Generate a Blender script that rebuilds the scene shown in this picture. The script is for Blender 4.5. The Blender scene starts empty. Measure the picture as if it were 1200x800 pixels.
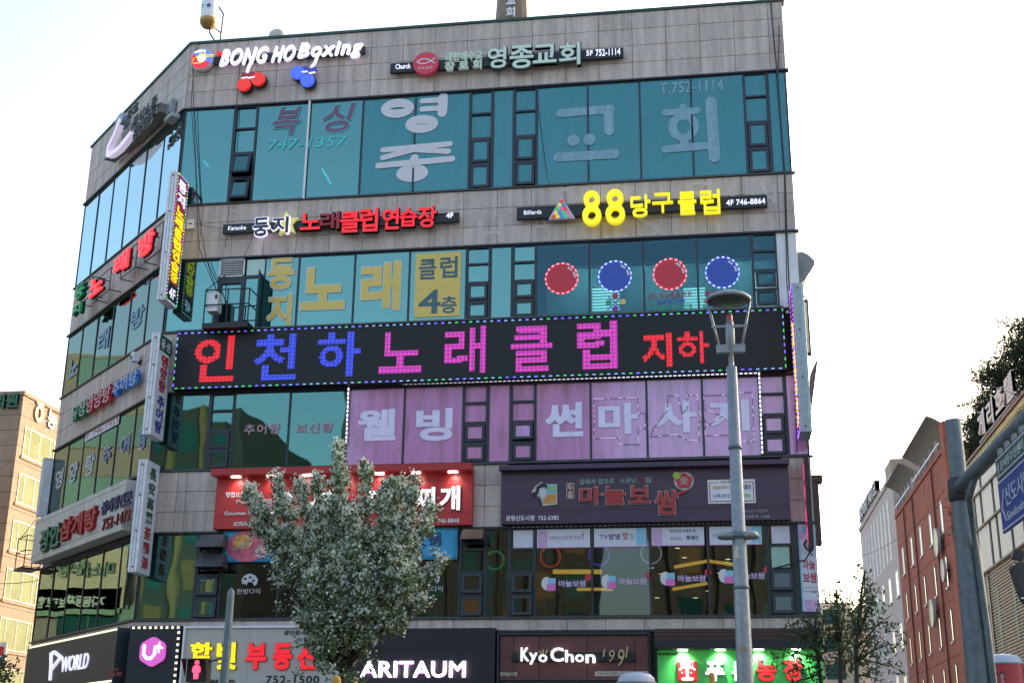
import bpy, math, random
import numpy as np
from mathutils import Vector, Matrix
random.seed(7); rng = np.random.default_rng(7)
SC = bpy.context.scene
COL = SC.collection

# ------------------------------------------------------------------ camera
FPX = 1524.53                       # focal length in pixels of the 1200 px wide photograph
PITCH, ROLL, YAW = math.radians(18.2125), math.radians(0.6122), math.radians(-8.7486)
CAM = np.array([16.0953, -35.2139, 1.6])
def ray(px, py):
    """direction of the sight line through a point of the photograph (used to survey the place)"""
    x, y = px - 600, py - 400
    c, s = math.cos(-ROLL), math.sin(-ROLL); x, y = c*x - s*y, s*x + c*y
    X, u = x/FPX, -y/FPX
    c, s = math.cos(PITCH), math.sin(PITCH); yy = c - s*u; z = s + c*u
    c, s = math.cos(-YAW), math.sin(-YAW)
    return np.array([c*X - s*yy, s*X + c*yy, z])
def project(P):
    d = np.array(P, float) - CAM
    c, s = math.cos(YAW), math.sin(YAW); x = c*d[0] - s*d[1]; y = s*d[0] + c*d[1]; z = d[2]
    c, s = math.cos(PITCH), math.sin(PITCH); dd = c*y + s*z; u = -s*y + c*z
    px, py = FPX*x/dd, -FPX*u/dd
    c, s = math.cos(ROLL), math.sin(ROLL)
    return 600 + c*px - s*py, 400 + s*px + c*py
cam = bpy.data.cameras.new('camera'); cam.sensor_width = 36; cam.lens = 36*FPX/1200
cam.clip_start = 0.1; cam.clip_end = 5000
co = bpy.data.objects.new('camera', cam); COL.objects.link(co); SC.camera = co
fw = Vector(ray(600, 400)).normalized(); r1 = Vector(ray(700, 400)).normalized(); u1 = Vector(ray(600, 300))
right = (Vector(ray(700, 400)) - Vector(ray(600, 400))).normalized(); up = right.cross(fw)
co.matrix_world = Matrix.Translation(Vector(CAM)) @ Matrix((right, up, -fw)).transposed().to_4x4()

# ------------------------------------------------------------------ light
SUN_AZ, SUN_EL = math.radians(36), math.radians(14)      # azimuth from +Y towards +X
w = bpy.data.worlds.new('World'); SC.world = w; w.use_nodes = True
nt = w.node_tree; bg = nt.nodes['Background']
sky = nt.nodes.new('ShaderNodeTexSky'); sky.sky_type = 'NISHITA'; sky.sun_disc = False
sky.sun_elevation = SUN_EL; sky.sun_rotation = SUN_AZ; sky.air_density = 0.9; sky.dust_density = 4.5; sky.ozone_density = 0.5
nt.links.new(sky.outputs[0], bg.inputs[0]); bg.inputs[1].default_value = 0.15
sl = bpy.data.lights.new('sun', 'SUN'); sl.energy = 2.0; sl.angle = math.radians(0.5); sl.color = (1, 0.80, 0.58)
so = bpy.data.objects.new('sun', sl); COL.objects.link(so)
sd_ = Vector((math.sin(SUN_AZ)*math.cos(SUN_EL), math.cos(SUN_AZ)*math.cos(SUN_EL), math.sin(SUN_EL)))
so.rotation_euler = sd_.to_track_quat('Z', 'Y').to_euler(); so.location = (40, 60, 60)
SC.view_settings.view_transform = 'Standard'; SC.view_settings.look = 'None'; SC.view_settings.gamma = 1
SC.view_settings.use_curve_mapping = False; SC.view_settings.exposure = 2.12
SC.cycles.max_bounces = 8; SC.cycles.transparent_max_bounces = 12

# ------------------------------------------------------------------ materials
def srgb(r, g, b):
    f = lambda c: ((c/255+0.055)/1.055)**2.4 if c > 10 else c/255/12.92
    return (f(r), f(g), f(b))
MATS = {}
def mat(name, col, rough=0.6, metal=0.0, emit=0.0, var=0.12, scale=6.0, bump=0.0, ecol=None, spec=0.5, streak=0.0, rnd=0.0, coat=0.0):
    if name in MATS: return MATS[name]
    m = bpy.data.materials.new(name); m.use_nodes = True; t = m.node_tree; p = t.nodes['Principled BSDF']
    p.inputs['Roughness'].default_value = rough; p.inputs['Metallic'].default_value = metal
    p.inputs['Specular IOR Level'].default_value = spec; p.inputs['Coat Weight'].default_value = coat
    geo = t.nodes.new('ShaderNodeNewGeometry')
    n = t.nodes.new('ShaderNodeTexNoise'); n.inputs['Scale'].default_value = scale; n.inputs['Detail'].default_value = 6
    t.links.new(geo.outputs['Position'], n.inputs['Vector'])
    mr = t.nodes.new('ShaderNodeMapRange'); mr.inputs[1].default_value = 0.3; mr.inputs[2].default_value = 0.7
    mr.inputs[3].default_value = 1-var; mr.inputs[4].default_value = 1+var; t.links.new(n.outputs[0], mr.inputs[0])
    fac = mr.outputs[0]
    def mul(a, b):
        k = t.nodes.new('ShaderNodeMath'); k.operation = 'MULTIPLY'; t.links.new(a, k.inputs[0]); t.links.new(b, k.inputs[1]); return k.outputs[0]
    if rnd:
        oi = t.nodes.new('ShaderNodeObjectInfo'); r = t.nodes.new('ShaderNodeMapRange'); r.inputs[3].default_value = 1-rnd; r.inputs[4].default_value = 1+rnd
        t.links.new(oi.outputs['Random'], r.inputs[0]); fac = mul(fac, r.outputs[0])
    if streak:
        mp = t.nodes.new('ShaderNodeMapping'); mp.inputs['Scale'].default_value = (2.2, 2.2, 0.22); t.links.new(geo.outputs['Position'], mp.inputs[0])
        n2 = t.nodes.new('ShaderNodeTexNoise'); n2.inputs['Scale'].default_value = 2.0; n2.inputs['Detail'].default_value = 5; t.links.new(mp.outputs[0], n2.inputs['Vector'])
        m2 = t.nodes.new('ShaderNodeMapRange'); m2.inputs[1].default_value = 0.35; m2.inputs[2].default_value = 0.75; m2.inputs[3].default_value = 1+streak*0.5; m2.inputs[4].default_value = 1-streak
        t.links.new(n2.outputs[0], m2.inputs[0]); fac = mul(fac, m2.outputs[0])
    vm = t.nodes.new('ShaderNodeVectorMath'); vm.operation = 'SCALE'; vm.inputs[0].default_value = col[:3]; t.links.new(fac, vm.inputs['Scale'])
    t.links.new(vm.outputs[0], p.inputs['Base Color'])
    if emit:
        emit *= 0.40
        p.inputs['Emission Color'].default_value = (*(ecol or col)[:3], 1); p.inputs['Emission Strength'].default_value = emit
    if bump:
        b = t.nodes.new('ShaderNodeBump'); b.inputs['Strength'].default_value = bump; b.inputs['Distance'].default_value = 0.02
        t.links.new(n.outputs[0], b.inputs['Height']); t.links.new(b.outputs[0], p.inputs['Normal'])
    MATS[name] = m; return m
def glass(name, tint, refl, fac, ripple=0.012, rough=0.015):
    """see-through glazing: tinted transmission with a strong coated reflection"""
    m = bpy.data.materials.new(name); m.use_nodes = True; t = m.node_tree; t.nodes.clear()
    out = t.nodes.new('ShaderNodeOutputMaterial'); mx = t.nodes.new('ShaderNodeMixShader')
    tr = t.nodes.new('ShaderNodeBsdfTransparent'); tr.inputs[0].default_value = (*tint, 1)
    gl = t.nodes.new('ShaderNodeBsdfGlossy'); gl.inputs[0].default_value = (*refl, 1); gl.inputs['Roughness'].default_value = rough
    lw = t.nodes.new('ShaderNodeLayerWeight'); lw.inputs[0].default_value = 0.35
    mr = t.nodes.new('ShaderNodeMapRange'); mr.inputs[3].default_value = fac; mr.inputs[4].default_value = min(1, fac+0.55)
    t.links.new(lw.outputs['Fresnel'], mr.inputs[0]); t.links.new(mr.outputs[0], mx.inputs[0])
    geo = t.nodes.new('ShaderNodeNewGeometry'); n = t.nodes.new('ShaderNodeTexNoise'); n.inputs['Scale'].default_value = 0.7; n.inputs['Detail'].default_value = 1
    t.links.new(geo.outputs['Position'], n.inputs['Vector'])
    b = t.nodes.new('ShaderNodeBump'); b.inputs['Strength'].default_value = 0.35; b.inputs['Distance'].default_value = ripple
    t.links.new(n.outputs[0], b.inputs['Height']); t.links.new(b.outputs[0], gl.inputs['Normal'])
    t.links.new(tr.outputs[0], mx.inputs[1]); t.links.new(gl.outputs[0], mx.inputs[2]); t.links.new(mx.outputs[0], out.inputs[0])
    MATS[name] = m; return m
def coated(name, col, refl, fac, grime=None, rough=0.03, ripple=0.012):
    """opaque filmed glazing: flat colour under a glass reflection, with optional grime"""
    m = bpy.data.materials.new(name); m.use_nodes = True; t = m.node_tree; t.nodes.clear()
    out = t.nodes.new('ShaderNodeOutputMaterial'); mx = t.nodes.new('ShaderNodeMixShader'); mx.inputs[0].default_value = fac
    df = t.nodes.new('ShaderNodeBsdfDiffuse'); gl = t.nodes.new('ShaderNodeBsdfGlossy'); gl.inputs[0].default_value = (*refl, 1); gl.inputs['Roughness'].default_value = rough
    geo = t.nodes.new('ShaderNodeNewGeometry'); mp = t.nodes.new('ShaderNodeMapping'); mp.inputs['Scale'].default_value = (3, 3, 0.5); t.links.new(geo.outputs['Position'], mp.inputs[0])
    n = t.nodes.new('ShaderNodeTexNoise'); n.inputs['Scale'].default_value = 1.4; n.inputs['Detail'].default_value = 7; t.links.new(mp.outputs[0], n.inputs['Vector'])
    cr = t.nodes.new('ShaderNodeMix'); cr.data_type = 'RGBA'
    g = grime or tuple(c*0.75 for c in col)
    cr.inputs[6].default_value = (*col, 1); cr.inputs[7].default_value = (*g, 1)
    mr = t.nodes.new('ShaderNodeMapRange'); mr.inputs[1].default_value = 0.45; mr.inputs[2].default_value = 0.8; t.links.new(n.outputs[0], mr.inputs[0])
    t.links.new(mr.outputs[0], cr.inputs[0]); t.links.new(cr.outputs[2], df.inputs[0])
    n3 = t.nodes.new('ShaderNodeTexNoise'); n3.inputs['Scale'].default_value = 0.7; t.links.new(geo.outputs['Position'], n3.inputs['Vector'])
    b = t.nodes.new('ShaderNodeBump'); b.inputs['Strength'].default_value = 0.35; b.inputs['Distance'].default_value = ripple; t.links.new(n3.outputs[0], b.inputs['Height']); t.links.new(b.outputs[0], gl.inputs['Normal'])
    t.links.new(df.outputs[0], mx.inputs[1]); t.links.new(gl.outputs[0], mx.inputs[2]); t.links.new(mx.outputs[0], out.inputs[0])
    MATS[name] = m; return m
def lit(name, col, s=1.0): return mat(name, col, rough=0.5, emit=s, var=0.04)

M_tile = mat('granite tile', (0.50, 0.42, 0.375), 0.75, var=0.10, scale=9, bump=0.15, streak=0.30, rnd=0.07)
M_joint = mat('dark joint', (0.05, 0.045, 0.045), 0.9)
M_frame = mat('dark window frame', (0.016, 0.020, 0.032), 0.45)
M_flash = mat('metal flashing', (0.05, 0.055, 0.06), 0.5, streak=0.2)
M_coping = mat('green coping', (0.02, 0.07, 0.06), 0.5)
M_plaster = mat('interior plaster', (0.42, 0.42, 0.40), 0.8)
M_dark = mat('dark paint', (0.02, 0.022, 0.026), 0.5)
M_board = mat('charcoal board', (0.006, 0.007, 0.010), 0.5, var=0.05)
M_white = mat('white paint', (0.72, 0.72, 0.74), 0.45, var=0.05, streak=0.08)
M_whitelit = lit('lit white letter', (0.82, 0.80, 0.95), 0.42)
M_silver = mat('grey steel', (0.30, 0.32, 0.34), 0.45, metal=0.3, var=0.1, scale=20)
M_redlit = lit('lit red letter', (0.60, 0.010, 0.018), 0.62)
M_neon = lit('red neon', (1.0, 0.03, 0.04), 1.1)
M_greenneon = mat('green neon letter', (0.01, 0.30, 0.10), 0.4, emit=0.08)
M_yellowlit = lit('lit yellow letter', (0.80, 0.66, 0.01), 0.50)
M_red = mat('red paint', (0.42, 0.02, 0.02), 0.45, var=0.08)
M_dred = mat('dark red paint', (0.20, 0.012, 0.02), 0.5)
M_green = mat('green paint', (0.01, 0.09, 0.05), 0.5)
M_blue = mat('blue paint', (0.03, 0.12, 0.36), 0.5)
M_navy = mat('navy paint', (0.02, 0.03, 0.13), 0.5)
M_black = mat('black paint', (0.01, 0.01, 0.012), 0.5)
M_cable = mat('cable rubber', (0.02, 0.02, 0.022), 0.6)
G_teal = glass('teal glass', (0.05, 0.22, 0.25), (0.17, 0.365, 0.34), 0.52)
G_teal4 = glass('lighter teal glass', (0.06, 0.30, 0.30), (0.19, 0.385, 0.345), 0.52)
G_bill = glass('billiard hall glass', (0.36, 0.55, 0.56), (0.09, 0.17, 0.20), 0.28)
G_clear = glass('grey glass', (0.42, 0.46, 0.42), (0.30, 0.34, 0.33), 0.14)
G_side = glass('teal side glass', (0.05, 0.24, 0.22), (0.35, 0.48, 0.43), 0.50)
G_teal3 = glass('dark green glass', (0.05, 0.20, 0.20), (0.125, 0.27, 0.245), 0.50)
G_side5 = glass('upper side glass', (0.05, 0.24, 0.22), (0.66, 0.90, 0.94), 0.72)
G_film = coated('teal filmed glass', (0.026, 0.140, 0.150), (0.22, 0.46, 0.48), 0.22)
G_pink = coated('pink filmed glass', (0.58, 0.25, 0.51), (0.8, 0.8, 0.9), 0.10, grime=(0.33, 0.15, 0.24), rough=0.1)

# ------------------------------------------------------------------ mesh helpers
def tag(o, label=None, cat=None, group=None, kind=None):
    if label: o['label'] = label
    if cat: o['category'] = cat
    if group: o['group'] = group
    if kind: o['kind'] = kind
    return o
def mk(name, verts, faces, m, parent=None, smooth=False, loc=None):
    me = bpy.data.meshes.new(name); me.from_pydata([tuple(map(float, v)) for v in verts], [], faces); me.materials.append(m)
    if smooth: me.polygons.foreach_set('use_smooth', [True]*len(me.polygons))
    o = bpy.data.objects.new(name, me); COL.objects.link(o)
    if parent: o.parent = parent
    if loc is not None: o.location = loc
    return o
def empty(name, loc=(0, 0, 0), rot=None, label=None, cat=None, group=None):
    o = bpy.data.objects.new(name, None); COL.objects.link(o); o.empty_display_size = 0.2
    o.matrix_world = Matrix.Translation(Vector(loc)) @ (rot.to_4x4() if rot else Matrix.Identity(4))
    return tag(o, label, cat, group)
class MB:
    def __init__(s): s.v = []; s.f = []
    def add(s, v, f):
        n = len(s.v); s.v += [tuple(map(float, p)) for p in v]; s.f += [tuple(i+n for i in q) for q in f]; return s
    def box(s, x0, x1, y0, y1, z0, z1, M=None):
        v = [(x0, y0, z0), (x1, y0, z0), (x1, y1, z0), (x0, y1, z0), (x0, y0, z1), (x1, y0, z1), (x1, y1, z1), (x0, y1, z1)]
        if M is not None: v = [M(p) for p in v]
        return s.add(v, [(0, 3, 2, 1), (4, 5, 6, 7), (0, 1, 5, 4), (1, 2, 6, 5), (2, 3, 7, 6), (3, 0, 4, 7)])
    def prism(s, pts, w0, w1, M=None):
        n = len(pts); v = [(p[0], p[1], w0) for p in pts] + [(p[0], p[1], w1) for p in pts]
        if M is not None: v = [M(p) for p in v]
        return s.add(v, [tuple(range(n-1, -1, -1)), tuple(range(n, 2*n))] + [(i, (i+1) % n, (i+1) % n+n, i+n) for i in range(n)])
    def tube(s, pts, rad, n=8, cap=True):
        pts = [Vector(p) for p in pts]; rs = rad if isinstance(rad, (list, tuple)) else [rad]*len(pts); base = len(s.v)
        for i, p in enumerate(pts):
            d = (pts[min(i+1, len(pts)-1)] - pts[max(i-1, 0)]).normalized()
            a = d.cross(Vector((0, 0, 1)) if abs(d.z) < 0.9 else Vector((1, 0, 0))).normalized(); b = d.cross(a)
            for k in range(n):
                t = 2*math.pi*k/n; q = p + (a*math.cos(t) + b*math.sin(t))*rs[i]; s.v.append(tuple(q))
        for i in range(len(pts)-1):
            for k in range(n):
                s.f.append((base+i*n+k, base+i*n+(k+1) % n, base+(i+1)*n+(k+1) % n, base+(i+1)*n+k))
        if cap:
            s.f.append(tuple(base+k for k in range(n-1, -1, -1))); s.f.append(tuple(base+(len(pts)-1)*n+k for k in range(n)))
        return s
    def lathe(s, prof, c, n=24):
        base = len(s.v)
        for r, z in prof:
            for k in range(n):
                t = 2*math.pi*k/n; s.v.append((c[0]+r*math.cos(t), c[1]+r*math.sin(t), c[2]+z))
        for i in range(len(prof)-1):
            for k in range(n):
                s.f.append((base+i*n+k, base+i*n+(k+1) % n, base+(i+1)*n+(k+1) % n, base+(i+1)*n+k))
        return s
    def build(s, name, m, parent=None, smooth=False, kind=None, label=None, loc=None):
        o = mk(name, s.v, s.f, m, parent, smooth, loc)
        if kind: o['kind'] = kind
        if label: o['label'] = label
        return o
# ---- glyph meshes
_gl = {}
def _glyph0(s, off):
    k = ('raw', s, off)
    if k in _gl: return _gl[k]
    cu = bpy.data.curves.new('t', 'FONT'); cu.body = s; cu.resolution_u = 3; cu.offset = off; cu.fill_mode = 'BOTH'; cu.extrude = 0.5
    ob = bpy.data.objects.new('t', cu); me = ob.to_mesh()
    v = np.array([x.co[:] for x in me.vertices]) if len(me.vertices) else np.zeros((0, 3)); f = [tuple(p.vertices) for p in me.polygons]
    ob.to_mesh_clear(); bpy.data.objects.remove(ob); bpy.data.curves.remove(cu)
    _gl[k] = (v, f); return v, f
def _glyph(s, bold):
    """strokes are thickened by a small curve offset, then by laying slightly shifted copies over each other"""
    bold = min(bold, 0.02)*0.8 if s.isascii() else bold*0.74
    k = (s, round(bold, 3))
    if k in _gl: return _gl[k]
    lat = s.isascii(); v, f = _glyph0(s, 0.0 if lat else min(bold, 0.022)); e = bold if lat else (bold-0.022)*0.9
    if e > 0.004 and len(v):
        V, F = [], []
        for i, (dx, dy) in enumerate(((0, 0), (1, 1), (-1, 1), (1, -1), (-1, -1))):
            q = v.copy(); q[:, 0] += dx*e; q[:, 1] += dy*e; q[:, 2] -= 0.03*i*(q[:, 2] > 0); F += [tuple(j+i*len(v) for j in t) for t in f]; V.append(q)
        v, f = np.concatenate(V), F
    _gl[k] = (v, f); return v, f
_ad = {}
def adv(c):
    if c not in _ad:
        a = _glyph('|'+c+'|', 0.0)[0]; b = _glyph('||', 0.0)[0]
        _ad[c] = (a[:, 0].max()-a[:, 0].min()) - (b[:, 0].max()-b[:, 0].min())
    return _ad[c]

def onY(px, py, Y):
    r = ray(px, py); t = (Y-CAM[1])/r[1]; return CAM+t*r
class Plane:
    """a vertical plane; u runs to the viewer's right, v up, w out of it"""
    def __init__(s, o, ux, n): s.o = np.array(o, float); s.ux = np.array(ux, float); s.n = np.array(n, float)
    def rot(s): return Matrix((s.ux, (0, 0, 1), s.n)).transposed()
    def pt(s, u, v, w=0): return s.o + s.ux*u + np.array([0, 0, v]) + s.n*w
    def P(s, q): return tuple(s.pt(*q))
    def uv(s, px, py, w=0):
        r = ray(px, py); t = ((s.o + s.n*w - CAM)@s.n)/(r@s.n); q = CAM + t*r; return (q-s.o)@s.ux, q[2]
    def rect(s, xl, yt, yb, xr, w=0):
        u0, v1 = s.uv(xl, yt, w); _, v0 = s.uv(xl, yb, w); vm = (v0+v1)/2
        a, b = u0, u0+60
        for _ in range(50):
            c = (a+b)/2
            if project(s.pt(c, vm, w))[0] < xr: a = c
            else: b = c
        return u0, a, v0, v1
PHI = 0.78586
FR = Plane((0, 0, 0), (1, 0, 0), (0, -1, 0))
LF = Plane((0, 0, 0), (math.cos(PHI), -math.sin(PHI), 0), (-math.sin(PHI), -math.cos(PHI), 0))   # u is negative on the left face

class Sign:
    """one top-level sign; its parts are meshes in the sign's own frame"""
    def __init__(s, name, pl, r, label, cat='sign', group=None):
        s.pl = pl; s.u, s.v = r; s.root = empty(name, pl.pt(s.u, s.v, 0), pl.rot(), label, cat, group)
    def uv(s, px, py, w=0): u, v = s.pl.uv(px, py, w); return u-s.u, v-s.v
    def R(s, r, w=0):
        """(x0,y0,x1,y1): top-left and bottom-right corner pixels -> u0,u1,v0,v1"""
        u0, v1 = s.uv(r[0], r[1], w); u1, v0 = s.uv(r[2], r[3], w); return u0, u1, v0, v1
    def L(s, r, w=0):
        """(xl, ytop, ybottom, xr) measured along the left edge"""
        u0, u1, v0, v1 = s.pl.rect(*r, w); return u0-s.u, u1-s.u, v0-s.v, v1-s.v
    def box(s, name, q, w0, w1, m, bev=0.0, **k):
        o = MB().box(q[0], q[1], q[2], q[3], w0, w1).build(name, m, s.root, **k)
        if bev:
            b = o.modifiers.new('bevel', 'BEVEL'); b.width = bev; b.segments = 2
        return o
    def poly(s, name, pts, w0, w1, m, **k): return MB().prism(pts, w0, w1).build(name, m, s.root, **k)
    def disc(s, name, c, rx, ry, w0, w1, m, n=28, **k):
        return s.poly(name, [(c[0]+rx*math.cos(2*math.pi*i/n), c[1]+ry*math.sin(2*math.pi*i/n)) for i in range(n)], w0, w1, m, **k)
    def ring(s, name, c, rx, ry, th, w0, w1, m, n=28, **k):
        b = MB(); A = [(c[0]+rx*math.cos(2*math.pi*i/n), c[1]+ry*math.sin(2*math.pi*i/n)) for i in range(n)]
        B = [(c[0]+(rx-th)*math.cos(2*math.pi*i/n), c[1]+(ry-th)*math.sin(2*math.pi*i/n)) for i in range(n)]
        v = [(*p, w1) for p in A]+[(*p, w1) for p in B]+[(*p, w0) for p in A]+[(*p, w0) for p in B]
        f = []
        for i in range(n):
            j = (i+1) % n; f += [(i, j, n+j, n+i), (2*n+i, 3*n+i, 3*n+j, 2*n+j), (i, 2*n+i, 2*n+j, j), (n+i, n+j, 3*n+j, 3*n+i)]
        return b.add(v, f).build(name, m, s.root, **k)
    def stroke(s, name, pts, th, w0, w1, m, **k):
        """rounded brush stroke along a polyline"""
        b = MB()
        for (x0, y0), (x1, y1) in zip(pts[:-1], pts[1:]):
            a = math.atan2(y1-y0, x1-x0); r = th/2; P = []
            for i in range(9): t = a+math.pi/2+math.pi*i/8; P.append((x0+r*math.cos(t), y0+r*math.sin(t)))
            for i in range(9): t = a-math.pi/2+math.pi*i/8; P.append((x1+r*math.cos(t), y1+r*math.sin(t)))
            b.prism(P, w0, w1+0.0007*(len(b.v)//36))
        return b.build(name, m, s.root, **k)
    def glyph(s, c, q, w0, w1, m, bold=0.0, shear=0.0, name='letter', sub=None, grow=0.0):
        v, f = _glyph(c, bold)
        if not len(v): return None
        lo, hi = v.min(0), v.max(0); d = np.maximum(hi-lo, 1e-6)
        x = (v[:, 0]-lo[0])/d[0]; y = (v[:, 1]-lo[1])/d[1]; z = v[:, 2]+0.5
        X = q[0]-grow+x*(q[1]-q[0]+2*grow); Y = q[2]-grow+y*(q[3]-q[2]+2*grow); X = X+shear*(Y-q[2]); Z = w0+z*(w1-w0)
        return mk(name, np.stack([X, Y, Z], 1), f, m, sub or s.root)
    def text(s, txt, q, w0, w1, m, bold=0.0, shear=0.0, one=False, edge=None, ew=0.03, gap=0.0):
        """a line of writing fitted to a rectangle, one mesh per letter (or one part when small)"""
        u0, u1, v0, v1 = q; vis = txt.replace(' ', '')
        A = np.concatenate([_glyph(c, bold)[0] for c in vis]); ylo, yhi = A[:, 1].min(), A[:, 1].max()
        wd = [adv(c)+gap+(1.2*bold if c.isascii() else 0) for c in txt]; tot = sum(wd)
        f0 = _glyph(txt[0], bold)[0][:, 0].min(); l = _glyph(txt[-1], bold)[0]; tot2 = tot - wd[-1] + l[:, 0].max() - f0
        kx = (u1-u0)/tot2; ky = (v1-v0)/(yhi-ylo); x = -f0; objs = []; V = []; Fc = []
        for c, a in zip(txt, wd):
            if c != ' ':
                v, f = _glyph(c, bold)
                X = u0+(x+v[:, 0])*kx; Y = v0+(v[:, 1]-ylo)*ky; X = X+shear*(Y-v0); Z = w0+(v[:, 2]+0.5)*(w1-w0)
                P = np.stack([X, Y, Z], 1)
                if one:
                    Fc += [tuple(i+len(V) for i in q_) for q_ in f]; V += list(map(tuple, P))
                else:
                    o = mk('letter', P, f, m, s.root); objs.append(o)
                    if edge:
                        v2, f2 = _glyph(c, bold+ew); X = u0+(x+v2[:, 0])*kx; Y = v0+(v2[:, 1]-ylo)*ky; X = X+shear*(Y-v0)
                        mk('letter_border', np.stack([X, Y, w0-0.02+(v2[:, 2]+0.5)*(w1-w0)*0.6], 1), f2, edge, o)
            x += a
        if one:
            o = mk('lettering', V, Fc, m, s.root); o['kind'] = 'stuff'; return o
        return objs
    def dots(s, pts, n, size, w0, w1, mats, name='light_string', per=None):
        """small lamps strung evenly along a polyline"""
        P = [np.array(p) for p in pts]; L = [np.linalg.norm(b-a) for a, b in zip(P[:-1], P[1:])]; T = sum(L)
        if n is None: n = int(T/per)
        B = [MB() for _ in mats]
        for i in range(n):
            d = T*(i+0.5)/n; k = 0
            while k < len(L)-1 and d > L[k]: d -= L[k]; k += 1
            t = (P[k+1]-P[k])/max(L[k], 1e-6); c = P[k]+t*d; nn = np.array([-t[1], t[0]])
            a, b_ = size[0]/2, size[1]/2
            q = [c-t*a-nn*b_, c+t*a-nn*b_, c+t*a+nn*b_, c-t*a+nn*b_]
            B[i % len(mats) if len(mats) < 3 else int(rng.integers(len(mats)))].prism(q, w0, w1)
        for b, m in zip(B, mats):
            if b.v: b.build(name, m, s.root, kind='stuff')
def S1(name, pl, px, py, label, cat='sign', group=None): return Sign(name, pl, pl.uv(px, py), label, cat, group)
#@@BODY
# ------------------------------------------------------------------ ground, street
def struct(name, b, m): return b.build(name, m, kind='structure')
M_ground = mat('earth', (0.11, 0.10, 0.08), 0.9, scale=0.4); M_asph = mat('asphalt', (0.05, 0.05, 0.052), 0.85, scale=30, bump=0.2)
M_pave = mat('paving', (0.24, 0.22, 0.20), 0.8, scale=10, bump=0.1); M_kerb = mat('kerb stone', (0.30, 0.30, 0.29), 0.8)
M_line = mat('road paint', (0.7, 0.7, 0.68), 0.6)
struct('ground', MB().box(-1500, 1500, -1500, 1500, -0.4, -0.02), M_ground)
struct('road', MB().box(-300, 300, -30, -8, -0.019, 0.0).box(21.5, 29.5, -8, 300, -0.019, 0.0).box(-31, -14, -8, 300, -0.019, 0.0), M_asph)
struct('pavement', MB().box(-14, 21.3, -7.8, 90, -0.019, 0.13).box(-300, 300, -60, -30.2, -0.019, 0.13).box(29.7, 300, -7.8, 300, -0.019, 0.13).box(-300, -31.2, -7.8, 300, -0.019, 0.13), M_pave)
struct('kerb', MB().box(-14, 21.5, -8, -7.8, -0.019, 0.135).box(21.3, 21.5, -7.8, 90, -0.019, 0.135).box(-300, 300, -30.2, -30, -0.019, 0.135).box(29.5, 29.7, -8, 300, -0.019, 0.135).box(-31.2, -31, -8, 300, -0.019, 0.135), M_kerb)
lm = MB()
for i in range(-20, 21): lm.box(i*6, i*6+3, -19.08, -18.92, 0.0, 0.004)
for i in range(14): lm.box(-13.5+i*0.9, -13.05+i*0.9, -14, -9, 0.0, 0.004) if i < 0 else lm.box(22.2, 24.8, -7+i*0.9, -6.6+i*0.9, 0.0, 0.004)
o = struct('road_markings', lm, M_line)

# ------------------------------------------------------------------ main building
LW = 9.343; W = 18.9; ZT = 23.94
LE = np.array([-LW*math.cos(PHI), LW*math.sin(PHI)])
BLD = empty('commercial_building', (6, 6, 0), None, 'five storey corner commercial building of grey granite and teal glass covered in signs', 'building')
BI = BLD.matrix_world.inverted()
_cache = {}
def part(name, b, m, parent=None, **k):
    off = Vector((6, 6, 0)); b.v = [(x-6, y-6, z) for x, y, z in b.v]
    o = b.build(name, m, parent or BLD, **k); return o
BANDS = [(21.56, 23.90, 4), (16.36, 18.14, 3), (12.12, 13.97, 3), (7.96, 9.72, 3), (5.16, 5.46, 1)]
foot = [(0.10, 0.30), (18.60, 0.30), (18.60, 14.7), (-6.2, 14.7), (-6.2, LE[1]+0.25), (LE[0]+0.35, LE[1]+0.02)]
for z0, z1, _ in BANDS: part('floor_slab', MB().prism(foot, z0+0.02, z1-0.02), M_joint)
part('wall', MB().box(18.60, 18.87, 0.04, 15, 0.14, 23.88).box(-6.60, 18.6, 14.72, 15, 0.14, 23.88).box(-6.60, -6.25, LE[1]+0.15, 14.7, 0.14, 23.88), mat('side wall granite', (0.33, 0.30, 0.29), 0.8, streak=0.2))
part('interior_wall', MB().box(-3, 18.58, 6.5, 6.7, 0.2, 21.5), M_plaster)
part('roof', MB().prism(foot, 23.60, 23.75), M_joint)
# granite facing, stone by stone
tilecache = {}
def stone(pl, u0, u1, v0, v1, w0=-0.05, w1=0.0, m=None):
    key = (pl is FR, round(u1-u0, 3), round(v1-v0, 3))
    if key not in tilecache:
        g = 0.006; b = MB(); a, c = (u1-u0)/2-g, (v1-v0)/2-g
        e = 0.006
        v = [(-a, -c, w0), (a, -c, w0), (a, c, w0), (-a, c, w0), (-a, -c, w1-e), (a, -c, w1-e), (a, c, w1-e), (-a, c, w1-e), (-a+e, -c+e, w1), (a-e, -c+e, w1), (a-e, c-e, w1), (-a+e, c-e, w1)]
        f = [(0, 1, 5, 4), (1, 2, 6, 5), (2, 3, 7, 6), (3, 0, 4, 7), (4, 5, 9, 8), (5, 6, 10, 9), (6, 7, 11, 10), (7, 4, 8, 11), (8, 9, 10, 11), (3, 2, 1, 0)]
        me = bpy.data.meshes.new('stone_panel'); me.from_pydata(v, [], f); me.materials.append(m or M_tile); tilecache[key] = me
    o = bpy.data.objects.new('stone_panel', tilecache[key]); COL.objects.link(o); o.parent = BLD
    p = pl.pt((u0+u1)/2, (v0+v1)/2, rng.uniform(-0.003, 0.003)); o.matrix_local = BI @ Matrix.Translation(Vector(p)) @ pl.rot().to_4x4()
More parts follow.
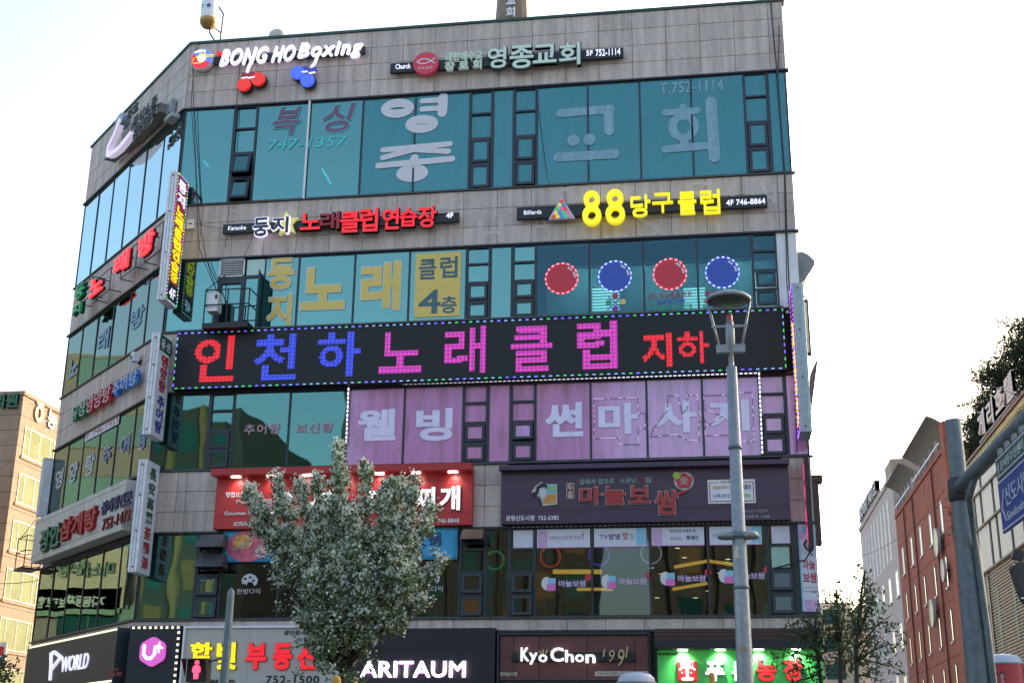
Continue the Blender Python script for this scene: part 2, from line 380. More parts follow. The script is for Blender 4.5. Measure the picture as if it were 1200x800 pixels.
FU = [0.02, 0.85, 1.72, 2.46, 3.3, 4.15, 5.02, 5.89, 6.73, 7.57, 8.43, 9.29, 10.0, 10.67, 11.37, 12.15, 12.93, 13.72, 14.50, 15.27, 16.04, 16.82, 17.60, 18.30, 18.88]
FUP = [0.02] + [0.9+i*1.037 for i in range(17)] + [18.18, 18.88]
FUP = [0.02] + [0.92+i*1.03 for i in range(18)]; FUP = [x for x in FUP if x < 18.6] + [18.88]
LU = [-LW+0.02+i*(LW-0.04)/9 for i in range(10)]
for bi, (z0, z1, n) in enumerate(BANDS):
    zs = [z0+(z1-z0)*i/n for i in range(n+1)]
    cols = FUP
    if bi == 2: cols = [0.02, 0.92]
    if bi == 3: cols = [0.02, 0.92, 1.2, 2.30]
    for a, b_ in zip(zs[:-1], zs[1:]):
        for c, d in zip(cols[:-1], cols[1:]): stone(FR, c, d, a, b_)
        if bi == 3:
            for c, d in ((9.35, 9.95), (9.95, 10.6), (18.1, 18.88)): stone(FR, c, d, a, b_)
        if bi not in (3, 4):
            for c, d in zip(LU[:-1], LU[1:]): stone(LF, c, d, a, b_)
        elif bi == 4: stone(LF, -LW+0.02, -LW/2, a, b_); stone(LF, -LW/2, -0.02, a, b_)
# flashings and coping
for pl, a, b_, e in ((FR, 0, 18.95, 0), (LF, -LW-0.05, 0, 0.003)):
    part('coping', MB().box(a, b_, ZT-0.04+e, ZT+0.04+e, -0.3, 0.05, pl.P), M_coping)
    for z0, z1, _ in BANDS:
        if z0 > 21 or True: part('head_flashing', MB().box(a, b_, z0-0.055+e, z0-0.004+e, -0.12, 0.075, pl.P), M_frame)
        if z1 < 21: part('sill_flashing', MB().box(a, b_, z1+0.004+e, z1+0.045+e, -0.12, 0.06, pl.P), M_flash)
# drip stains and residue of removed letters, thin crusts on the stone
M_res = mat('lime residue', (0.53, 0.46, 0.43), 0.9, var=0.2, scale=30)
for px, y0, y1, wd in ((319.5, 82, 117, 2.2), (411, 88, 108, 4), (478, 55, 78, 1.4), (521, 95, 112, 1.6), (584, 42, 62, 1.4), (691, 35, 50, 1.2), (732, 34, 86, 1.6), (792.5, 28, 84, 2.0), (841, 26, 78, 2.0)):
    a_ = FR.uv(px, y0, 0); b_ = FR.uv(px, y1, 0); h_ = wd*0.012; part('lime_streak', MB().prism([(a_[0]-h_*0.6, a_[1]), (a_[0]+h_*0.6, a_[1]), (a_[0]+h_, (a_[1]+b_[1])/2), (a_[0]+h_*0.5, b_[1]), (a_[0]-h_*0.3, b_[1]), (a_[0]-h_, (a_[1]+b_[1])/2)], -0.01, 0.0065, FR.P), M_res)
for px, py, c_, sc in ((575, 273, 'H', 0.75), (634, 262, 'A', 0.6), (668, 222, 'R', 0.7), (760, 262, 'S', 0.7), (818, 228, 'S', 0.7), (870, 226, 'U', 0.7), (898, 228, 'N', 0.55), (270, 248, 'E', 0.5), (395, 243, 'O', 0.6), (410, 275, 'L', 0.5), (453, 272, 'T', 0.5)):
    v_, f_ = _glyph0(c_, 0.0); lo_, hi_ = v_.min(0), v_.max(0); a_ = FR.uv(px, py, 0); t_ = (v_-lo_)/(hi_-lo_); b_ = MB(); b_.add([FR.P((a_[0]+(x_-0.5)*sc, min(18.10, max(16.42, a_[1]+(y_-0.5)*sc*1.2)), -0.01+0.0165*z_)) for x_, y_, z_ in t_], f_); part('letter_residue', b_, M_res)
# windows
def window(pl, u0, u1, v0, v1, kind='pane', gm=None, open_=(), rows=4, label=None, lw=0.045, skip=()):
    """frame with its panes; kind 'casement' stacks two fixed lights over two opening sashes"""
    v0 += 0.045; v1 -= 0.055
    f = MB()
    def bar(a, b_, c, d, w0=-0.10, w1=0.006 if kind == 'pane' else 0.012): f.box(a, b_, c, d, w0, w1, pl.P)
    bar(u0, u0+lw, v0, v1); bar(u1-lw, u1, v0, v1); bar(u0+lw, u1-lw, v0, v0+0.04); bar(u0+lw, u1-lw, v1-0.04, v1)
    panes = []
    if kind == 'pane': panes.append((u0+lw, u1-lw, v0+0.04, v1-0.04, -0.008, 0))
    else:
        H = v1-v0; cut = [v1-H*k for k in (0.0, 0.235, 0.49, 0.745, 1.0)]
        for i in range(1, 4): bar(u0+lw, u1-lw, cut[i]-0.03, cut[i]+0.03)
        for i in range(4):
            t, b_ = cut[i]-(0.04 if i == 0 else 0.03), cut[i+1]+(0.04 if i == 3 else 0.03)
            if i in skip: continue
            if i < 2: panes.append((u0+lw, u1-lw, b_, t, -0.045, 0))
            else:
                panes.append((u0+lw+0.10, u1-lw-0.10, b_+0.09, t-0.09, 0.02, open_[i-2] if len(open_) > i-2 else 0))
                panes[-1] = panes[-1]+((u0+lw+0.02, u1-lw-0.02, b_+0.01, t-0.01),)
    o = part('window', f, M_frame)
    if label: o['label'] = label
    for p in panes:
        b = MB(); ang = p[5]; top = p[3]+0.09
        def tilt(q, top=top, ang=ang):
            u, v, w_ = q; d = top-v; return pl.P((u, top-d*math.cos(ang)-w_*math.sin(ang)*0, w_+d*math.sin(ang)))
        if len(p) > 6:
            a, c, d, e = p[6]; sf = MB()
            for q in ((a, p[0], d, e), (p[1], c, d, e), (p[0], p[1], d, p[2]), (p[0], p[1], p[3], e)): sf.box(q[0], q[1], q[2], q[3], -0.03, 0.045, tilt)
            sf.v = [(x-6, y-6, z) for x, y, z in sf.v]; sf.build('sash', M_frame, o)
        e1, e2 = (rng.uniform(-0.009, 0.009, 2) if len(p) == 6 else (0, 0))
        def tl(q, p=p, e1=e1, e2=e2): return tilt((q[0], q[1], q[2]+(q[0]-p[0])/(p[1]-p[0])*e1+(q[1]-p[2])/(p[3]-p[2])*e2-0.010*(len(p) == 6)))
        b.box(p[0], p[1], p[2], p[3], p[4]-0.008, p[4], tl); b.v = [(x-6, y-6, z) for x, y, z in b.v]
        b.build('pane', gm or G_teal, o)
    return o
Z5, Z4, Z3, Z2 = (18.14, 21.56), (13.97, 16.36), (9.72, 12.12), (5.46, 7.96)
U = [0.03, 1.72, 2.46, 4.15, 5.89, 7.57, 9.29, 10.0, 10.67, 11.37, 12.93, 14.50, 16.04, 17.60, 18.30, 18.87]
CAS = {1, 6, 8, 13}
for fl, Z in ((5, Z5), (4, Z4), (3, Z3), (2, Z2)):
    for i in range(15):
        a, b_ = U[i], U[i+1]
        if fl == 4 and i == 1: continue                       # service door, built below
        g = G_teal4 if fl == 4 else G_teal3 if fl == 3 else G_teal
        if fl == 5 and i >= 4: g = G_film
        if fl == 3 and i >= 4: g = G_pink
        if fl == 3 and i in (8,): g = G_pink
        if fl == 2: g = G_clear if i >= 2 else G_teal
        if fl == 4 and i in (9, 10, 11, 12, 13): g = G_bill
        if fl == 4 and i == 14:
            part('wall_panel', MB().box(a, b_, Z[0]+0.05, Z[1]-0.06, -0.05, -0.01, FR.P), M_white, label='white end panel'); continue
        if fl == 2 and i == 14:
            part('wall_panel', MB().box(a, b_, Z[0]+0.05, Z[1]-0.06, -0.05, -0.01, FR.P), M_dark); continue
        op = ()
        if fl == 5 and i == 1: op = (0.28, 0.24)
        if fl == 5 and i == 8: op = (0.02, 0.05)
        if fl == 4 and i == 13: op = (0.15, 0.22)
        if fl == 3 and i == 8: op = (0.18, 0.0)
        if fl == 2 and i in (1, 6, 8, 13): op = (0.10, 0.08)
        window(FR, a, b_, Z[0], Z[1], 'casement' if i in CAS else 'pane', g, op, lw=0.03 if i in (2, 3, 4, 5, 9, 10, 11, 12) else 0.05, skip=(0, 1) if fl == 2 and i == 1 else ())
for fl, Z in ((5, Z5), (4, Z4), (3, Z3), (2, Z2)):
    for i in range(6):
        window(LF, -LW+0.03+i*(LW-0.05)/6, -LW+0.03+(i+1)*(LW-0.05)/6, Z[0], Z[1], 'pane', G_side5 if fl == 5 else G_side, lw=0.028)
# interior fittings
def tube_light(u0, u1, z, y, s=3.0, th=0.05, col=(0.9, 1, 0.95), g='tube lights inside the building', lab='white tube light glowing on the fifth floor ceiling behind teal glass', dy=0.0):
    r = empty('ceiling_light', ((u0+u1)/2, y, z), None, lab, 'lamp', g)
    mk('tube', *tube_vf(u0-(u0+u1)/2, u1-(u0+u1)/2, -dy, dy, th), lit('tube %s %s' % (col, s), col, s), r)
    mk('housing', *box_vf(u0-(u0+u1)/2, u1-(u0+u1)/2, -abs(dy)-0.05, abs(dy)+0.05, 0.04, 0.07), M_white, r)
def box_vf(*a): b = MB().box(*a); return b.v, b.f
def tube_vf(x0, x1, y0, y1, th): b = MB().tube([(x0, y0, 0), (x1, y1, 0)], th/2, 6); return b.v, b.f
# ground floor shop front behind the boards
part('shop_front', MB().box(0.05, 18.85, 0.16, 0.22, 0.2, 5.12).box(-0.1, 18.85, 0.05, 0.16, 3.0, 5.12), M_dark)
part('shop_front', MB().box(-LW+0.1, -0.05, 0.2, 5.12, -0.22, -0.16, LF.P), M_dark)
# service opening on the fourth floor: louvre, door and green panel
a, b_ = 1.62, 2.46; z0, z1 = Z4[0]+0.045, Z4[1]-0.055; zl = 15.72
lv = MB(); lv.box(a+0.02, b_-0.02, zl, zl+0.04, -0.05, 0.03, FR.P).box(a+0.02, b_-0.02, z1-0.04, z1, -0.05, 0.03, FR.P).box(a+0.02, a+0.06, zl, z1, -0.05, 0.03, FR.P).box(b_-0.06, b_-0.02, zl, z1, -0.05, 0.03, FR.P)
L_ = part('louvre_vent', lv, M_white)
for i in range(8):
    zc = zl+0.08+i*(z1-zl-0.12)/8; s_ = MB()
    s_.add([FR.P(q) for q in ((a+0.06, zc, 0.02), (b_-0.06, zc, 0.02), (b_-0.06, zc+0.04, -0.04), (a+0.06, zc+0.04, -0.04), (a+0.06, zc+0.012, 0.02), (b_-0.06, zc+0.012, 0.02), (b_-0.06, zc+0.052, -0.04), (a+0.06, zc+0.052, -0.04))], [(0, 3, 2, 1), (4, 5, 6, 7), (0, 1, 5, 4), (1, 2, 6, 5), (2, 3, 7, 6), (3, 0, 4, 7)])
    s_.v = [(x-6, y-6, z) for x, y, z in s_.v]; s_.build('slat', M_white, L_)
dr = part('door', MB().box(a, a+0.06, z0, zl, -0.1, 0.02, FR.P).box(b_-0.10, b_, z0, zl, -0.1, 0.02, FR.P).box(a+0.06, b_-0.1, zl-0.22, zl, -0.1, 0.02, FR.P).box(a+0.06, a+0.12, z0, zl-0.22, -0.09, 0.0, FR.P), M_frame)
d_ = MB().box(a+0.12, b_-0.1, z0, zl-0.22, -0.06, -0.05, FR.P); d_.v = [(x-6, y-6, z) for x, y, z in d_.v]; d_.build('pane', G_teal, dr)
window(FR, 2.46, 3.10, zl-0.06, Z4[1], 'pane', coated('pale green panel', (0.30, 0.42, 0.30), (0.8, 0.9, 0.9), 0.12), lw=0.03)
part('door_frame', MB().box(2.46, 2.50, z0, zl, -0.1, 0.02, FR.P).box(3.02, 3.10, z0, zl, -0.1, 0.02, FR.P).box(2.5, 3.02, zl-0.07, zl, -0.1, 0.02, FR.P), M_frame)
part('doorway_lining', MB().box(2.5, 2.56, z0, zl-0.07, -1.0, -0.1, FR.P).box(2.56, 3.0, z0, zl-0.07, -1.02, -0.98, FR.P), mat('brown lining', (0.05, 0.03, 0.02), 0.7))
# open door leaf
def leaf(q): u, v, w_ = q; return FR.P((3.0+0.10*u/0.55+w_, v, u))
ld = part('door_leaf', MB().box(0, 0.05, z0, zl-0.05, 0, 0.04, leaf).box(0.55, 0.60, z0, zl-0.05, 0, 0.04, leaf).box(0.05, 0.55, zl-0.1, zl-0.05, 0, 0.04, leaf).box(0.05, 0.55, z0, z0+0.08, 0, 0.04, leaf), M_frame)
d_ = MB().box(0.05, 0.55, z0+0.08, zl-0.1, 0.015, 0.025, leaf); d_.v = [(x-6, y-6, z) for x, y, z in d_.v]; d_.build('pane', G_film, ld)
# the first split pane of the fourth floor
# balcony with its air conditioner
bc = Sign('service_balcony', FR, (1.55, 14.02), 'black steel balcony with open railings under the louvre on the fourth floor', 'balcony')
bc.box('floor', (0, 1.40, -0.18, -0.02), 0.03, 0.75, M_black)
for z in (0.55, 1.02): bc.root and MB().tube([(0.02, z, 0.05), (0.02, z, 0.73), (1.38, z, 0.73), (1.38, z, 0.05)], 0.022, 6).build('rail', M_black, bc.root)
for x, y in ((0.02, 0.73), (0.72, 0.73), (1.38, 0.73), (0.02, 0.05), (1.38, 0.05)): MB().tube([(x, -0.02, y), (x, 1.02, y)], 0.022, 6).build('post', M_black, bc.root)
MB().tube([(0.02, 1.02, 0.73), (0.30, 1.75, 0.03)], 0.015, 6).build('stay', M_black, bc.root)
ac = Sign('air_conditioner', FR, (1.60, 14.40), 'small pale air conditioner box hung on the left rail of the service balcony', 'air conditioner')
ac.box('casing', (0, 0.34, 0, 0.62), 0.30, 0.66, M_white, 0.02); ac.box('grille', (0.24, 0.31, 0.38, 0.52), 0.66, 0.67, M_dark)
# ------------------------------------------------------------------ roof things
rb = empty('rooftop_display_bag', (*FR.pt(0.62, 0, -1.2)[:2], ZT-0.2), None, 'white hanging punch bag with red and blue stars above the left corner of the roof', 'punch bag')
_b = FR.uv(243, 30, -0.0)
def onY(px, py, Y):
    r = ray(px, py); t = (Y-CAM[1])/r[1]; return CAM+t*r
bo = onY(243.5, 33, -0.15); bt = onY(243.5, -40, -0.15); bx, by = bo[0], bo[1]
base = Vector((*FR.pt(0.62, 0, -1.2)[:2], ZT-0.2))
def loc(x, y, z): return (x-base.x, y-base.y, z-base.z)
R_ = 0.262
MB().lathe([(R_, 0.28), (R_, 2.0), (0.0, 2.05)], loc(bx, by, bo[2]), 28).build('bag', M_white, rb, True)
MB().lathe([(0.0, 0.02), (0.12, 0.0), (0.13, 0.05), (0.2, 0.05), (0.21, 0.12), (0.26, 0.14), (R_+0.012, 0.24), (R_+0.012, 0.30), (R_+0.001, 0.31)], loc(bx, by, bo[2]), 28).build('bottom_cap', mat('gold cap', (0.42, 0.25, 0.08), 0.45, metal=0.3), rb, True)
def star(cx, cz, r, m):
    pts = [(cx + (r if k % 2 == 0 else r*0.42)*math.sin(math.pi*k/5), cz + (r if k % 2 == 0 else r*0.42)*math.cos(math.pi*k/5)) for k in range(10)]
    v = []
    for du in (0.003, 0.010):
        for a, z in pts: t = a/R_; v.append(loc(bx+(R_+du)*math.sin(t), by-(R_+du)*math.cos(t), z))
    c = [loc(bx+(R_+0.010)*math.sin(cx/R_), by-(R_+0.010)*math.cos(cx/R_), cz)]
    n = 10; f = [(i, (i+1) % n, (i+1) % n+n, i+n) for i in range(n)] + [(i+n, (i+1) % n+n, 20) for i in range(n)]
    mk('star', v+c, f, m, rb)
star(0.07, bo[2]+0.68, 0.105, M_navy if False else mat('blue star', (0.03, 0.06, 0.30), 0.5)); star(0.10, bo[2]+1.30, 0.11, mat('red star', (0.55, 0.02, 0.10), 0.5)); star(-0.18, bo[2]+0.70, 0.10, mat('green star', (0.1, 0.4, 0.3), 0.5)); star(-0.16, bo[2]+1.25, 0.10, MATS['green star'])
p1 = onY(258, 46, 0.4); p2 = onY(262, 17, 0.3); p3 = onY(257, 9, 0.0)
MB().tube([loc(p1[0], 0.4, ZT-0.1), loc(*p2), loc(bx+0.2, by, p3[2]+0.1), loc(bx, by, bo[2]+2.05)], 0.028, 6).build('bracket', M_frame, rb)
p4 = onY(245.5, 35, -0.1); MB().tube([loc(bx+0.06, by+0.02, bo[2]+0.02), loc(bx+0.06, by+0.05, bo[2]-0.15), loc(bx+0.28, 0.3, ZT-0.1)], 0.025, 6).build('strut', M_frame, rb)
MB().tube([loc(bx+0.1, by, bo[2]+0.1), loc(p1[0], 0.35, bo[2]+0.12)], 0.022, 6).build('strut', M_frame, rb)
dm = onY(325, 44, 1.2); de = empty('satellite_dome', tuple(dm), None, 'small pale dome peeping over the roof edge behind the boxing sign', 'satellite dish')
MB().lathe([(0.30, -0.5), (0.30, 0.0), (0.27, 0.12), (0.18, 0.22), (0.0, 0.26)], (0, 0, 0), 20).build('dome', mat('pale plastic', (0.45, 0.43, 0.40), 0.5), de, True)
MB().lathe([(0.10, -1.3), (0.10, -0.45)], (0, 0, 0), 12).build('post', M_silver, de)
# church tower
tw = onY(601, 20, 5.0); te = empty('church_tower', (tw[0], 5.0, 23.75), None, 'tapered brown church tower with white lettering rising from the roof', 'tower')
M_tw = mat('tower cladding', (0.22, 0.17, 0.115), 0.6, streak=0.1); M_gold = mat('gold trim', (0.6, 0.32, 0.08), 0.35, metal=0.4)
ht = 6.0; r0, r1_ = 0.72, 0.42
def oct(z, r, k=0.72): return [(-r, -r*k, z), (-r*k, -r, z), (r*k, -r, z), (r, -r*k, z), (r, r*k, z), (r*k, r, z), (-r*k, r, z), (-r, r*k, z)]
v = oct(0, r0)+oct(ht, r1_); mk('shaft', v, [(i, (i+1) % 8, (i+1) % 8+8, i+8) for i in range(8)]+[tuple(range(8, 16))], M_tw, te)
for s_ in (1,):
    mk('gold_trim', [(0.30*s_, -r0-0.008, 0.1), (0.36*s_, -r0-0.012, 0.1), (0.12*s_, -r0*0.86-0.02, 1.6), (0.06*s_, -r0*0.86-0.02, 1.6), (0.30, -r0+0.02, 0.1), (0.36, -r0+0.02, 0.1), (0.12, -r0*0.86+0.02, 1.6), (0.06, -r0*0.86+0.02, 1.6)], [(0, 1, 2, 3), (0, 4, 5, 1), (3, 2, 6, 7), (1, 5, 6, 2), (0, 3, 7, 4)], M_gold, te)
mk('gold_trim', [(0.70, -0.53, 0.0), (0.74, -0.50, 0.0), (0.44, -0.30, ht), (0.40, -0.32, ht), (0.74, -0.42, 0), (0.44, -0.25, ht)], [(0, 1, 2, 3), (1, 4, 5, 2)], M_gold, te)
tp = Sign('x', Plane((tw[0], 5.0-r0-0.0, 0), (1, 0, 0), (0, -1, 0)), (0, 23.75), None)
bpy.data.objects.remove(tp.root); tp.root = te
tp.pl = Plane((tw[0], 5.0, 23.75), (1, 0, 0), (0, -1, 0)); q = project((tw[0]-0.0, 5-r0, 24.8))
def glyph_on(parent, c, x0, x1, z0, z1, y, d, m, bold=0.03):
    v, f = _glyph(c, bold); lo, hi = v.min(0), v.max(0); t = (v-lo)/(hi-lo)
    return mk('letter', np.stack([x0+t[:, 0]*(x1-x0), y-d*t[:, 2], z0+t[:, 1]*(z1-z0)], 1), f, m, parent)
zz = onY(600, 15, 5.0-r0)[2]-23.75; xx = onY(599.3, 15, 5.0-r0)[0]-tw[0]
glyph_on(te, '회', xx-0.19, xx+0.13, zz-0.20, zz+0.20, -r0+0.0, 0.06, M_white)
glyph_on(te, '교', xx-0.19, xx+0.13, zz+0.35, zz+0.75, -r0+0.06, 0.06, M_white)

# ------------------------------------------------------------------ parapet signs
def bar(s, r, w0=0.10, w1=0.22, m=None): return s.box('backing_bar', s.R(r, w1), w0, w1, m or M_board, 0.01)
s = S1('boxing_sign', FR, 252, 75, 'BONG HO Boxing sign with white letters, round logo and red and blue gloves')
bar(s, (251, 66.5, 427, 62.5)); W0, W1 = 0.22, 0.34
def T(s, txt, r, m, **k):
    w0, w1 = k.pop('w', (W0, W1)); return s.text(txt, s.R(r, w1), w0, w1, m, **k)
T(s, 'BONG', (258, 57.8, 309, 73), M_whitelit, bold=0.02, gap=0.05, shear=0.22); T(s, 'HO', (318.5, 53.8, 342, 70.5), M_whitelit, bold=0.02, gap=0.05, shear=0.22); T(s, 'Boxing', (348, 50.5, 420, 67.0), M_whitelit, bold=0.02, gap=0.05, shear=0.22)
c = s.uv(236, 69, 0.3); rr = 0.375
s.disc('logo_rim', c, rr, rr, 0.12, 0.28, M_white, label='white rim'); 
def half(s, name, c, r, a0, a1, w0, w1, m, n=14): return s.poly(name, [(c[0]+r*math.cos(math.radians(a0+(a1-a0)*i/n)), c[1]+r*math.sin(math.radians(a0+(a1-a0)*i/n))) for i in range(n+1)], w0, w1, m)
half(s, 'logo_half', c, rr-0.025, -30, 150, 0.28, 0.30, lit('logo blue', (0.12, 0.2, 0.85), 0.35)); half(s, 'logo_half', c, rr-0.025, 150, 330, 0.28, 0.30, lit('logo red', (0.75, 0.03, 0.04), 0.35))
s.disc('logo_swirl', (c[0]+0.01, c[1]+0.02), 0.15, 0.15, 0.30, 0.312, M_whitelit); s.stroke('logo_swirl', [(c[0]-0.22, c[1]+0.24), (c[0]-0.05, c[1]+0.30), (c[0]+0.1, c[1]+0.27)], 0.07, 0.30, 0.315, M_whitelit)
ye = lit('yellow line', (0.9, 0.7, 0.05), 0.5)
s.stroke('boxer_outline', [(c[0]-0.27, c[1]-0.17), (c[0]-0.25, c[1]+0.02), (c[0]-0.02, c[1]+0.13), (c[0]+0.12, c[1]+0.11), (c[0]+0.42, c[1]+0.10)], 0.02, 0.315, 0.33, ye)
s.stroke('boxer_outline', [(c[0]-0.27, c[1]-0.17), (c[0]+0.02, c[1]-0.16), (c[0]+0.0, c[1]-0.02), (c[0]+0.12, c[1]+0.05), (c[0]+0.40, c[1]+0.05)], 0.02, 0.315, 0.332, ye)
s.ring('boxer_outline', (c[0]+0.03, c[1]+0.19), 0.10, 0.06, 0.018, 0.315, 0.333, ye)
g_ = s.uv(257, 63, 0.32); s.disc('logo_glove', g_, 0.10, 0.075, 0.26, 0.34, M_redlit)
def gloves(s, A, B, C1, C2, line, m, mc, w=0.28):
    for P in (A, B):
        c = s.uv(*P, w); s.disc('glove_shadow', (c[0]+0.03, c[1]-0.03), 0.24, 0.24, 0.10, 0.20, M_board); s.disc('glove', c, 0.225, 0.225, 0.20, 0.29, m)
        s.disc('glove_thumb', (c[0]+0.11, c[1]-0.09), 0.10, 0.08, 0.29, 0.31, m)
    for P in (C1, C2):
        c = s.uv(*P, w); s.disc('glove_cuff', c, 0.13, 0.11, 0.19, 0.27, mc); s.stroke('glove_band', [(c[0]-0.08, c[1]-0.12), (c[0]+0.09, c[1]-0.10)], 0.05, 0.27, 0.30, M_whitelit)
    s.stroke('glove_lace', [s.uv(*p, w) for p in line], 0.07, 0.22, 0.32, M_whitelit)
gloves(s, (285.5, 99), (302.5, 92.5), (287, 88), (295, 87.5), [(294, 73), (291, 80), (289.5, 85)], lit('glove red', (0.75, 0.03, 0.02), 0.35), lit('cuff red', (0.3, 0.02, 0.02), 0.2))
gloves(s, (348.5, 85), (360, 94), (357, 81), (366, 82), [(372, 66), (369, 74), (365, 79)], lit('glove blue', (0.06, 0.12, 0.85), 0.45), lit('cuff blue', (0.05, 0.05, 0.4), 0.2))

s = S1('church_sign', FR, 458, 86, 'church sign on a long black bar with red fish logo, 영종교회 5F 752-1114')
bar(s, (457.5, 74.5, 730.5, 67.0))
T(s, 'Church', (463.5, 75.5, 480.5, 80), M_whitelit, one=True, bold=0.01, w=(0.22, 0.235))
c = s.uv(499, 74.5, 0.32); s.disc('logo_disc', c, 0.40, 0.385, 0.20, 0.34, lit('church red', (0.45, 0.03, 0.06), 0.15)); 
s.stroke('fish_outline', [(c[0]-0.27, c[1]+0.06), (c[0]-0.15, c[1]+0.14), (c[0]+0.0, c[1]+0.15), (c[0]+0.14, c[1]+0.08), (c[0]+0.29, c[1]-0.03)], 0.035, 0.34, 0.352, M_white)
s.stroke('fish_outline', [(c[0]-0.27, c[1]+0.06), (c[0]-0.15, c[1]-0.02), (c[0]+0.0, c[1]-0.02), (c[0]+0.14, c[1]+0.04), (c[0]+0.29, c[1]+0.15)], 0.035, 0.34, 0.353, M_white)
s.text('IN & OUT', (c[0]-0.22, c[0]+0.22, c[1]-0.21, c[1]-0.12), 0.34, 0.348, M_white, one=True)
M_pale = lit('pale letter face', (0.46, 0.56, 0.50), 0.12); M_green3 = mat('dark green edge', (0.03, 0.07, 0.06), 0.5)
T(s, '대한예수교', (522, 62, 565, 69), M_pale, one=True, bold=0.02); T(s, '장 로 회', (521, 72.5, 564, 80), M_pale, one=True, bold=0.02)
def G(s, c, r, m, w0=None, w1=None, bold=0.03, edge=None, ew=0.02, shear=0.0):
    w0 = W0 if w0 is None else w0; w1 = W1 if w1 is None else w1
    q = s.R(r, w1); o = s.glyph(c, q, w0, w1, m, bold=bold, shear=shear)
    if edge: s.glyph(c, q, w0-0.05, w1-0.03, edge, bold=bold+ew, grow=ew, sub=o, name='letter_border', shear=shear)
    return o
for ch, r in (('영', (571.5, 56, 593, 79)), ('종', (597.5, 54, 625, 79)), ('교', (624.5, 53, 652, 72.5)), ('회', (655, 51, 680, 75))): G(s, ch, r, M_pale, edge=M_green3, bold=0.025, ew=0.025)
T(s, '5F', (687, 59.5, 694.5, 65), M_whitelit, one=True, bold=0.015, w=(0.22, 0.235)); T(s, '752-1114', (698, 58.3, 727, 64), M_whitelit, one=True, bold=0.015, w=(0.22, 0.235))

# 5F window lettering
WL = 'lettering on the fifth floor windows'
s = S1('window_lettering', FR, 312, 175, 'mauve italic 복싱 letters over 747-1357 stuck on the fifth floor glass', 'window sign')
M_mauve = lit('mauve film', (0.13, 0.06, 0.12), 0.08); M_ltteal = lit('light teal film', (0.05, 0.42, 0.45), 0.10)
for ch, r in (('복', (317, 127, 346, 157)), ('싱', (374, 123, 407, 154))): G(s, ch, r, M_mauve, 0.004, 0.008, bold=0.035, edge=None, shear=0.25); q = s.R(r, 0.0); s.glyph(ch, q, 0.001, 0.004, M_ltteal, bold=0.05, grow=0.03, shear=0.25, name='letter_border')
T(s, '747-1357', (313, 164.5, 404, 171), M_ltteal, bold=0.03, shear=0.2, w=(0.001, 0.005))
s = S1('drain_pipe', FR, 357, 232, 'white vertical pipe dividing the boxing gym windows', 'pipe')
a = s.uv(363.2, 118, 0.05); b_ = s.uv(357.2, 233, 0.05); MB().tube([(a[0], b_[1], 0.05), (a[0], a[1], 0.05)], 0.038, 8).build('pipe', M_white, s.root)
s = S1('window_lettering', FR, 440, 212, 'bold white 영종 letters stacked on the fifth floor glass', 'window sign')
M_wf = mat('white film', (0.62, 0.60, 0.64), 0.5, var=0.03, streak=0.04); M_pf = mat('pale paint on glass', (0.20, 0.36, 0.44), 0.6, var=0.15, streak=0.15)
def brush(s, r, fr, m, rings=(), strokes=(), dots=(), w=(0.002, 0.006)):
    u0, u1, v0, v1 = s.R(r, 0); X = lambda x: u0+x*(u1-u0); Y = lambda y: v0+y*(v1-v0); n = 0
    for cx, cy, rx, ry, th in rings: s.ring('brush_ring', (X(cx), Y(cy)), rx*(u1-u0), ry*(v1-v0), th, w[0], w[1]+0.0011*n, m); n += 1
    for pts, th in strokes: s.stroke('brush_stroke', [(X(x), Y(y)) for x, y in pts], th, w[0], w[1]+0.0011*n, m); n += 1
    for cx, cy, r_ in dots: s.disc('brush_dot', (X(cx), Y(cy)), r_, r_, w[0], w[1]+0.0011*n, m); n += 1
brush(s, (447, 116, 524, 153), 0, M_wf, rings=((0.25, 0.70, 0.25, 0.27, 0.30), (0.62, 0.22, 0.245, 0.25, 0.33)), strokes=((((0.93, 0.93), (0.92, 0.50)), 0.30), (((0.62, 0.86), (0.92, 0.86)), 0.18), (((0.62, 0.63), (0.92, 0.63)), 0.18)))
brush(s, (440, 171, 532, 209), 0, M_wf, rings=((0.48, 0.20, 0.20, 0.24, 0.30),), strokes=((((0.10, 0.87), (0.94, 0.93)), 0.18), (((0.10, 0.66), (0.55, 0.86)), 0.18), (((0.45, 0.84), (0.92, 0.73)), 0.18), (((0.5, 0.6), (0.5, 0.45)), 0.26), (((0.05, 0.45), (0.97, 0.52)), 0.20)))
s = S1('window_lettering', FR, 650, 189, 'faded pale 교회 brush letters with T.752-1114 painted on the fifth floor glass', 'window sign')
brush(s, (650, 124, 725, 188), 0, M_pf, strokes=((((0.10, 0.86), (0.88, 0.88)), 0.28), (((0.85, 0.88), (0.86, 0.50)), 0.30), (((0.06, 0.11), (0.94, 0.11)), 0.30)), dots=((0.30, 0.38, 0.19), (0.55, 0.38, 0.19)))
brush(s, (774, 118, 846, 188), 0, M_pf, rings=((0.38, 0.56, 0.26, 0.23, 0.25),), strokes=((((0.08, 0.80), (0.62, 0.80)), 0.22), (((0.38, 0.8), (0.38, 0.88)), 0.2), (((0.38, 0.30), (0.38, 0.24)), 0.26), (((0.06, 0.22), (0.82, 0.24)), 0.24), (((0.86, 0.93), (0.88, 0.05)), 0.33)))
T(s, 'T.752-1114', (773, 97.5, 848, 106), M_pf, bold=0.02, w=(0.001, 0.005))

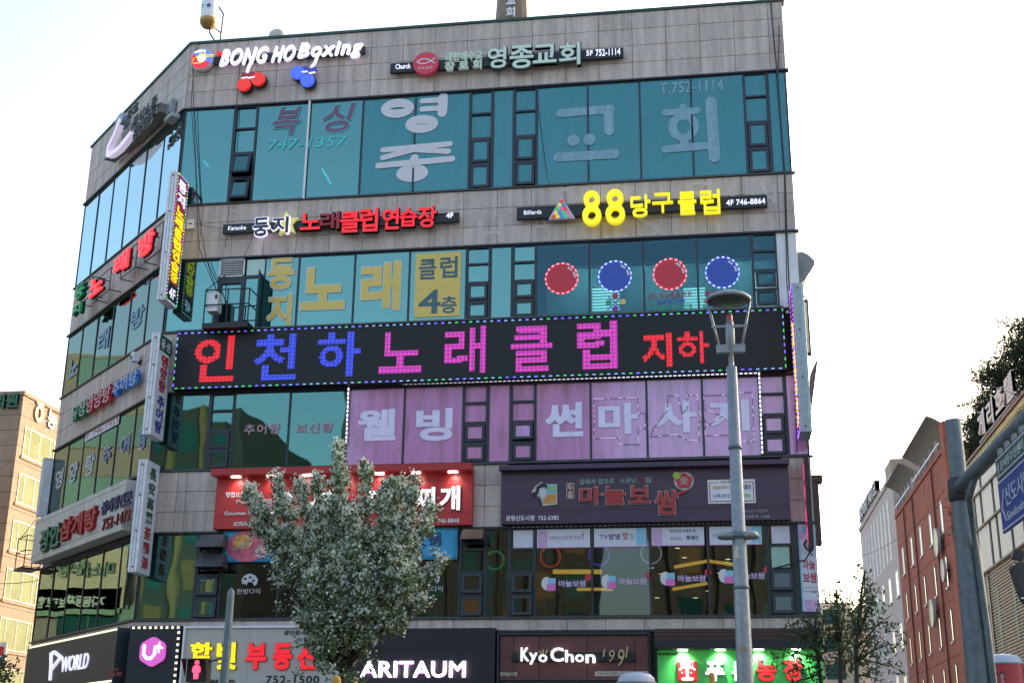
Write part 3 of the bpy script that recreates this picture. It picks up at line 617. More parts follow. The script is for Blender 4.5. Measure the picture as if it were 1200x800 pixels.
# ------------------------------------------------------------------ fourth floor band
s = S1('karaoke_sign', FR, 262, 274, 'karaoke sign with white 둥지, yellow star and red 노래클럽연습장 letters, 4F')
bar(s, (261.5, 263, 537.5, 259.5))
T(s, 'Karaoke', (267.5, 265, 288, 268.8), M_whitelit, one=True, w=(0.22, 0.235)); T(s, '4F', (523, 249.5, 531, 255), M_whitelit, one=True, bold=0.02, w=(0.22, 0.235))
c = s.uv(335.5, 261.5, 0.3); s.poly('star', [(c[0]+(0.42 if k % 2 == 0 else 0.19)*math.sin(math.pi*k/5-0.1), c[1]+(0.42 if k % 2 == 0 else 0.19)*math.cos(math.pi*k/5-0.1)) for k in range(10)], 0.14, 0.30, lit('star yellow', (0.75, 0.68, 0.22), 0.2))
M_navyf = mat('navy letter face', (0.01, 0.015, 0.05), 0.4)
for ch, r in (('둥', (297.5, 255.5, 313.5, 276)), ('지', (319, 254.5, 337, 272))): G(s, ch, r, M_navyf, 0.30, 0.36, bold=0.03, edge=M_whitelit, ew=0.03)
for i, (ch, r) in enumerate((('노', (352.5, 250, 374.5, 268)), ('래', (375, 248.5, 397, 267.5)), ('클', (399, 248.5, 420.5, 271.5)), ('럽', (422.5, 244.5, 442, 270.5)), ('연', (448.5, 244, 467, 268)), ('습', (468.7, 244, 488, 264.5)), ('장', (490, 242, 511, 265.5)))):
    G(s, ch, r, M_redlit if i != 1 else lit('dim red letter', (0.25, 0.012, 0.02), 0.15), bold=0.026, edge=M_green3, ew=0.012)
s = S1('billiards_sign', FR, 606, 255, 'billiards sign with ball triangle and yellow 88당구클럽 letters, 4F 746-8864')
bar(s, (605.5, 243, 899.5, 242))
T(s, 'Billiards', (614, 246.8, 634.5, 250.5), M_whitelit, one=True, w=(0.22, 0.235)); T(s, '4F 746-8864', (851, 234.3, 897, 238.5), M_whitelit, one=True, bold=0.02, w=(0.22, 0.235))
P3 = [s.uv(*p, 0.3) for p in ((658, 230), (642.5, 257), (674, 255.5))]
s.poly('ball_rack', P3, 0.16, 0.28, mat('silver rack', (0.5, 0.52, 0.55), 0.4))
cols = [lit('b%d' % i, c, 0.25) for i, c in enumerate(((0.7, 0.05, 0.03), (0.8, 0.6, 0.05), (0.05, 0.2, 0.6), (0.05, 0.5, 0.2), (0.6, 0.15, 0.3)))]
k = 0
for row in range(5):
    for j in range(row+1):
        t = (row+1.3)/5.9; L0 = [P3[0][i]+(P3[1][i]-P3[0][i])*t for i in (0, 1)]; R0 = [P3[0][i]+(P3[2][i]-P3[0][i])*t for i in (0, 1)]
        f_ = (j+1)/(row+2); s.disc('ball', (L0[0]+(R0[0]-L0[0])*f_, L0[1]+(R0[1]-L0[1])*f_), 0.058, 0.058, 0.28, 0.30, cols[k % 5], n=12); k += 1
for r in ((682, 224, 704.5, 262.5), (709, 222.5, 732.5, 261)):
    q = s.R(r, 0.4); cx_ = (q[0]+q[1])/2; H8 = q[3]-q[2]; rx = (q[1]-q[0])/2
    s.ring('letter', (cx_, q[2]+H8*0.29), rx, H8*0.29, 0.155, 0.22, 0.40, M_yellowlit); s.ring('letter', (cx_, q[3]-H8*0.24), rx*0.86, H8*0.25, 0.14, 0.22, 0.403, M_yellowlit)
for ch, r in (('당', (738.5, 228.5, 762.5, 253)), ('구', (764, 226.5, 789, 247.5)), ('클', (794, 225, 816.5, 250)), ('럽', (820, 222.5, 844.5, 249.5))): G(s, ch, r, M_yellowlit, bold=0.012)

# fourth floor window lettering
M_yf = lit('yellow film', (0.52, 0.40, 0.10), 0.10); M_tg = mat('grey teal film', (0.05, 0.13, 0.15), 0.5)
s = S1('window_lettering', FR, 312, 384, 'yellow 둥지 노래 letters with pale edges on the fourth floor glass', 'window sign')
M_edge = lit('pale edge film', (0.45, 0.48, 0.48), 0.1)
for ch, r, b in (('둥', (316, 303, 343, 338), 0.045), ('지', (315, 345.5, 340, 381), 0.045), ('노', (355, 314.5, 403, 361), 0.05), ('래', (425, 308, 468, 362), 0.05)): G(s, ch, r, M_yf, 0.008, 0.012, bold=b); q = s.R(r, 0.0); s.glyph(ch, q, 0.002, 0.006, M_edge, bold=b+0.02, grow=0.035, name='letter_border')
s = S1('window_lettering', FR, 487, 372, 'yellow rounded window panel reading 클럽 4층 in grey green', 'window sign')
s.box('panel', s.R((487.5, 297.5, 539, 370), 0), 0.002, 0.006, M_yf)
for ch, r in (('클', (491, 304, 511, 327)), ('럽', (516, 301, 536, 325)), ('4', (491, 340, 516, 367)), ('층', (517, 347, 535, 366.5))): G(s, ch, r, M_tg, 0.006, 0.010, bold=0.03)
# billiard balls on the windows
bl = [((658.3, 326.5), 'red', 'leftmost red billiard ball disc with dashed red lights on the fourth floor glass'), ((720.6, 324), 'blue', 'blue ball disc with blue lights above the crossed cues on the glass'),
      ((785, 321.5), 'red', 'red billiard ball disc over the ALL lettering, ringed by red lights'), ((846.5, 319.5), 'blue', 'rightmost blue ball disc on the glass just above the street lamp head')]
for (cx, cy), col, lab in bl:
    s = S1('ball_disc', FR, cx, cy, lab, 'window sign', 'billiard ball discs on the fourth floor windows')
    f = lit('ball red', (0.30, 0.015, 0.03), 0.25) if col == 'red' else lit('ball blue', (0.02, 0.05, 0.28), 0.22)
    s.disc('disc', (0, 0), 0.46, 0.46, 0.002, 0.012, f, n=36)
    for a0, a1, r_ in ((62, 38, 0.38), (28, 2, 0.39)):
        s.poly('highlight', [((r_+0.03)*math.cos(math.radians(a0+(a1-a0)*t/6)), (r_+0.03)*math.sin(math.radians(a0+(a1-a0)*t/6))) for t in range(7)]+[((r_-0.03)*math.cos(math.radians(a1+(a0-a1)*t/6)), (r_-0.03)*math.sin(math.radians(a1+(a0-a1)*t/6))) for t in range(7)], 0.012, 0.015, M_wf)
    e = lit('red lamp', (1, 0.15, 0.2), 1.4) if col == 'red' else lit('blue lamp', (0.25, 0.3, 1), 1.4)
    s.dots([(0.47*math.cos(2*math.pi*i/60), 0.47*math.sin(2*math.pi*i/60)) for i in range(61)], 19, (0.085, 0.035), 0.015, 0.035, [e], 'light_ring')
s = S1('window_lettering', FR, 759, 362, 'small red, blue and green lines starting ALL 아스트로 프로 on the glass', 'window sign')
fr, fb, fg = mat('red film', (0.40, 0.04, 0.10), 0.5), mat('blue film', (0.08, 0.10, 0.42), 0.5), mat('green film', (0.04, 0.32, 0.20), 0.5)
T(s, 'ALL 아스트로 프로', (759.5, 343.5, 811, 348), fr, one=True, bold=0.03, w=(0.001, 0.005)); T(s, '선수용 대대', (769, 351, 803, 355.5), fb, one=True, bold=0.03, w=(0.001, 0.005)); T(s, '3구전용 중대·포켓볼', (759, 357.5, 812, 362), fg, one=True, bold=0.02, w=(0.001, 0.005))
T(s, '최신형', (825, 341, 850, 346), fr, one=True, bold=0.03, w=(0.001, 0.005)); T(s, '골벳', (824, 349.5, 842, 354.5), fr, one=True, bold=0.03, w=(0.001, 0.005)); T(s, '탈 7 대', (823, 357, 850, 362), fg, one=True, bold=0.02, w=(0.001, 0.005))
s = S1('window_emblem', FR, 721, 354, 'four small balls around crossed cues stuck below the blue disc', 'window sign')
s.stroke('cue', [(-0.22, -0.22), (0.20, 0.18)], 0.03, 0.002, 0.006, fb); s.stroke('cue', [(0.22, -0.22), (-0.20, 0.18)], 0.03, 0.002, 0.0075, fb)
for (x, y), m in (((0, 0.19), fr), ((-0.19, -0.01), fg), ((0.22, 0.0), M_yf), ((0, -0.20), mat('purple film', (0.2, 0.04, 0.35), 0.5))): s.disc('ball', (x, y), 0.09, 0.09, 0.008, 0.012, m, n=16)
# dark blind behind the billiard windows
s = S1('window_blind', FR, 628, 305, 'dark roller blind drawn down behind the top of the billiard hall windows', 'blind')
u0, u1 = 11.4, 17.6; s.box('blind', (u0-s.u, u1-s.u, 15.72-s.v, 16.3-s.v), -0.30, -0.27, mat('navy blind', (0.012, 0.022, 0.05), 0.7)); s.box('blind_rail', (u0-s.u, u1-s.u, 15.69-s.v, 15.72-s.v), -0.31, -0.26, M_frame)
M_tealwall = mat('teal partition', (0.24, 0.37, 0.40), 0.8, streak=0.1)
part('interior_wall', MB().box(11.4, 18.5, 2.2, 2.3, 14.0, 16.33), M_tealwall, label='teal inner wall of the billiard hall')
for px0, px1, lab in ((694, 726, 'stack of white tube lights behind the second pair of billiard windows'), (801, 827, 'stack of white tube lights behind the ALL lettering on the glass')):
    A_, B_ = onY(px0, 351, 1.2), onY(px1, 350, 1.2); r = empty('striped_ceiling_lamp', tuple((A_+B_)/2), None, lab, 'lamp', 'striped tube light panels in the billiard hall'); hw = (B_[0]-A_[0])/2
    for i in range(8): MB().tube([(-hw, 0, 0.33-i*0.095), (hw, 0, 0.33-i*0.095)], 0.022, 6).build('tube', lit('cool tube', (0.8, 1, 0.95), 2.5), r)
    MB().box(-hw, hw, 0.05, 0.08, -0.4, 0.4).build('housing', M_tealwall, r)
for k in range(3):  # lamps added behind the blind to brighten the hall, none seen there
    r = empty('fill_lamp', (12.6+k*2.3, 1.3, 16.25), None, 'added fill lamp %s behind the dark blind of the billiard hall' % ('at the left', 'in the middle', 'at the right')[k], 'lamp', 'added fill lamps of the billiard hall')
    MB().lathe([(0, 0), (0.2, 0.0), (0.2, 0.05)], (0, 0, 0), 16).build('diffuser', lit('cool tube', (0.8, 1, 0.95), 2.5), r)
    l = bpy.data.lights.new('lamp', 'POINT'); l.energy = 20; l.color = (0.8, 1, 0.97); l.shadow_soft_size = 0.2; lo_ = bpy.data.objects.new('lamp', l); COL.objects.link(lo_); lo_.parent = r; lo_.location = (0, 0, -0.15)
for (a, b_, lab) in ((377.5, 388, 'short slanted white tube light glowing behind the boxing gym glass'), (239, 244, 'tiny white light glowing behind the far left fifth floor glass')):
    y0, y1 = (198, 216) if a > 300 else (189, 195); A_, B_ = onY(a, y0, 0.5), onY(b_, y1, 0.5); c = (A_+B_)/2; r = empty('ceiling_light', tuple(c), None, lab, 'lamp'); MB().tube([tuple(A_-c), tuple(B_-c)], 0.035, 6).build('tube', lit('bright tube', (0.8, 1, 0.85), 14), r); MB().tube([tuple(A_-c+np.array([0, .07, 0])), tuple(B_-c+np.array([0, .07, 0]))], 0.03, 5).build('housing', M_frame, r)
# ------------------------------------------------------------------ LED screen sign
s = S1('led_sign', FR, 209, 454, 'long black LED sign with red, blue and magenta 인천하노래클럽 지하 letters')
q = s.R((207.5, 389.5, 922.5, 432.5), 0.36); s.box('cabinet', q, 0.02, 0.34, M_board, 0.01)
s.box('screen', (q[0]+0.05, q[1]-0.05, q[2]+0.06, q[3]-0.05), 0.34, 0.352, mat('led matrix', (0.003, 0.003, 0.0032), 0.6, var=0.5, scale=60))
def ledmat(name, c1, c2, k):
    if name in MATS: return MATS[name]
    m = bpy.data.materials.new(name); m.use_nodes = True; t = m.node_tree; p = t.nodes['Principled BSDF']; p.inputs['Base Color'].default_value = (0.02, 0.02, 0.02, 1)
    g = t.nodes.new('ShaderNodeTexCoord'); ck = t.nodes.new('ShaderNodeTexWave'); ck.bands_direction = 'X'; ck.inputs['Scale'].default_value = 2.6; ck.inputs['Distortion'].default_value = 0.0
    c_ = t.nodes.new('ShaderNodeTexWave'); c_.bands_direction = 'Y'; c_.inputs['Scale'].default_value = 2.6
    t.links.new(g.outputs['Object'], ck.inputs['Vector']); t.links.new(g.outputs['Object'], c_.inputs['Vector'])
    a = t.nodes.new('ShaderNodeMath'); a.operation = 'ADD'; t.links.new(ck.outputs['Fac'], a.inputs[0]); t.links.new(c_.outputs['Fac'], a.inputs[1])
    mr = t.nodes.new('ShaderNodeMapRange'); mr.inputs[2].default_value = 2; t.links.new(a.outputs[0], mr.inputs[0])
    mx = t.nodes.new('ShaderNodeMix'); mx.data_type = 'RGBA'; mx.inputs[6].default_value = (*c1, 1); mx.inputs[7].default_value = (*c2, 1); t.links.new(mr.outputs[0], mx.inputs[0])
    t.links.new(mx.outputs[2], p.inputs['Emission Color']); p.inputs['Emission Strength'].default_value = k*0.62; MATS[name] = m; return m
L_red = ledmat('led red', (0.35, 0.001, 0.006), (1.0, 0.006, 0.02), 0.42); L_blue = ledmat('led blue', (0.015, 0.015, 0.35), (0.04, 0.09, 1.0), 0.40); L_mag = ledmat('led magenta', (0.22, 0.015, 0.40), (0.95, 0.05, 0.55), 0.36)
def led_letter(s, c, r, m, cell=0.052):
    q = s.R(r, 0.37); v, f = _glyph(c, 0.03); lo, hi = v.min(0), v.max(0); t = (v-lo)/(hi-lo)
    X = q[0]+t[:, 0]*(q[1]-q[0]); Y = q[2]+t[:, 1]*(q[3]-q[2]); front = v[:, 2] > 0
    nx, ny = int((q[1]-q[0])/cell)+1, int((q[3]-q[2])/cell)+1
    gx = q[0]+(np.arange(nx)+0.5)*cell; gy = q[2]+(np.arange(ny)+0.5)*cell; GX, GY = np.meshgrid(gx, gy, indexing='ij'); on = np.zeros(GX.shape, bool)
    for fc in f:
        if not all(front[i] for i in fc): continue
        for k in range(1, len(fc)-1):
            a, b_, d = fc[0], fc[k], fc[k+1]
            def e(i, j): return (X[j]-X[i])*(GY-Y[i])-(Y[j]-Y[i])*(GX-X[i])
            e1, e2, e3 = e(a, b_), e(b_, d), e(d, a); on |= ((e1 >= 0) & (e2 >= 0) & (e3 >= 0)) | ((e1 <= 0) & (e2 <= 0) & (e3 <= 0))
    idx = {}; V = []; Fc = []
    def vi(i, j):
        if (i, j) not in idx: idx[(i, j)] = len(V); V.append((q[0]+i*cell, q[2]+j*cell, 0.360))
        return idx[(i, j)]
    for i in range(nx):
        for j in range(ny):
            if on[i, j]: Fc.append((vi(i, j), vi(i+1, j), vi(i+1, j+1), vi(i, j+1)))
    o = mk('led_letter', V, Fc, m, s.root); sf = o.modifiers.new('solid', 'SOLIDIFY'); sf.thickness = 0.006
for ch, r, m in (('인', (230, 394.5, 272.6, 446), L_red), ('천', (299.6, 392, 346, 444), L_blue), ('하', (373, 389.5, 421, 440), L_blue), ('노', (445.5, 390, 493.5, 436), L_mag), ('래', (521.6, 383, 569.5, 436), L_mag), ('클', (598.5, 383, 646.5, 434), L_mag), ('럽', (676, 377.5, 723, 431), L_mag), ('지', (752, 390, 788, 429), L_red), ('하', (793, 389, 831, 425), L_red)): led_letter(s, ch, r, m)
lb = [lit('strip blue', (0.12, 0.12, 1), 1.0), lit('strip pale blue', (0.2, 0.4, 0.8), 0.7), lit('strip green', (0.04, 0.6, 0.18), 0.7), lit('strip blue b', (0.12, 0.12, 1), 1.5), lit('strip sky', (0.25, 0.45, 0.7), 0.6)]
e = 0.035; s.dots([(q[0]+e, q[2]+e), (q[1]-e, q[2]+e), (q[1]-e, q[3]-e), (q[0]+e, q[3]-e), (q[0]+e, q[2]+e)], None, (0.085, 0.026), 0.352, 0.37, lb, per=0.205)
s.box('drip_rail', (q[0], q[1], q[3]+0.005, q[3]+0.06), 0.02, 0.40, M_flash)
# ------------------------------------------------------------------ third floor lettering
M_pkf = mat('pink film letters', (0.42, 0.22, 0.28), 0.5); M_lil = mat('lilac film letters', (0.76, 0.70, 0.92), 0.5, var=0.05, streak=0.1)
s = S1('window_lettering', FR, 286, 508, 'small pale pink 추어탕 and 보신탕 words on the dark third floor glass', 'window sign')
for t_, r in (('추어탕', (286.5, 497, 328.5, 508)), ('보신탕', (347.5, 496, 390, 506.5))): s.text(t_, s.R(r, 0), 0.001, 0.005, M_pkf, bold=0.03, gap=0.1, edge=None)
s = S1('window_lettering', FR, 420, 516, 'lilac 웰빙 letters on the left pink windows of the third floor', 'window sign')
for ch, r in (('웰', (420, 480, 463.5, 515.5)), ('빙', (488, 479, 530, 516))): G(s, ch, r, M_lil, 0.001, 0.006, bold=0.05)
s = S1('window_lettering', FR, 639, 511, 'lilac 썬마사지 letters, three outlined by lamp strings, on the right pink windows', 'window sign')
wl = [lit('white lamp', (0.85, 0.85, 1), 1.1), M_dark]
for k, (ch, r) in enumerate((('썬', (639, 472, 683.5, 511)), ('마', (701, 473, 748, 508)), ('사', (766, 470, 817, 506)), ('지', (830, 469, 879, 504.5)))):
    G(s, ch, r, M_lil, 0.001, 0.006, bold=0.05)
    if k:
        q = s.R(r, 0.03); a, b_, c, d = q[0]-0.12, q[1]+0.1, q[2]-0.1, q[3]+0.15; mx_ = (a+b_)/2
        pts = {1: [(a, c), (a, d), (b_-0.1, d), (b_-0.1, d-0.45), (b_+0.1, d-0.45), (b_+0.1, c+0.25), (b_-0.1, c+0.25), (b_-0.1, c-0.2), (mx_+0.05, c-0.18), (mx_+0.05, c), (a, c)],
               2: [(a, c), (a+0.1, c+0.25), (a+0.5, d-0.4), (a+0.5, d), (mx_+0.1, d), (mx_+0.2, d-0.5), (b_-0.35, d-0.4), (b_-0.35, d), (b_-0.05, d), (b_-0.05, d-0.45), (b_+0.15, c+0.4), (b_-0.05, c+0.4), (b_-0.05, c-0.15), (b_-0.4, c-0.1), (mx_, c+0.05), (a, c)],
               3: [(a, c), (a, c+0.25), (a+0.5, d-0.6), (a, d-0.4), (a, d), (mx_+0.15, d), (b_-0.4, d-0.4), (b_-0.4, d+0.05), (b_, d+0.05), (b_, c-0.2), (b_-0.4, c-0.2), (b_-0.4, c+0.1), (mx_, c), (a, c)]}[k]
        s.dots(pts, None, (0.065, 0.014), 0.02, 0.03, [lit('weak white lamp', (0.6, 0.6, 0.75), 0.35), M_dred, M_dark], per=0.075)
s = S1('light_string', FR, 408, 533, 'white dashed lamp string framing the pink third floor windows', 'light string')
p0, p1, p2, p3 = [s.uv(*p, 0.12) for p in ((405.5, 520), (408.5, 451.5), (889.5, 436.5), (893.5, 532))]
s.dots([p0, p1, p2, p3], None, (0.085, 0.04), 0.10, 0.125, [wl[0]], per=0.13)
for a, b_ in ((p0, p1), (p1, p2), (p2, p3)): MB().tube([(*a, 0.09), (*b_, 0.09)], 0.03, 6).build('strip', M_black, s.root)

# ------------------------------------------------------------------ second floor sign boards
s = S1('restaurant_sign', FR, 254, 619, 'red restaurant sign with hood lights and white 찌개 letters, phone 746-8848')
q = s.R((254.5, 554, 552.5, 614.5), 0.3); s.box('board', q, 0.02, 0.28, M_red, 0.01)
s.box('hood', (q[0]-0.03, q[1]+0.03, q[3]-0.16, q[3]+0.04), 0.28, 0.70, M_red, 0.01)
for v in (0.35, 1.25): s.box('groove', (q[0], q[1], q[3]-v-0.012, q[3]-v), 0.281, 0.285, M_dred)
def spots(s, us, v, w, col, power, size=0.35):
    for u in us:
        o = s.box('lamp', (u-0.13, u+0.13, v-0.03, v), w-0.05, w+0.05, lit('spot face %s' % (col,), col, 6.0))
        l = bpy.data.lights.new('spot', 'SPOT'); l.energy = power*0.62; l.spot_size = math.radians(115); l.spot_blend = 0.9; l.color = col; l.shadow_soft_size = 0.05
        lo = bpy.data.objects.new('spot', l); COL.objects.link(lo); lo.parent = o
        d = Vector((0, -1, -0.55 if w > 0.5 else -0.5)); lo.matrix_local = Matrix.Translation((u, v-0.05, w)) @ Vector((0, -1.0, -0.75)).to_track_quat('-Z', 'Y').to_matrix().to_4x4()
spots(s, [s.uv(x, 557, 0.6)[0] for x in (275.6, 317, 359, 402, 443.6, 486.5, 530)], q[3]-0.165, 0.52, (1, 0.95, 0.85), 7)
def TT(s, txt, r, m, w, **k): return s.text(txt, s.R(r, w), w, w+k.pop('d', 0.012), m, **k)
TT(s, '맛집으로 소문난', (265, 576.5, 307, 582), M_white, 0.28, one=True, bold=0.02); TT(s, '부대찌개 전문점', (277, 585, 318, 590), M_white, 0.28, one=True, bold=0.02)
TT(s, 'Goumsu Budae-Jjigae', (263, 599, 327, 603.5), M_white, 0.28, one=True, bold=0.01); TT(s, 'KOREAN RESTAURANT', (274, 611, 325, 615), M_white, 0.28, one=True, bold=0.01, shear=0.2); TT(s, '746-8848', (513, 607.5, 538, 612), M_white, 0.28, one=True, bold=0.01)
M_wl = lit('lit white sign letter', (0.85, 0.83, 0.83), 0.45)
for ch, r in (('오', (318, 576, 344, 601)), ('부', (365, 573, 392, 600)), ('대', (432, 572, 460, 598)), ('찌', (487, 570.5, 509, 598)), ('개', (515.5, 569, 538.5, 597))): G(s, ch, r, M_wl, 0.28, 0.36, bold=0.04, edge=M_black, ew=0.02)
s = S1('restaurant_sign', FR, 588, 613, 'dark purple sign with woman logo and red 마늘보쌈 letters, 752-5382')
M_pur = mat('dark purple metal', (0.055, 0.026, 0.060), 0.4, var=0.06)
q = s.R((587.5, 549, 927, 608.5), 0.25); s.box('board', q, 0.02, 0.25, M_pur, 0.01); s.box('hood', (q[0]-0.03, q[1]+0.03, q[3]-0.10, q[3]+0.04), 0.25, 0.50, M_pur, 0.01); s.box('groove', (q[0], q[1], q[2]+0.35, q[2]+0.362), 0.251, 0.256, M_black)
c = s.uv(638, 578, 0.3)
M_or = mat('orange enamel', (0.55, 0.25, 0.04), 0.5); M_cream = mat('cream enamel', (0.50, 0.47, 0.42), 0.5); M_skin = mat('pale enamel', (0.5, 0.5, 0.55), 0.5)
s.poly('logo_base', [(c[0]+x, c[1]+y) for x, y in ((-0.05, -0.34), (0.35, -0.30), (0.35, 0.26), (0.05, 0.26), (-0.10, 0.33), (-0.25, 0.22), (-0.36, 0.06), (-0.30, -0.02), (-0.22, -0.03))], 0.25, 0.29, M_cream)
s.poly('logo_picture', [(c[0]+x, c[1]+y) for x, y in ((-0.02, -0.28), (0.32, -0.26), (0.32, 0.0), (0.1, -0.04), (-0.02, -0.1))], 0.29, 0.296, M_or); s.poly('logo_picture', [(c[0]+x, c[1]+y) for x, y in ((0.0, 0.0), (0.32, 0.03), (0.32, 0.23), (0.02, 0.23))], 0.29, 0.297, mat('aqua enamel', (0.15, 0.45, 0.45), 0.5)); s.disc('logo_leaf', (c[0]+0.2, c[1]+0.15), 0.08, 0.05, 0.297, 0.300, mat('lime enamel', (0.4, 0.5, 0.08), 0.5), n=12)
s.poly('woman_face', [(c[0]+x, c[1]+y) for x, y in ((-0.05, -0.2), (0.05, -0.08), (0.07, 0.1), (-0.02, 0.18), (-0.13, 0.14), (-0.15, 0.0), (-0.1, -0.12))], 0.298, 0.303, M_skin)
s.poly('woman_hair', [(c[0]+x, c[1]+y) for x, y in ((-0.02, 0.30), (-0.12, 0.28), (-0.22, 0.18), (-0.24, 0.06), (-0.34, 0.03), (-0.32, -0.06), (-0.22, -0.05), (-0.17, 0.02), (-0.14, 0.14), (0.0, 0.19), (0.05, 0.12), (0.08, 0.22))], 0.303, 0.308, M_black); s.stroke('woman_collar', [(c[0]-0.16, c[1]-0.08), (c[0]-0.07, c[1]-0.3)], 0.035, 0.303, 0.309, M_black)
q2 = s.R((663.5, 565.5, 673, 584.5), 0.29); s.box('small_plaque', q2, 0.25, 0.29, M_cream, 0.02); s.box('small_plaque_face', (q2[0]+0.02, q2[1]-0.02, q2[2]+0.02, q2[3]-0.02), 0.29, 0.294, M_dred)
G(s, '두', (665, 567, 671.5, 574.5), M_cream, 0.294, 0.298); G(s, '툼', (665, 575.5, 671.5, 583), M_cream, 0.294, 0.298)
M_aq = mat('grey green letters', (0.22, 0.32, 0.28), 0.5)
TT(s, '입에서 입으로', (679, 561, 720, 566.5), M_aq, 0.25, one=True, bold=0.03); TT(s, '소문난', (726, 560, 746, 565.5), M_aq, 0.25, one=True, bold=0.03); TT(s, '맛', (748, 559, 755, 566), M_dred, 0.25, one=True, bold=0.03); TT(s, '집', (756, 559, 763, 565.5), M_aq, 0.25, one=True, bold=0.03)
M_rl = mat('red enamel letter', (0.38, 0.025, 0.03), 0.45)
for ch, r in (('마', (679, 570.5, 704.5, 591)), ('늘', (707, 569.5, 733, 590.5)), ('보', (736.5, 569, 762, 589)), ('쌈', (767, 574, 795, 602))): G(s, ch, r, M_rl, 0.25, 0.33, bold=0.045, edge=M_cream, ew=0.02)
q3 = s.R((788, 575, 804, 580), 0.33); s.stroke('brush_tail', [(q3[0], q3[2]), (q3[1], q3[3])], 0.07, 0.29, 0.32, M_rl)
c = s.uv(801.5, 563, 0.3)
for i in range(5): a = math.radians(90+72*i); s.disc('petal', (c[0]+0.13*math.cos(a), c[1]+0.12*math.sin(a)), 0.11, 0.10, 0.27, 0.30+0.001*i, mat('flower red', (0.5, 0.03, 0.05), 0.5), n=14)
s.disc('flower_back', c, 0.27, 0.25, 0.25, 0.272, M_cream); s.disc('leaf', (c[0]-0.19, c[1]+0.15), 0.11, 0.10, 0.272, 0.31, MATS['lime enamel'], n=14); s.glyph('愛', (c[0]-0.1, c[0]+0.1, c[1]-0.1, c[1]+0.1), 0.31, 0.316, M_cream)
q4 = s.R((829, 562, 886, 589), 0.28); s.box('plaque', q4, 0.25, 0.28, M_white, 0.03)
u0, u1, v0, v1 = q4
for nm, r in (('a', (u0+0.04, u1-0.04, v0+0.05, v0+0.075)), ('b', (u0+0.04, u0+0.065, v0+0.075, v1-0.07)), ('c', (u1-0.065, u1-0.04, v0+0.075, v1-0.07)), ('d', (u0+0.065, u0+0.3, v1-0.09, v1-0.07)), ('e', (u1-0.3, u1-0.065, v1-0.09, v1-0.07))): s.box('red_line', r, 0.28, 0.283, M_rl)
H = v1-v0; Wd = u1-u0
s.text('맛집으로 방송된 집', (u0+0.35, u1-0.35, v1-0.10, v1-0.03), 0.28, 0.284, M_black, one=True, bold=0.02)
s.text('생방송투데이', (u0+0.12, u0+Wd*0.45, v1-H*0.42, v1-H*0.26), 0.28, 0.284, M_or, one=True, bold=0.03); s.text('투데이', (u1-Wd*0.33, u1-0.12, v1-H*0.45, v1-H*0.22), 0.28, 0.284, M_navy, one=True, bold=0.05)
s.text('VJ특공대', (u0+0.12, u0+Wd*0.45, v0+H*0.2, v0+H*0.4), 0.28, 0.284, M_blue, one=True, bold=0.02); s.text('생생정보', (u1-Wd*0.36, u1-0.12, v0+H*0.22, v0+H*0.4), 0.28, 0.284, mat('leaf green paint', (0.15, 0.4, 0.05), 0.5), one=True, bold=0.04)
TT(s, '공항신도시점  752-5382', (593, 604, 655, 609), M_white, 0.25, one=True, bold=0.02)
TT(s, '마늘보쌈 가맹문의', (868, 597, 900, 600), M_silver, 0.25, one=True); TT(s, '창업문의 1588', (869, 603.5, 902, 606.5), M_silver, 0.25, one=True, bold=0.02)
for (x0, x1) in ((599, 933), (262, 538)):
    s = S1('light_string', FR, x0, 616, 'unlit lamp string under the purple sign' if x0 > 500 else 'unlit lamp string under the red restaurant sign', 'light string')
    a, b_ = s.uv(x0, 617.5 if x0 > 500 else 620.5, 0.12), s.uv(x1, 610.5 if x0 > 500 else 617.5, 0.12); s.dots([a, b_], None, (0.06, 0.03), 0.10, 0.12, [mat('dull lamp', (0.25, 0.25, 0.2), 0.4)], per=0.13); MB().tube([(*a, 0.08), (*b_, 0.08)], 0.02, 6).build('strip', M_black, s.root)
# exhaust hoods
def hood(name, r, lab, m):
    s = S1(name, FR, r[0], r[3], lab, 'exhaust hood', 'exhaust hoods on the second floor'); u0, u1, v0, v1 = s.R(r, 0.4)
    b = MB(); v = [(u0, v0, 0.02), (u1, v0, 0.02), (u1, v0, 0.62), (u0, v0, 0.62), (u0+0.02, v1, 0.02), (u1-0.02, v1, 0.02), (u1-0.02, v1, 0.30), (u0+0.02, v1, 0.30)]
    b.add(v, [(4, 5, 6, 7)[::-1], (0, 1, 5, 4)[::-1], (1, 2, 6, 5)[::-1], (2, 3, 7, 6)[::-1], (3, 0, 4, 7)[::-1]]); b.build('hood', m, s.root)
    s.box('back_plate', (u0-0.02, u1+0.02, v0-0.06, v1+0.02), 0.02, 0.035, M_frame); s.box('lip', (u0-0.01, u1+0.01, v0-0.02, v0), 0.60, 0.635, M_frame)
M_hood = mat('weathered sheet metal', (0.10, 0.095, 0.10), 0.45, metal=0.4, streak=0.3)
hood('exhaust_hood', (233, 625.5, 262, 641), 'upper of the two brown metal exhaust hoods left of the blue banner', M_hood); hood('exhaust_hood', (231, 648, 261.5, 664), 'lower of the two exhaust hoods, just above the small sash windows', M_hood)
hood('exhaust_hood', (541, 619, 566.5, 632), 'single brown exhaust hood at the right end of the blue banner', mat('rusty sheet metal', (0.13, 0.07, 0.05), 0.6, streak=0.3))
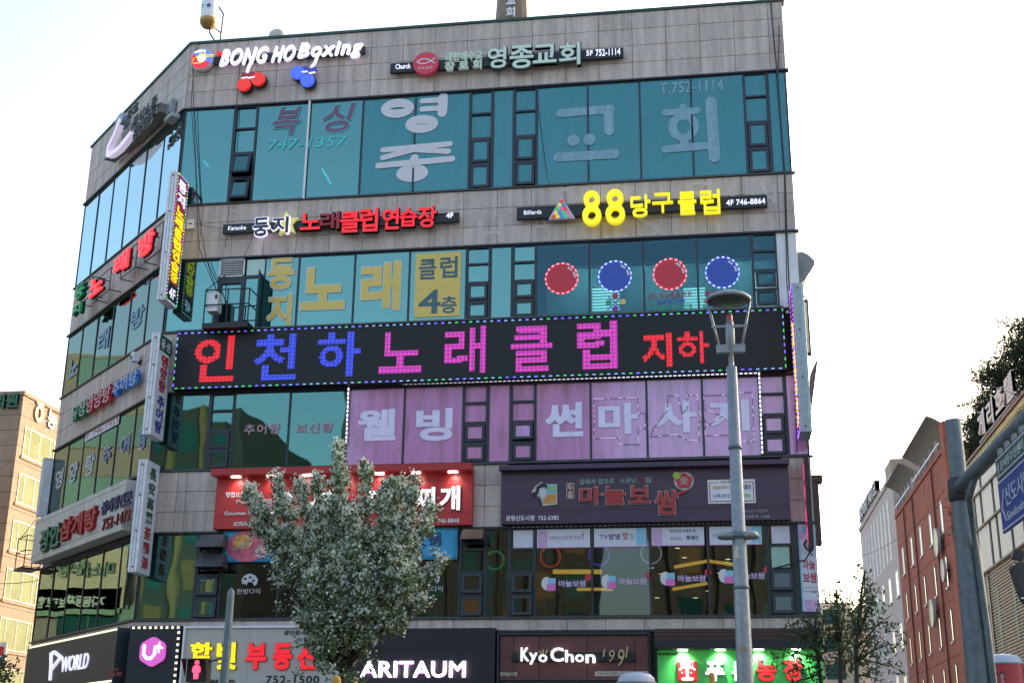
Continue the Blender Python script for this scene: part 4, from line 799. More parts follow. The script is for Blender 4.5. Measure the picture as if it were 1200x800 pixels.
# blue banner
s = S1('banner', FR, 261, 658, 'blue banner with round food picture and 火锅 lettering under the red sign', 'banner')
q = s.R((262, 622, 536, 655), 0.1); nx, nz = 40, 6
V = [(q[0]+(q[1]-q[0])*i/nx, q[2]+(q[3]-q[2])*j/nz, 0.09+0.012*math.sin(i*0.9)+0.01*math.sin(i*0.37+j)) for i in range(nx+1) for j in range(nz+1)]
o = mk('cloth', V, [(i*(nz+1)+j, (i+1)*(nz+1)+j, (i+1)*(nz+1)+j+1, i*(nz+1)+j+1) for i in range(nx) for j in range(nz)], mat('blue banner cloth', (0.05, 0.34, 0.58), 0.7, var=0.06), s.root, True); o.modifiers.new('s', 'SOLIDIFY').thickness = 0.003
c = s.uv(290, 639.5, 0.12); s.disc('plate_picture', c, 0.62, 0.44, 0.112, 0.118, mat('pink print', (0.50, 0.10, 0.16), 0.6, var=0.5, scale=5)); s.disc('plate_picture', (c[0]-0.15, c[1]+0.12), 0.3, 0.2, 0.118, 0.121, mat('food print', (0.62, 0.32, 0.10), 0.6, var=0.5, scale=9)); s.stroke('chopsticks_print', [(c[0]-0.38, c[1]-0.08), (c[0]+0.12, c[1]+0.14)], 0.03, 0.121, 0.124, M_silver); s.disc('plate_picture', (c[0]+0.42, c[1]-0.18), 0.18, 0.16, 0.118, 0.1205, mat('pale pink print', (0.7, 0.4, 0.45), 0.6, var=0.3, scale=9))
G(s, '소', (319, 628, 332, 641), M_navy, 0.115, 0.119); G(s, '火', (484, 624, 500, 640), M_navy, 0.115, 0.119, bold=0.02); G(s, '锅', (502, 623, 517, 639), M_navy, 0.115, 0.119, bold=0.02)
TT(s, '8848', (478, 644, 495, 651), M_navy, 0.115, bold=0.02, one=True)
# posters over the right windows
PG = 'poster strips at the top of the second floor windows'
M_post = mat('poster paper', (0.60, 0.60, 0.68), 0.5, var=0.05); M_pp = mat('poster pink', (0.55, 0.34, 0.55), 0.5); M_pb = mat('poster blue', (0.22, 0.50, 0.65), 0.5)
for k, (x0, y0, x1, y1, lab) in enumerate(((629.5, 619.5, 691.5, 640.5, 'poster strip reading 어머니의 든든한 밥상! with a lilac left end'), (696, 618, 757, 639.5, 'poster strip reading TV방영 맛집 with a blue right end'), (763.5, 617, 825.5, 638, 'poster strip reading 맛집으로 방송된 집 left of the lamp post'), (831, 615.5, 893, 637, 'poster strip half hidden behind the grey lamp post'))):
    s = S1('window_poster', FR, x0, y1, lab, 'poster', PG); u0, u1, v0, v1 = s.R((x0, y0, x1, y1), 0); s.box('paper', (u0, u1, v0, v1), 0.001, 0.004, M_post); s.box('pink_line', (u0, u1, v0-0.02, v0), 0.001, 0.006, mat('magenta line', (0.5, 0.1, 0.3), 0.5))
    h = v1-v0
    if k in (0, 2): s.box('pink_block', (u0+0.02, u0+0.28, v0+0.01, v1-0.06), 0.004, 0.006, M_pp)
    if k in (1, 3): s.box('blue_block', (u1-0.26, u1-0.02, v0+0.03, v1-0.03), 0.004, 0.006, M_pb)
    X = lambda t: u0+t*(u1-u0)
    if k == 0: s.text('어머니의 든든한 밥상', (X(0.22), X(0.82), v0+h*0.4, v0+h*0.62), 0.004, 0.007, M_dred, one=True); s.text('!', (X(0.85), X(0.88), v0+h*0.42, v0+h*0.75), 0.004, 0.007, M_rl, bold=0.05, one=True)
    if k == 1: s.text('TV방영', (X(0.1), X(0.5), v0+h*0.35, v0+h*0.68), 0.004, 0.007, mat('plum print', (0.16, 0.06, 0.16), 0.5), bold=0.05, one=True, shear=0.1); s.text('맛', (X(0.55), X(0.67), v0+h*0.34, v0+h*0.74), 0.004, 0.007, M_rl, bold=0.04, one=True); s.text('집', (X(0.69), X(0.77), v0+h*0.38, v0+h*0.66), 0.004, 0.007, MATS['green film'], bold=0.02, one=True)
    if k == 2: s.text('맛집으로 방송된 집', (X(0.35), X(0.84), v0+h*0.68, v0+h*0.85), 0.004, 0.007, M_black, one=True, bold=0.02); s.text('해상마차', (X(0.35), X(0.58), v0+h*0.25, v0+h*0.45), 0.004, 0.007, M_rl, one=True); s.text('투데이', (X(0.66), X(0.88), v0+h*0.25, v0+h*0.52), 0.004, 0.007, M_navy, one=True, bold=0.05)
    if k == 3: s.text('생방송 투데이', (X(0.05), X(0.5), v0+h*0.35, v0+h*0.6), 0.004, 0.007, M_blue, one=True)
for (x0, y0, x1, y1, lab, m) in ((601.5, 620, 625, 641.5, 'blank pale sheet in the small window right of the dark green pane', M_post), (903.5, 615, 926, 636, 'blank pale sheet at the top of the rightmost small window', M_post), (903.5, 640, 926, 664, 'pale green sheet in the rightmost small window column', mat('pale green sheet', (0.30, 0.50, 0.38), 0.5))):
    s = S1('window_sheet', FR, x0, y1, lab, 'window sheet'); s.box('sheet', s.R((x0, y0, x1, y1), 0), -0.03, -0.02, m)
for x, y, lab in ((646, 684, 'first from left'), (716.5, 681.5, 'second from left'), (785.5, 678, 'third from left'), (854, 675, 'fourth, partly behind the lamp post')):
    s = S1('window_sticker', FR, x, y, 'small pink and white 마늘보쌈 window sticker, %s' % lab, 'window sticker', 'restaurant stickers on the second floor glass')
    s.disc('face', (-0.13, 0.02), 0.14, 0.18, 0.001, 0.003, M_wf, n=16); s.box('pink_square', (-0.12, 0.12, -0.18, 0.0), 0.003, 0.006, lit('sticker pink', (0.55, 0.14, 0.42), 0.05)); s.box('blue_square', (-0.08, 0.12, 0.003, 0.16), 0.003, 0.006, M_pb)
    s.text('마늘보쌈', (0.2, 0.95, -0.08, 0.10), 0.001, 0.006, mat('lilac print', (0.45, 0.33, 0.50), 0.5), bold=0.06, one=True); s.disc('flower', (1.0, 0.17), 0.09, 0.09, 0.003, 0.006, MATS['flower red'], n=12)
M_sw = mat('white sticker', (0.55, 0.55, 0.58), 0.5)
for x, y, lab in ((292, 682, 'white ox sticker over faint lettering left of the flowering tree'), (505, 679, 'white ox sticker over faint lettering right of the flowering tree')):
    s = S1('window_sticker', FR, x, y, lab, 'window sticker', 'ox stickers on the hot pot restaurant glass')
    s.poly('ox_body', [(-0.20, -0.05), (-0.23, 0.08), (-0.15, 0.20), (0.0, 0.25), (0.15, 0.20), (0.25, 0.08), (0.23, -0.04), (0.16, -0.1), (0.1, 0.0), (-0.02, 0.02), (-0.08, -0.08), (-0.14, -0.02)], 0.001, 0.004, M_sw)
    for a, b_ in ((-0.12, 0.1), (0.02, 0.14), (0.12, 0.05)): s.disc('ox_patch', (a, b_), 0.045, 0.035, 0.004, 0.006, M_black, n=10)
    s.text('한방다익', (-0.34, 0.34, -0.32, -0.17), 0.001, 0.005, M_sw, bold=0.0, one=True)
# interiors of the second floor
M_warm = (1.0, 0.55, 0.10)
def strip(px0, py0, px1, py1, Y, lab, col=M_warm, sv=1.3, th=0.07):
    a, b_ = onY(px0, py0, Y), onY(px1, py1, Y); r = empty('strip_light', tuple((a+b_)/2), None, lab, 'lamp', 'warm strip lights in the restaurant')
    c = (a+b_)/2; MB().tube([tuple(a-c), tuple(b_-c)], th, 6).build('diffuser', lit('warm strip', col, sv), r); MB().tube([tuple(a-c+np.array([0, 0.02, th*1.3])), tuple(b_-c+np.array([0, 0.02, th*1.3]))], th*0.5, 6).build('housing', M_frame, r)
strip(648, 669.5, 705, 669.5, 3.0, 'long warm strip light below the red ring in the restaurant'); strip(676, 690, 718, 690, 4.5, 'short warm strip light deep inside the restaurant behind the second sticker', th=0.05)
strip(790, 664, 829, 657, 2.5, 'warm strip light rising to the right below the white reflection ring', th=0.05); strip(831, 657, 872, 663, 2.5, 'warm strip light falling to the right behind the lamp post', th=0.05); strip(788, 690, 829, 683, 4.0, 'lower warm strip light in the right restaurant window', th=0.05)
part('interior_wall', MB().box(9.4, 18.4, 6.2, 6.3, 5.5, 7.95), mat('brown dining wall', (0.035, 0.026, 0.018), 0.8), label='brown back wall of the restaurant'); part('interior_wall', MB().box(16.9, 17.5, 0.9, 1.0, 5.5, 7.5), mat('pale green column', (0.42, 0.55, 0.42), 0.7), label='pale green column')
DLN = ('top left in the third restaurant window', 'top right of the lamp post', 'high beside the rightmost window column', 'just above the left end of the rising warm strip', 'at the frame of the third restaurant window', 'below the one at the frame of the third window', 'low in the pale green corner at the right', 'in the pale green column at the right', 'low left beside the crossed cues', 'low middle in the third restaurant window', 'right of the middle in the third restaurant window', 'inside the red reflection ring', 'just left of the lamp post', 'left of the red reflection ring')
k = 0
for x, y in ((794, 642), (853, 655), (891, 654), (802, 653), (763, 665), (775, 672), (890, 681), (887, 663), (770, 700), (815, 700), (830, 692), (650, 655), (843, 671), (640, 648)):
    k += 1; p = onY(x, y, 2.0+0.2*(k % 5)); r = empty('downlight', tuple(p), None, 'small round restaurant downlight %s' % DLN[k-1], 'lamp', 'small downlights inside the restaurant')
    MB().lathe([(0.0, 0.0), (0.07, 0.0), (0.08, 0.03)], (0, 0, 0), 12).build('lens', lit('downlight', (1, 0.85, 0.6), 4.0), r); MB().lathe([(0.075, 0.001), (0.10, 0.0), (0.10, 0.05), (0, 0.05)], (0, 0, 0), 12).build('ring', M_frame, r)
for x, y, rpx, col, lab in ((645, 652, 11, (0.8, 0.06, 0.02), 'red ring standing in for a reflection in the second floor glass'), (702, 650, 11, (0.15, 0.12, 0.9), 'blue ring standing in for a reflection in the second floor glass'), (763, 648, 11, (0.35, 0.38, 0.6), 'pale ring standing in for a reflection in the right restaurant window'), (580, 656, 10, (0.02, 0.35, 0.18), 'green ring standing in for a reflection in the dark green pane')):  # glowing rings modelled for reflections in the glass; no lamps hang here
    p = onY(x, y, 0.35); r = empty('reflection_ring', tuple(p), None, lab, 'lamp', 'coloured rings standing in for reflections in the second floor glass'); R = rpx*38/1524
    MB().tube([(R*math.cos(2*math.pi*i/24), 0, R*math.sin(2*math.pi*i/24)) for i in range(25)], 0.025, 6, cap=False).build('ring', lit('ring %s' % (col,), col, 0.9), r)
    MB().lathe([(0, -0.03), (R*0.8, -0.02), (R*0.8, 0.02), (0, 0.03)], (0, 0, 0), 20).build('disc', mat('grey disc', (0.2, 0.21, 0.2), 0.5), r).rotation_euler = (math.pi/2, 0, 0)
    MB().tube([(0, 0, R), (0, 0, 1.1)], 0.006, 4).build('wire', M_black, r)
# hanging letters/furniture as seen inside
for x, lab in ((640, 'first from left'), (663, 'second from left'), (697, 'third from left'), (803, 'fourth from left')):
    p = onY(x, 718, 1.0); r = empty('stool', (p[0], 1.0, 5.47), None, 'pale stool top just above the window sill, %s' % lab, 'stool', 'stools behind the restaurant glass')
    MB().lathe([(0, 0.62), (0.16, 0.62), (0.17, 0.55), (0.0, 0.53)], (0, 0, 0), 14).build('seat', mat('stool green', (0.12, 0.30, 0.28), 0.5), r); MB().lathe([(0.03, 0.54), (0.03, 0.02), (0.14, 0.0)], (0, 0, 0), 10).build('leg', M_silver, r)
# right banner poster
s = S1('wall_poster', FR, 936, 716, 'tall narrow 마늘보쌈 poster at the right end of the second floor', 'poster'); u0, u1, v0, v1 = s.R((934.5, 613, 961.5, 716), 0.02); s.box('board', (u0, u1, v0, v1), 0.005, 0.02, M_post)
X = lambda t: u0+t*(u1-u0); Y = lambda t: v1-t*(v1-v0)
s.box('blue_edge', (u0, X(0.1), v0, v1), 0.02, 0.022, M_pb); s.box('blue_block', (X(0.18), X(0.6), Y(0.12), Y(0.04)), 0.02, 0.023, M_pb); s.box('pink_block', (X(0.05), X(0.3), Y(0.18), Y(0.08)), 0.02, 0.0235, M_pp); s.box('pink_block', (X(0.15), X(0.98), Y(0.995), Y(0.87)), 0.02, 0.023, M_pp)
s.stroke('woman_hair', [(X(0.45), Y(0.3)), (X(0.3), Y(0.24)), (X(0.5), Y(0.19)), (X(0.65), Y(0.24))], 0.05, 0.02, 0.024, M_black); s.stroke('woman_collar', [(X(0.5), Y(0.31)), (X(0.75), Y(0.37))], 0.03, 0.02, 0.024, M_black)
s.text('마늘', (X(0.2), X(0.86), Y(0.53), Y(0.42)), 0.02, 0.025, M_rl, bold=0.03); s.text('보쌈', (X(0.14), X(0.92), Y(0.68), Y(0.56)), 0.02, 0.025, M_rl, bold=0.05); s.text('맛집으로', (X(0.2), X(0.7), Y(0.785), Y(0.765)), 0.02, 0.023, M_dred, one=True); s.text('투데이', (X(0.62), X(0.9), Y(0.80), Y(0.76)), 0.02, 0.024, M_navy, one=True); s.box('red_line', (X(0.1), X(0.95), Y(0.735), Y(0.73)), 0.02, 0.022, M_rl)

# ------------------------------------------------------------------ ground floor boards
M_corner = mat('corner board slate', (0.022, 0.027, 0.036), 0.5, var=0.06)
s = S1('phone_shop_sign', FR, 153, 733, 'dark corner sign front with pink hexagon U+ logo and dotted lamp border')
u1, vt = s.uv(212.5, 732.5, 0.4); u0_ = s.uv(152.5, 733, 0.4)[0]; vb = -2.1
s.box('board', (u0_, u1, vb, vt), 0.0, 0.38, mat('corner board black', (0.010, 0.013, 0.020), 0.5), 0.005)
c = s.uv(178.5, 763, 0.45); hexp = [(c[0]+0.42*math.cos(math.radians(a)), c[1]+0.42*math.sin(math.radians(a))) for a in range(30, 390, 60)]
hp = []
for i in range(6):
    a, b_, d = hexp[i-1], hexp[i], hexp[(i+1) % 6]
    for t in (0.28, 0.14, 0.05): hp.append((b_[0]+(a[0]-b_[0])*t, b_[1]+(a[1]-b_[1])*t)) if t != 0.05 else None
    for t in (0.14, 0.28): hp.append((b_[0]+(d[0]-b_[0])*t, b_[1]+(d[1]-b_[1])*t))
s.poly('hexagon', hp, 0.38, 0.46, lit('hexagon pink', (0.62, 0.10, 0.48), 0.45))
s.stroke('letter', [(c[0]-0.24, c[1]+0.16), (c[0]-0.24, c[1]-0.08), (c[0]-0.14, c[1]-0.18), (c[0]-0.02, c[1]-0.18), (c[0]+0.07, c[1]-0.08), (c[0]+0.08, c[1]+0.12), (c[0]+0.2, c[1]+0.14)], 0.10, 0.46, 0.468, M_whitelit); s.stroke('letter', [(c[0]+0.19, c[1]+0.24), (c[0]+0.19, c[1]-0.02)], 0.06, 0.46, 0.475, M_whitelit); s.stroke('letter', [(c[0]+0.08, c[1]+0.10), (c[0]+0.29, c[1]+0.10)], 0.06, 0.46, 0.4771, M_whitelit)
wlamp = lit('warm white lamp', (1, 0.88, 0.62), 1.3)
s.dots([(u0_+0.02, vt-0.05), (u1-0.06, vt-0.05), (u1-0.06, vb)], None, (0.055, 0.055), 0.38, 0.41, [wlamp], per=0.158)
s = Sign('phone_shop_sign', LF, (-LW+0.1, 3.0), 'dark slate sign on the slanted corner face with white P and WORLD letters')
u1s = -0.18; vt2 = s.pl.uv(33, 757, 0.38)[1]-3.0
s.box('board', (s.pl.uv(32.5, 757, 0.38)[0]-s.u, u1s-s.u, -0.1, vt2), 0.0, 0.38, M_corner, 0.005)
q = s.L((72, 769.5, 787, 102.5), 0.42); s.text('WORLD', q, 0.38, 0.42, M_whitelit, bold=0.0, shear=0.1)
q = s.L((60, 764, 795, 70), 0.42); s.stroke('letter', [(q[0]+0.2, q[2]), (q[0]+0.12, q[2]+0.45), (q[0], q[3]-0.05), (q[0]+0.3, q[3]), (q[1]+0.1, q[3]-0.22), (q[1]-0.1, q[2]+0.55), (q[0]+0.25, q[2]+0.3)], 0.085, 0.38, 0.46, M_whitelit)
s.text('LTE폰 최저가', s.L((127, 783.5, 787, 138), 0.4), 0.38, 0.385, mat('dull red print', (0.25, 0.02, 0.02), 0.5), one=True, bold=0.05); s.text('휴대폰 할인', s.L((126, 788.5, 793, 142), 0.4), 0.38, 0.385, MATS['dull red print'], one=True, bold=0.05)
ul = s.pl.uv(34, 757, 0.39)[0]-s.u; s.dots([(ul, vt2-0.05), (u1s-s.u, vt2-0.05)], None, (0.05, 0.05), 0.38, 0.40, [wlamp, lit('amber lamp', (0.9, 0.7, 0.3), 1.0)], per=0.115)
vv = s.pl.uv(140, 796, 0.39)[1]-s.v; s.dots([(u1s-s.u-6.3, vv), (u1s-s.u-0.03, vv)], None, (0.05, 0.05), 0.38, 0.40, [wlamp], per=0.115)

s = S1('estate_agency_sign', FR, 215, 800, 'white estate agency sign with yellow 한빛 and red 부동산 letters, 752-1500')
q = s.R((215.5, 733, 400, 800), 0.35); vt = q[3]; u0, u1 = q[0], q[1]; M_wb = mat('backlit white acrylic', (0.44, 0.42, 0.38), 0.5, var=0.05)
for a, b_ in ((u0+0.05, u0+1.9), (u0+1.9, u1-0.05)): s.box('panel', (a+0.003, b_-0.003, -2.1, vt-0.06), 0.02, 0.30, M_wb)
s.box('frame', (u0, u1, vt-0.06, vt), 0.02, 0.36, M_white); s.box('frame', (u0, u0+0.05, -2.1, vt-0.06), 0.02, 0.36, M_white)
for ch, r in (('한', (223.5, 752, 247.5, 771)), ('빛', (254.5, 752, 275.5, 784))): G(s, ch, r, M_yellowlit, 0.30, 0.38, bold=0.06, edge=M_black, ew=0.01)
for ch, r in (('부', (289, 753, 310.5, 783.5)), ('동', (320.5, 753, 340.5, 784)), ('산', (349.5, 753, 372, 783.5))): G(s, ch, r, M_redlit, 0.30, 0.38, bold=0.06, edge=M_black, ew=0.01)
TT(s, '공인중개사사무소', (333, 738, 385, 743.5), M_black, 0.30, one=True, bold=0.03); TT(s, '752-1500', (312, 791, 374, 800.5), M_black, 0.30, one=True, bold=0.05); TT(s, '월·주', (243, 795.5, 276, 800.5), M_black, 0.30, one=True, bold=0.03)
s = S1('cosmetics_shop_sign', FR, 402, 800, 'matt black shop sign with glowing white ARITAUM letters')
q = s.R((402, 736, 579.5, 800), 0.35); s.box('board', (q[0], q[1], -2.1, q[3]), 0.02, 0.34, M_board, 0.005); s.text('ARITAUM', s.R((423, 774, 545, 793), 0.4), 0.36, 0.42, lit('glowing white letter', (1, 0.92, 1), 1.4), bold=0.015)
s.text('ARITAUM', s.R((423.3, 774.6, 545.3, 793.6), 0.36), 0.345, 0.358, lit('magenta halo edge', (0.6, 0.03, 0.75), 0.6), bold=0.03)
s = S1('chicken_shop_sign', FR, 584, 795, 'brown panelled sign with brush style KyoChon 1991 lettering on a dark bar')
q = s.R((583, 741, 763, 795), 0.3); M_br = mat('brown panel', (0.115, 0.035, 0.032), 0.5, var=0.06); n = 4; cu = [q[0]+0.06, s.uv(602, 760, .28)[0], s.uv(632, 760, .28)[0], s.uv(688, 760, .28)[0], s.uv(744, 760, .28)[0], q[1]-0.05]
for a, b_ in zip(cu[:-1], cu[1:]): s.box('panel', (a+0.006, b_-0.006, -0.05, q[3]-0.07), 0.02, 0.26, M_br, 0.006)
s.box('frame', (q[0], q[1], q[3]-0.06, q[3]), 0.02, 0.34, M_frame); s.box('frame', (q[0], q[0]+0.05, -0.8, q[3]-0.06), 0.02, 0.34, M_frame); s.box('frame', (q[1]-0.04, q[1], -0.8, q[3]-0.06), 0.02, 0.34, M_frame); s.box('backing', (q[0]+0.05, q[1]-0.04, -0.8, -0.06), 0.02, 0.2, M_frame)
s.box('backing_bar', s.R((600, 764, 744.5, 774), 0.3), 0.26, 0.34, M_board, 0.005)
cw = lit('chalk white letter', (0.9, 0.88, 0.85), 0.55)
for c_, r in (('K', (610, 758, 619.5, 774)), ('y', (620, 764, 629.5, 777.5)), ('o', (631, 766, 641, 775)), ('C', (645, 758, 660, 774.5)), ('h', (662, 761, 672, 775)), ('o', (674, 766, 684, 775)), ('n', (686, 766, 697.5, 776))): G(s, c_, r, cw, 0.34, 0.42, bold=0.05)
for x0, x1 in (((632, 762), (634, 765)), ((636, 760.5), (636.3, 764.5)), ((641, 761), (639.5, 764.5))): s.stroke('tuft', [s.uv(*x0, .4), s.uv(*x1, .4)], 0.035, 0.34, 0.37, mat('gold brush letter', (0.5, 0.35, 0.18), 0.5))
for c_, r in (('1', (706, 760, 708, 769)), ('9', (712, 761, 719, 775)), ('9', (722, 760, 730, 780)), ('1', (732.5, 757, 734.5, 770))): G(s, c_, r, MATS['gold brush letter'], 0.34, 0.38, bold=0.0, shear=0.15)
TT(s, '멜앤음식점', (586, 787, 606, 791.5), M_cream, 0.262, one=True, bold=0.03); q5 = s.R((697, 786, 760, 791.5), 0.28); s.box('label_strip', q5, 0.262, 0.272, M_cream); s.text('고온치킨공항신도시점751-5830', (q5[0]+0.03, q5[1]-0.03, q5[2]+0.02, q5[3]-0.02), 0.272, 0.276, M_dred, one=True, bold=0.02)
s = S1('butcher_shop_sign', FR, 768, 800, 'lit green shop sign with MEAT cow logo and white and red 푸른농장 letters')
q = s.R((767, 736.5, 975, 800), 0.4); u0, u1 = q[0], 18.86-s.u; vt = q[3]
v1_ = s.uv(768, 750, 0.5)[1]; v2_ = s.uv(768, 760, 0.5)[1]
for i in range(3): s.box('timber_board', (u0, u1, v1_+(vt-v1_)*i/3+0.004, v1_+(vt-v1_)*(i+1)/3-0.004), 0.02, 0.52, mat('dark timber', (0.055, 0.022, 0.018), 0.6, streak=0.3))
s.box('dark_soffit', (u0, u1, v2_, v1_-0.002), 0.02, 0.62, M_board)
s.box('board', (u0+0.05, u1, -2.1, v2_-0.003), 0.02, 0.16, mat('green panel', (0.06, 0.46, 0.09), 0.5, var=0.05, emit=0.12)); s.box('side_post', (u0, u0+0.045, -2.1, v2_-0.003), 0.02, 0.3, M_board)
spots(s, [s.uv(x, 760, 0.5)[0] for x in (799.6, 844, 889, 933)], v2_-0.005, 0.42, (0.85, 1.0, 0.75), 34)
q6 = s.R((793.5, 773.5, 817.5, 798), 0.28); s.box('logo_square', q6, 0.16, 0.28, lit('logo red face', (0.65, 0.015, 0.02), 0.25), 0.04)
cx_, cy_ = (q6[0]+q6[1])/2, (q6[2]+q6[3])/2; s.text('MEAT', (cx_-0.16, cx_+0.18, cy_+0.13, cy_+0.25), 0.28, 0.29, M_whitelit, one=True, bold=0.02)
s.stroke('cow_logo', [(cx_-0.19, cy_+0.04), (cx_-0.12, cy_+0.10), (cx_+0.12, cy_+0.10), (cx_+0.19, cy_+0.04)], 0.05, 0.28, 0.29, M_whitelit); s.stroke('cow_logo', [(cx_, cy_+0.08), (cx_, cy_-0.14)], 0.08, 0.28, 0.2915, M_whitelit); s.stroke('cow_logo', [(cx_-0.12, cy_-0.2), (cx_+0.12, cy_-0.2)], 0.08, 0.28, 0.293, M_whitelit)
for dx in (-0.13, 0.1): s.disc('cow_eye', (cx_+dx, cy_-0.04), 0.022, 0.022, 0.28, 0.294, M_whitelit, n=10)
for ch, r, m in (('푸', (826, 774, 850, 797.5), M_whitelit), ('른', (857, 774, 881, 797), M_whitelit), ('농', (885.5, 772.5, 911, 797.5), M_redlit), ('장', (917.5, 771.5, 941.5, 797.5), M_redlit)): G(s, ch, r, m, 0.20, 0.30, bold=0.05, edge=M_green3, ew=0.01)
TT(s, '한우정육식당', (771.5, 764, 795, 767.5), M_black, 0.165, one=True, bold=0.05)

# ------------------------------------------------------------------ slanted left face signs
def LT(s, txt, r, w0, w1, m, **k): return s.text(txt, s.L(r, w1), w0, w1, m, **k)
s = Sign('lit_gym_sign', LF, LF.uv(124, 187, 0.5), 'grey stone sign with white hook shaped logo and dark 복싱 lettering on the slanted parapet')
M_st = mat('stone relief', (0.20, 0.20, 0.18), 0.8, scale=14, var=0.3, bump=0.6)
A = [s.uv(*p, 0.4) for p in ((137, 168), (152, 146), (186, 118), (192, 127), (190, 134), (167, 164), (150, 170))]
q = s.L((152, 145, 167, 187), 0.45); s.box('stone_block', (q[0], q[1], q[2]+0.1, q[3]-0.35), 0.05, 0.45, M_st, 0.03)
q = s.L((140, 157, 176, 152), 0.4); s.box('stone_block', (q[0]+0.1, q[1], q[2], q[3]), 0.05, 0.36, M_st, 0.03)
for r in ((188, 117, 131, 192),): q = s.L(r, 0.45); s.box('lamp_box', (q[0]-0.05, q[0]+0.35, q[2], q[3]), 0.03, 0.22, M_silver, 0.02)
q = s.L((186, 134, 140, 194), 0.6); s.box('lamp_box', (q[0]-0.15, q[0]+0.45, q[2]+0.05, q[3]), 0.05, 0.36, M_silver, 0.02)
pts = [s.uv(*p, 0.55) for p in ((139, 142), (133, 158), (126, 172), (125, 181), (130, 180), (139, 173), (152, 157))]
s.stroke('hook_logo', pts, 0.20, 0.35, 0.55, lit('pinkish white light box', (0.72, 0.62, 0.80), 0.30))
c = s.uv(139, 144, 0.5); s.disc('hook_head', (c[0], c[1]+0.1), 0.42, 0.25, 0.2, 0.5, mat('pale blue enamel', (0.30, 0.36, 0.46), 0.5)); s.stroke('hook_shelf', [s.uv(*p, 0.3) for p in ((129, 187), (157, 163))], 0.14, 0.1, 0.5, mat('olive metal', (0.14, 0.15, 0.12), 0.5))
M_pl = mat('pale letter enamel', (0.5, 0.5, 0.48), 0.5)
for txt, r in (('봉호', (150, 131, 141, 162)), ('복싱스쿨', (157, 138, 149, 184)), ('복싱체육관', (158, 150, 157, 183)), ('747-1357', (156, 159, 164, 178))):
    s.text(txt, s.L(r, 0.6), 0.56, 0.60, M_pl, bold=0.05, one=True); s.text(txt, s.L(r, 0.6), 0.602, 0.625, M_black, bold=0.0, one=True)
# neon letters on frames
s = Sign('neon_letters_sign', LF, LF.uv(82, 372, 0.5), 'green 둥지 and red neon 노래방 letters standing off the slanted wall on frames')
for ch, r, m in (('둥', (87, 338, 352, 97), M_greenneon), ('지', (84, 360, 371, 93), M_greenneon), ('노', (105, 330, 347, 118), M_neon), ('래', (133.5, 303, 322, 148), M_neon), ('방', (162, 279, 302, 177.5), M_neon)):
    q = s.L(r, 0.62); o = s.glyph(ch, q, 0.52, 0.60, m, bold=0.02); s.glyph(ch, q, 0.42, 0.52, M_dred if m is M_neon else M_green, bold=0.05, grow=0.02, sub=o, name='letter_back')
    if ch != '지':
        a, b_, c_, d_ = q[0]+0.2, q[1]+0.35, q[2]-0.1, q[3]+0.1
        for z in (c_, d_): MB().tube([(a, z, 0.42), (a, z, 0.0)], 0.018, 5).build('frame_bar', M_frame, s.root); MB().tube([(b_, z, 0.42), (b_, z, 0.0)], 0.018, 5).build('frame_bar', M_frame, s.root); MB().tube([(a, z, 0.41), (b_, z, 0.41)], 0.018, 5).build('frame_bar', M_frame, s.root)
        for x in (a, b_): MB().tube([(x, c_, 0.41), (x, d_, 0.41)], 0.018, 5).build('frame_bar', M_frame, s.root)
s = Sign('channel_letter_sign', LF, LF.uv(84, 494, 0.1), 'green, red and blue 유성영양탕추어탕 channel letters on the slanted third floor wall')
M_bl2 = lit('blue channel letter', (0.05, 0.22, 0.62), 0.08); M_rd2 = lit('red channel letter', (0.42, 0.02, 0.04), 0.08); M_gr2 = lit('green channel letter', (0.01, 0.20, 0.08), 0.06)
M_pe = mat('pale letter edge', (0.40, 0.42, 0.44), 0.5)
for txt, r, m in (('유성', (84.5, 477, 493.5, 99), M_gr2), ('영양탕', (101.5, 466, 484, 129), M_rd2), ('추어탕', (132, 449, 464.5, 160), M_bl2)): LT(s, txt, r, 0.14, 0.26, m, bold=0.05, edge=None); LT(s, txt, r, 0.26, 0.27, M_pe, bold=0.0); LT(s, txt, r, 0.02, 0.14, m, bold=0.06)
s = Sign('ginseng_chicken_sign', LF, LF.uv(40, 661, 0.5), 'white sign board with green and red 장안삼계탕 letters, 752-1472, on the slanted wall')
q = s.L((46, 609, 657, 157.5), 0.45); q = (q[0]-0.05, -0.25-s.u, q[2]-0.02, q[3]); s.box('board', q, 0.03, 0.55, mat('weathered white board', (0.52, 0.49, 0.46), 0.6, streak=0.15), 0.01)
for v in (q[3]-0.16, q[2]+0.2): s.box('groove', (q[0], q[1], v, v+0.012), 0.551, 0.555, M_frame)
LT(s, '장안', (48, 621, 647, 70), 0.55, 0.66, M_green, bold=0.05); LT(s, '삼계탕', (71, 609, 634, 112), 0.55, 0.66, lit('deep red letter', (0.28, 0.01, 0.02), 0.05), bold=0.05); LT(s, '장안', (47.5, 620.6, 646.6, 69.5), 0.661, 0.667, mat('green letter face', (0.02, 0.14, 0.09), 0.5), bold=0.02)
LT(s, '삼계탕전문', (119, 588, 603, 153.5), 0.55, 0.60, M_navy, bold=0.04); LT(s, '752-1472', (120, 608, 621, 152), 0.55, 0.60, M_dred, bold=0.05)
s = Sign('banner', LF, LF.uv(100, 517, 0.1), 'white banner strip reading T. 746-1933 over the slanted third floor windows', 'banner'); q = s.L((100, 508, 517, 139), 0.03); s.box('cloth', q, 0.014, 0.02, M_post); s.text('T. 746-1933', (q[0]+0.06, q[1]-0.06, q[2]+0.05, q[3]-0.05), 0.02, 0.024, M_rl, bold=0.01)
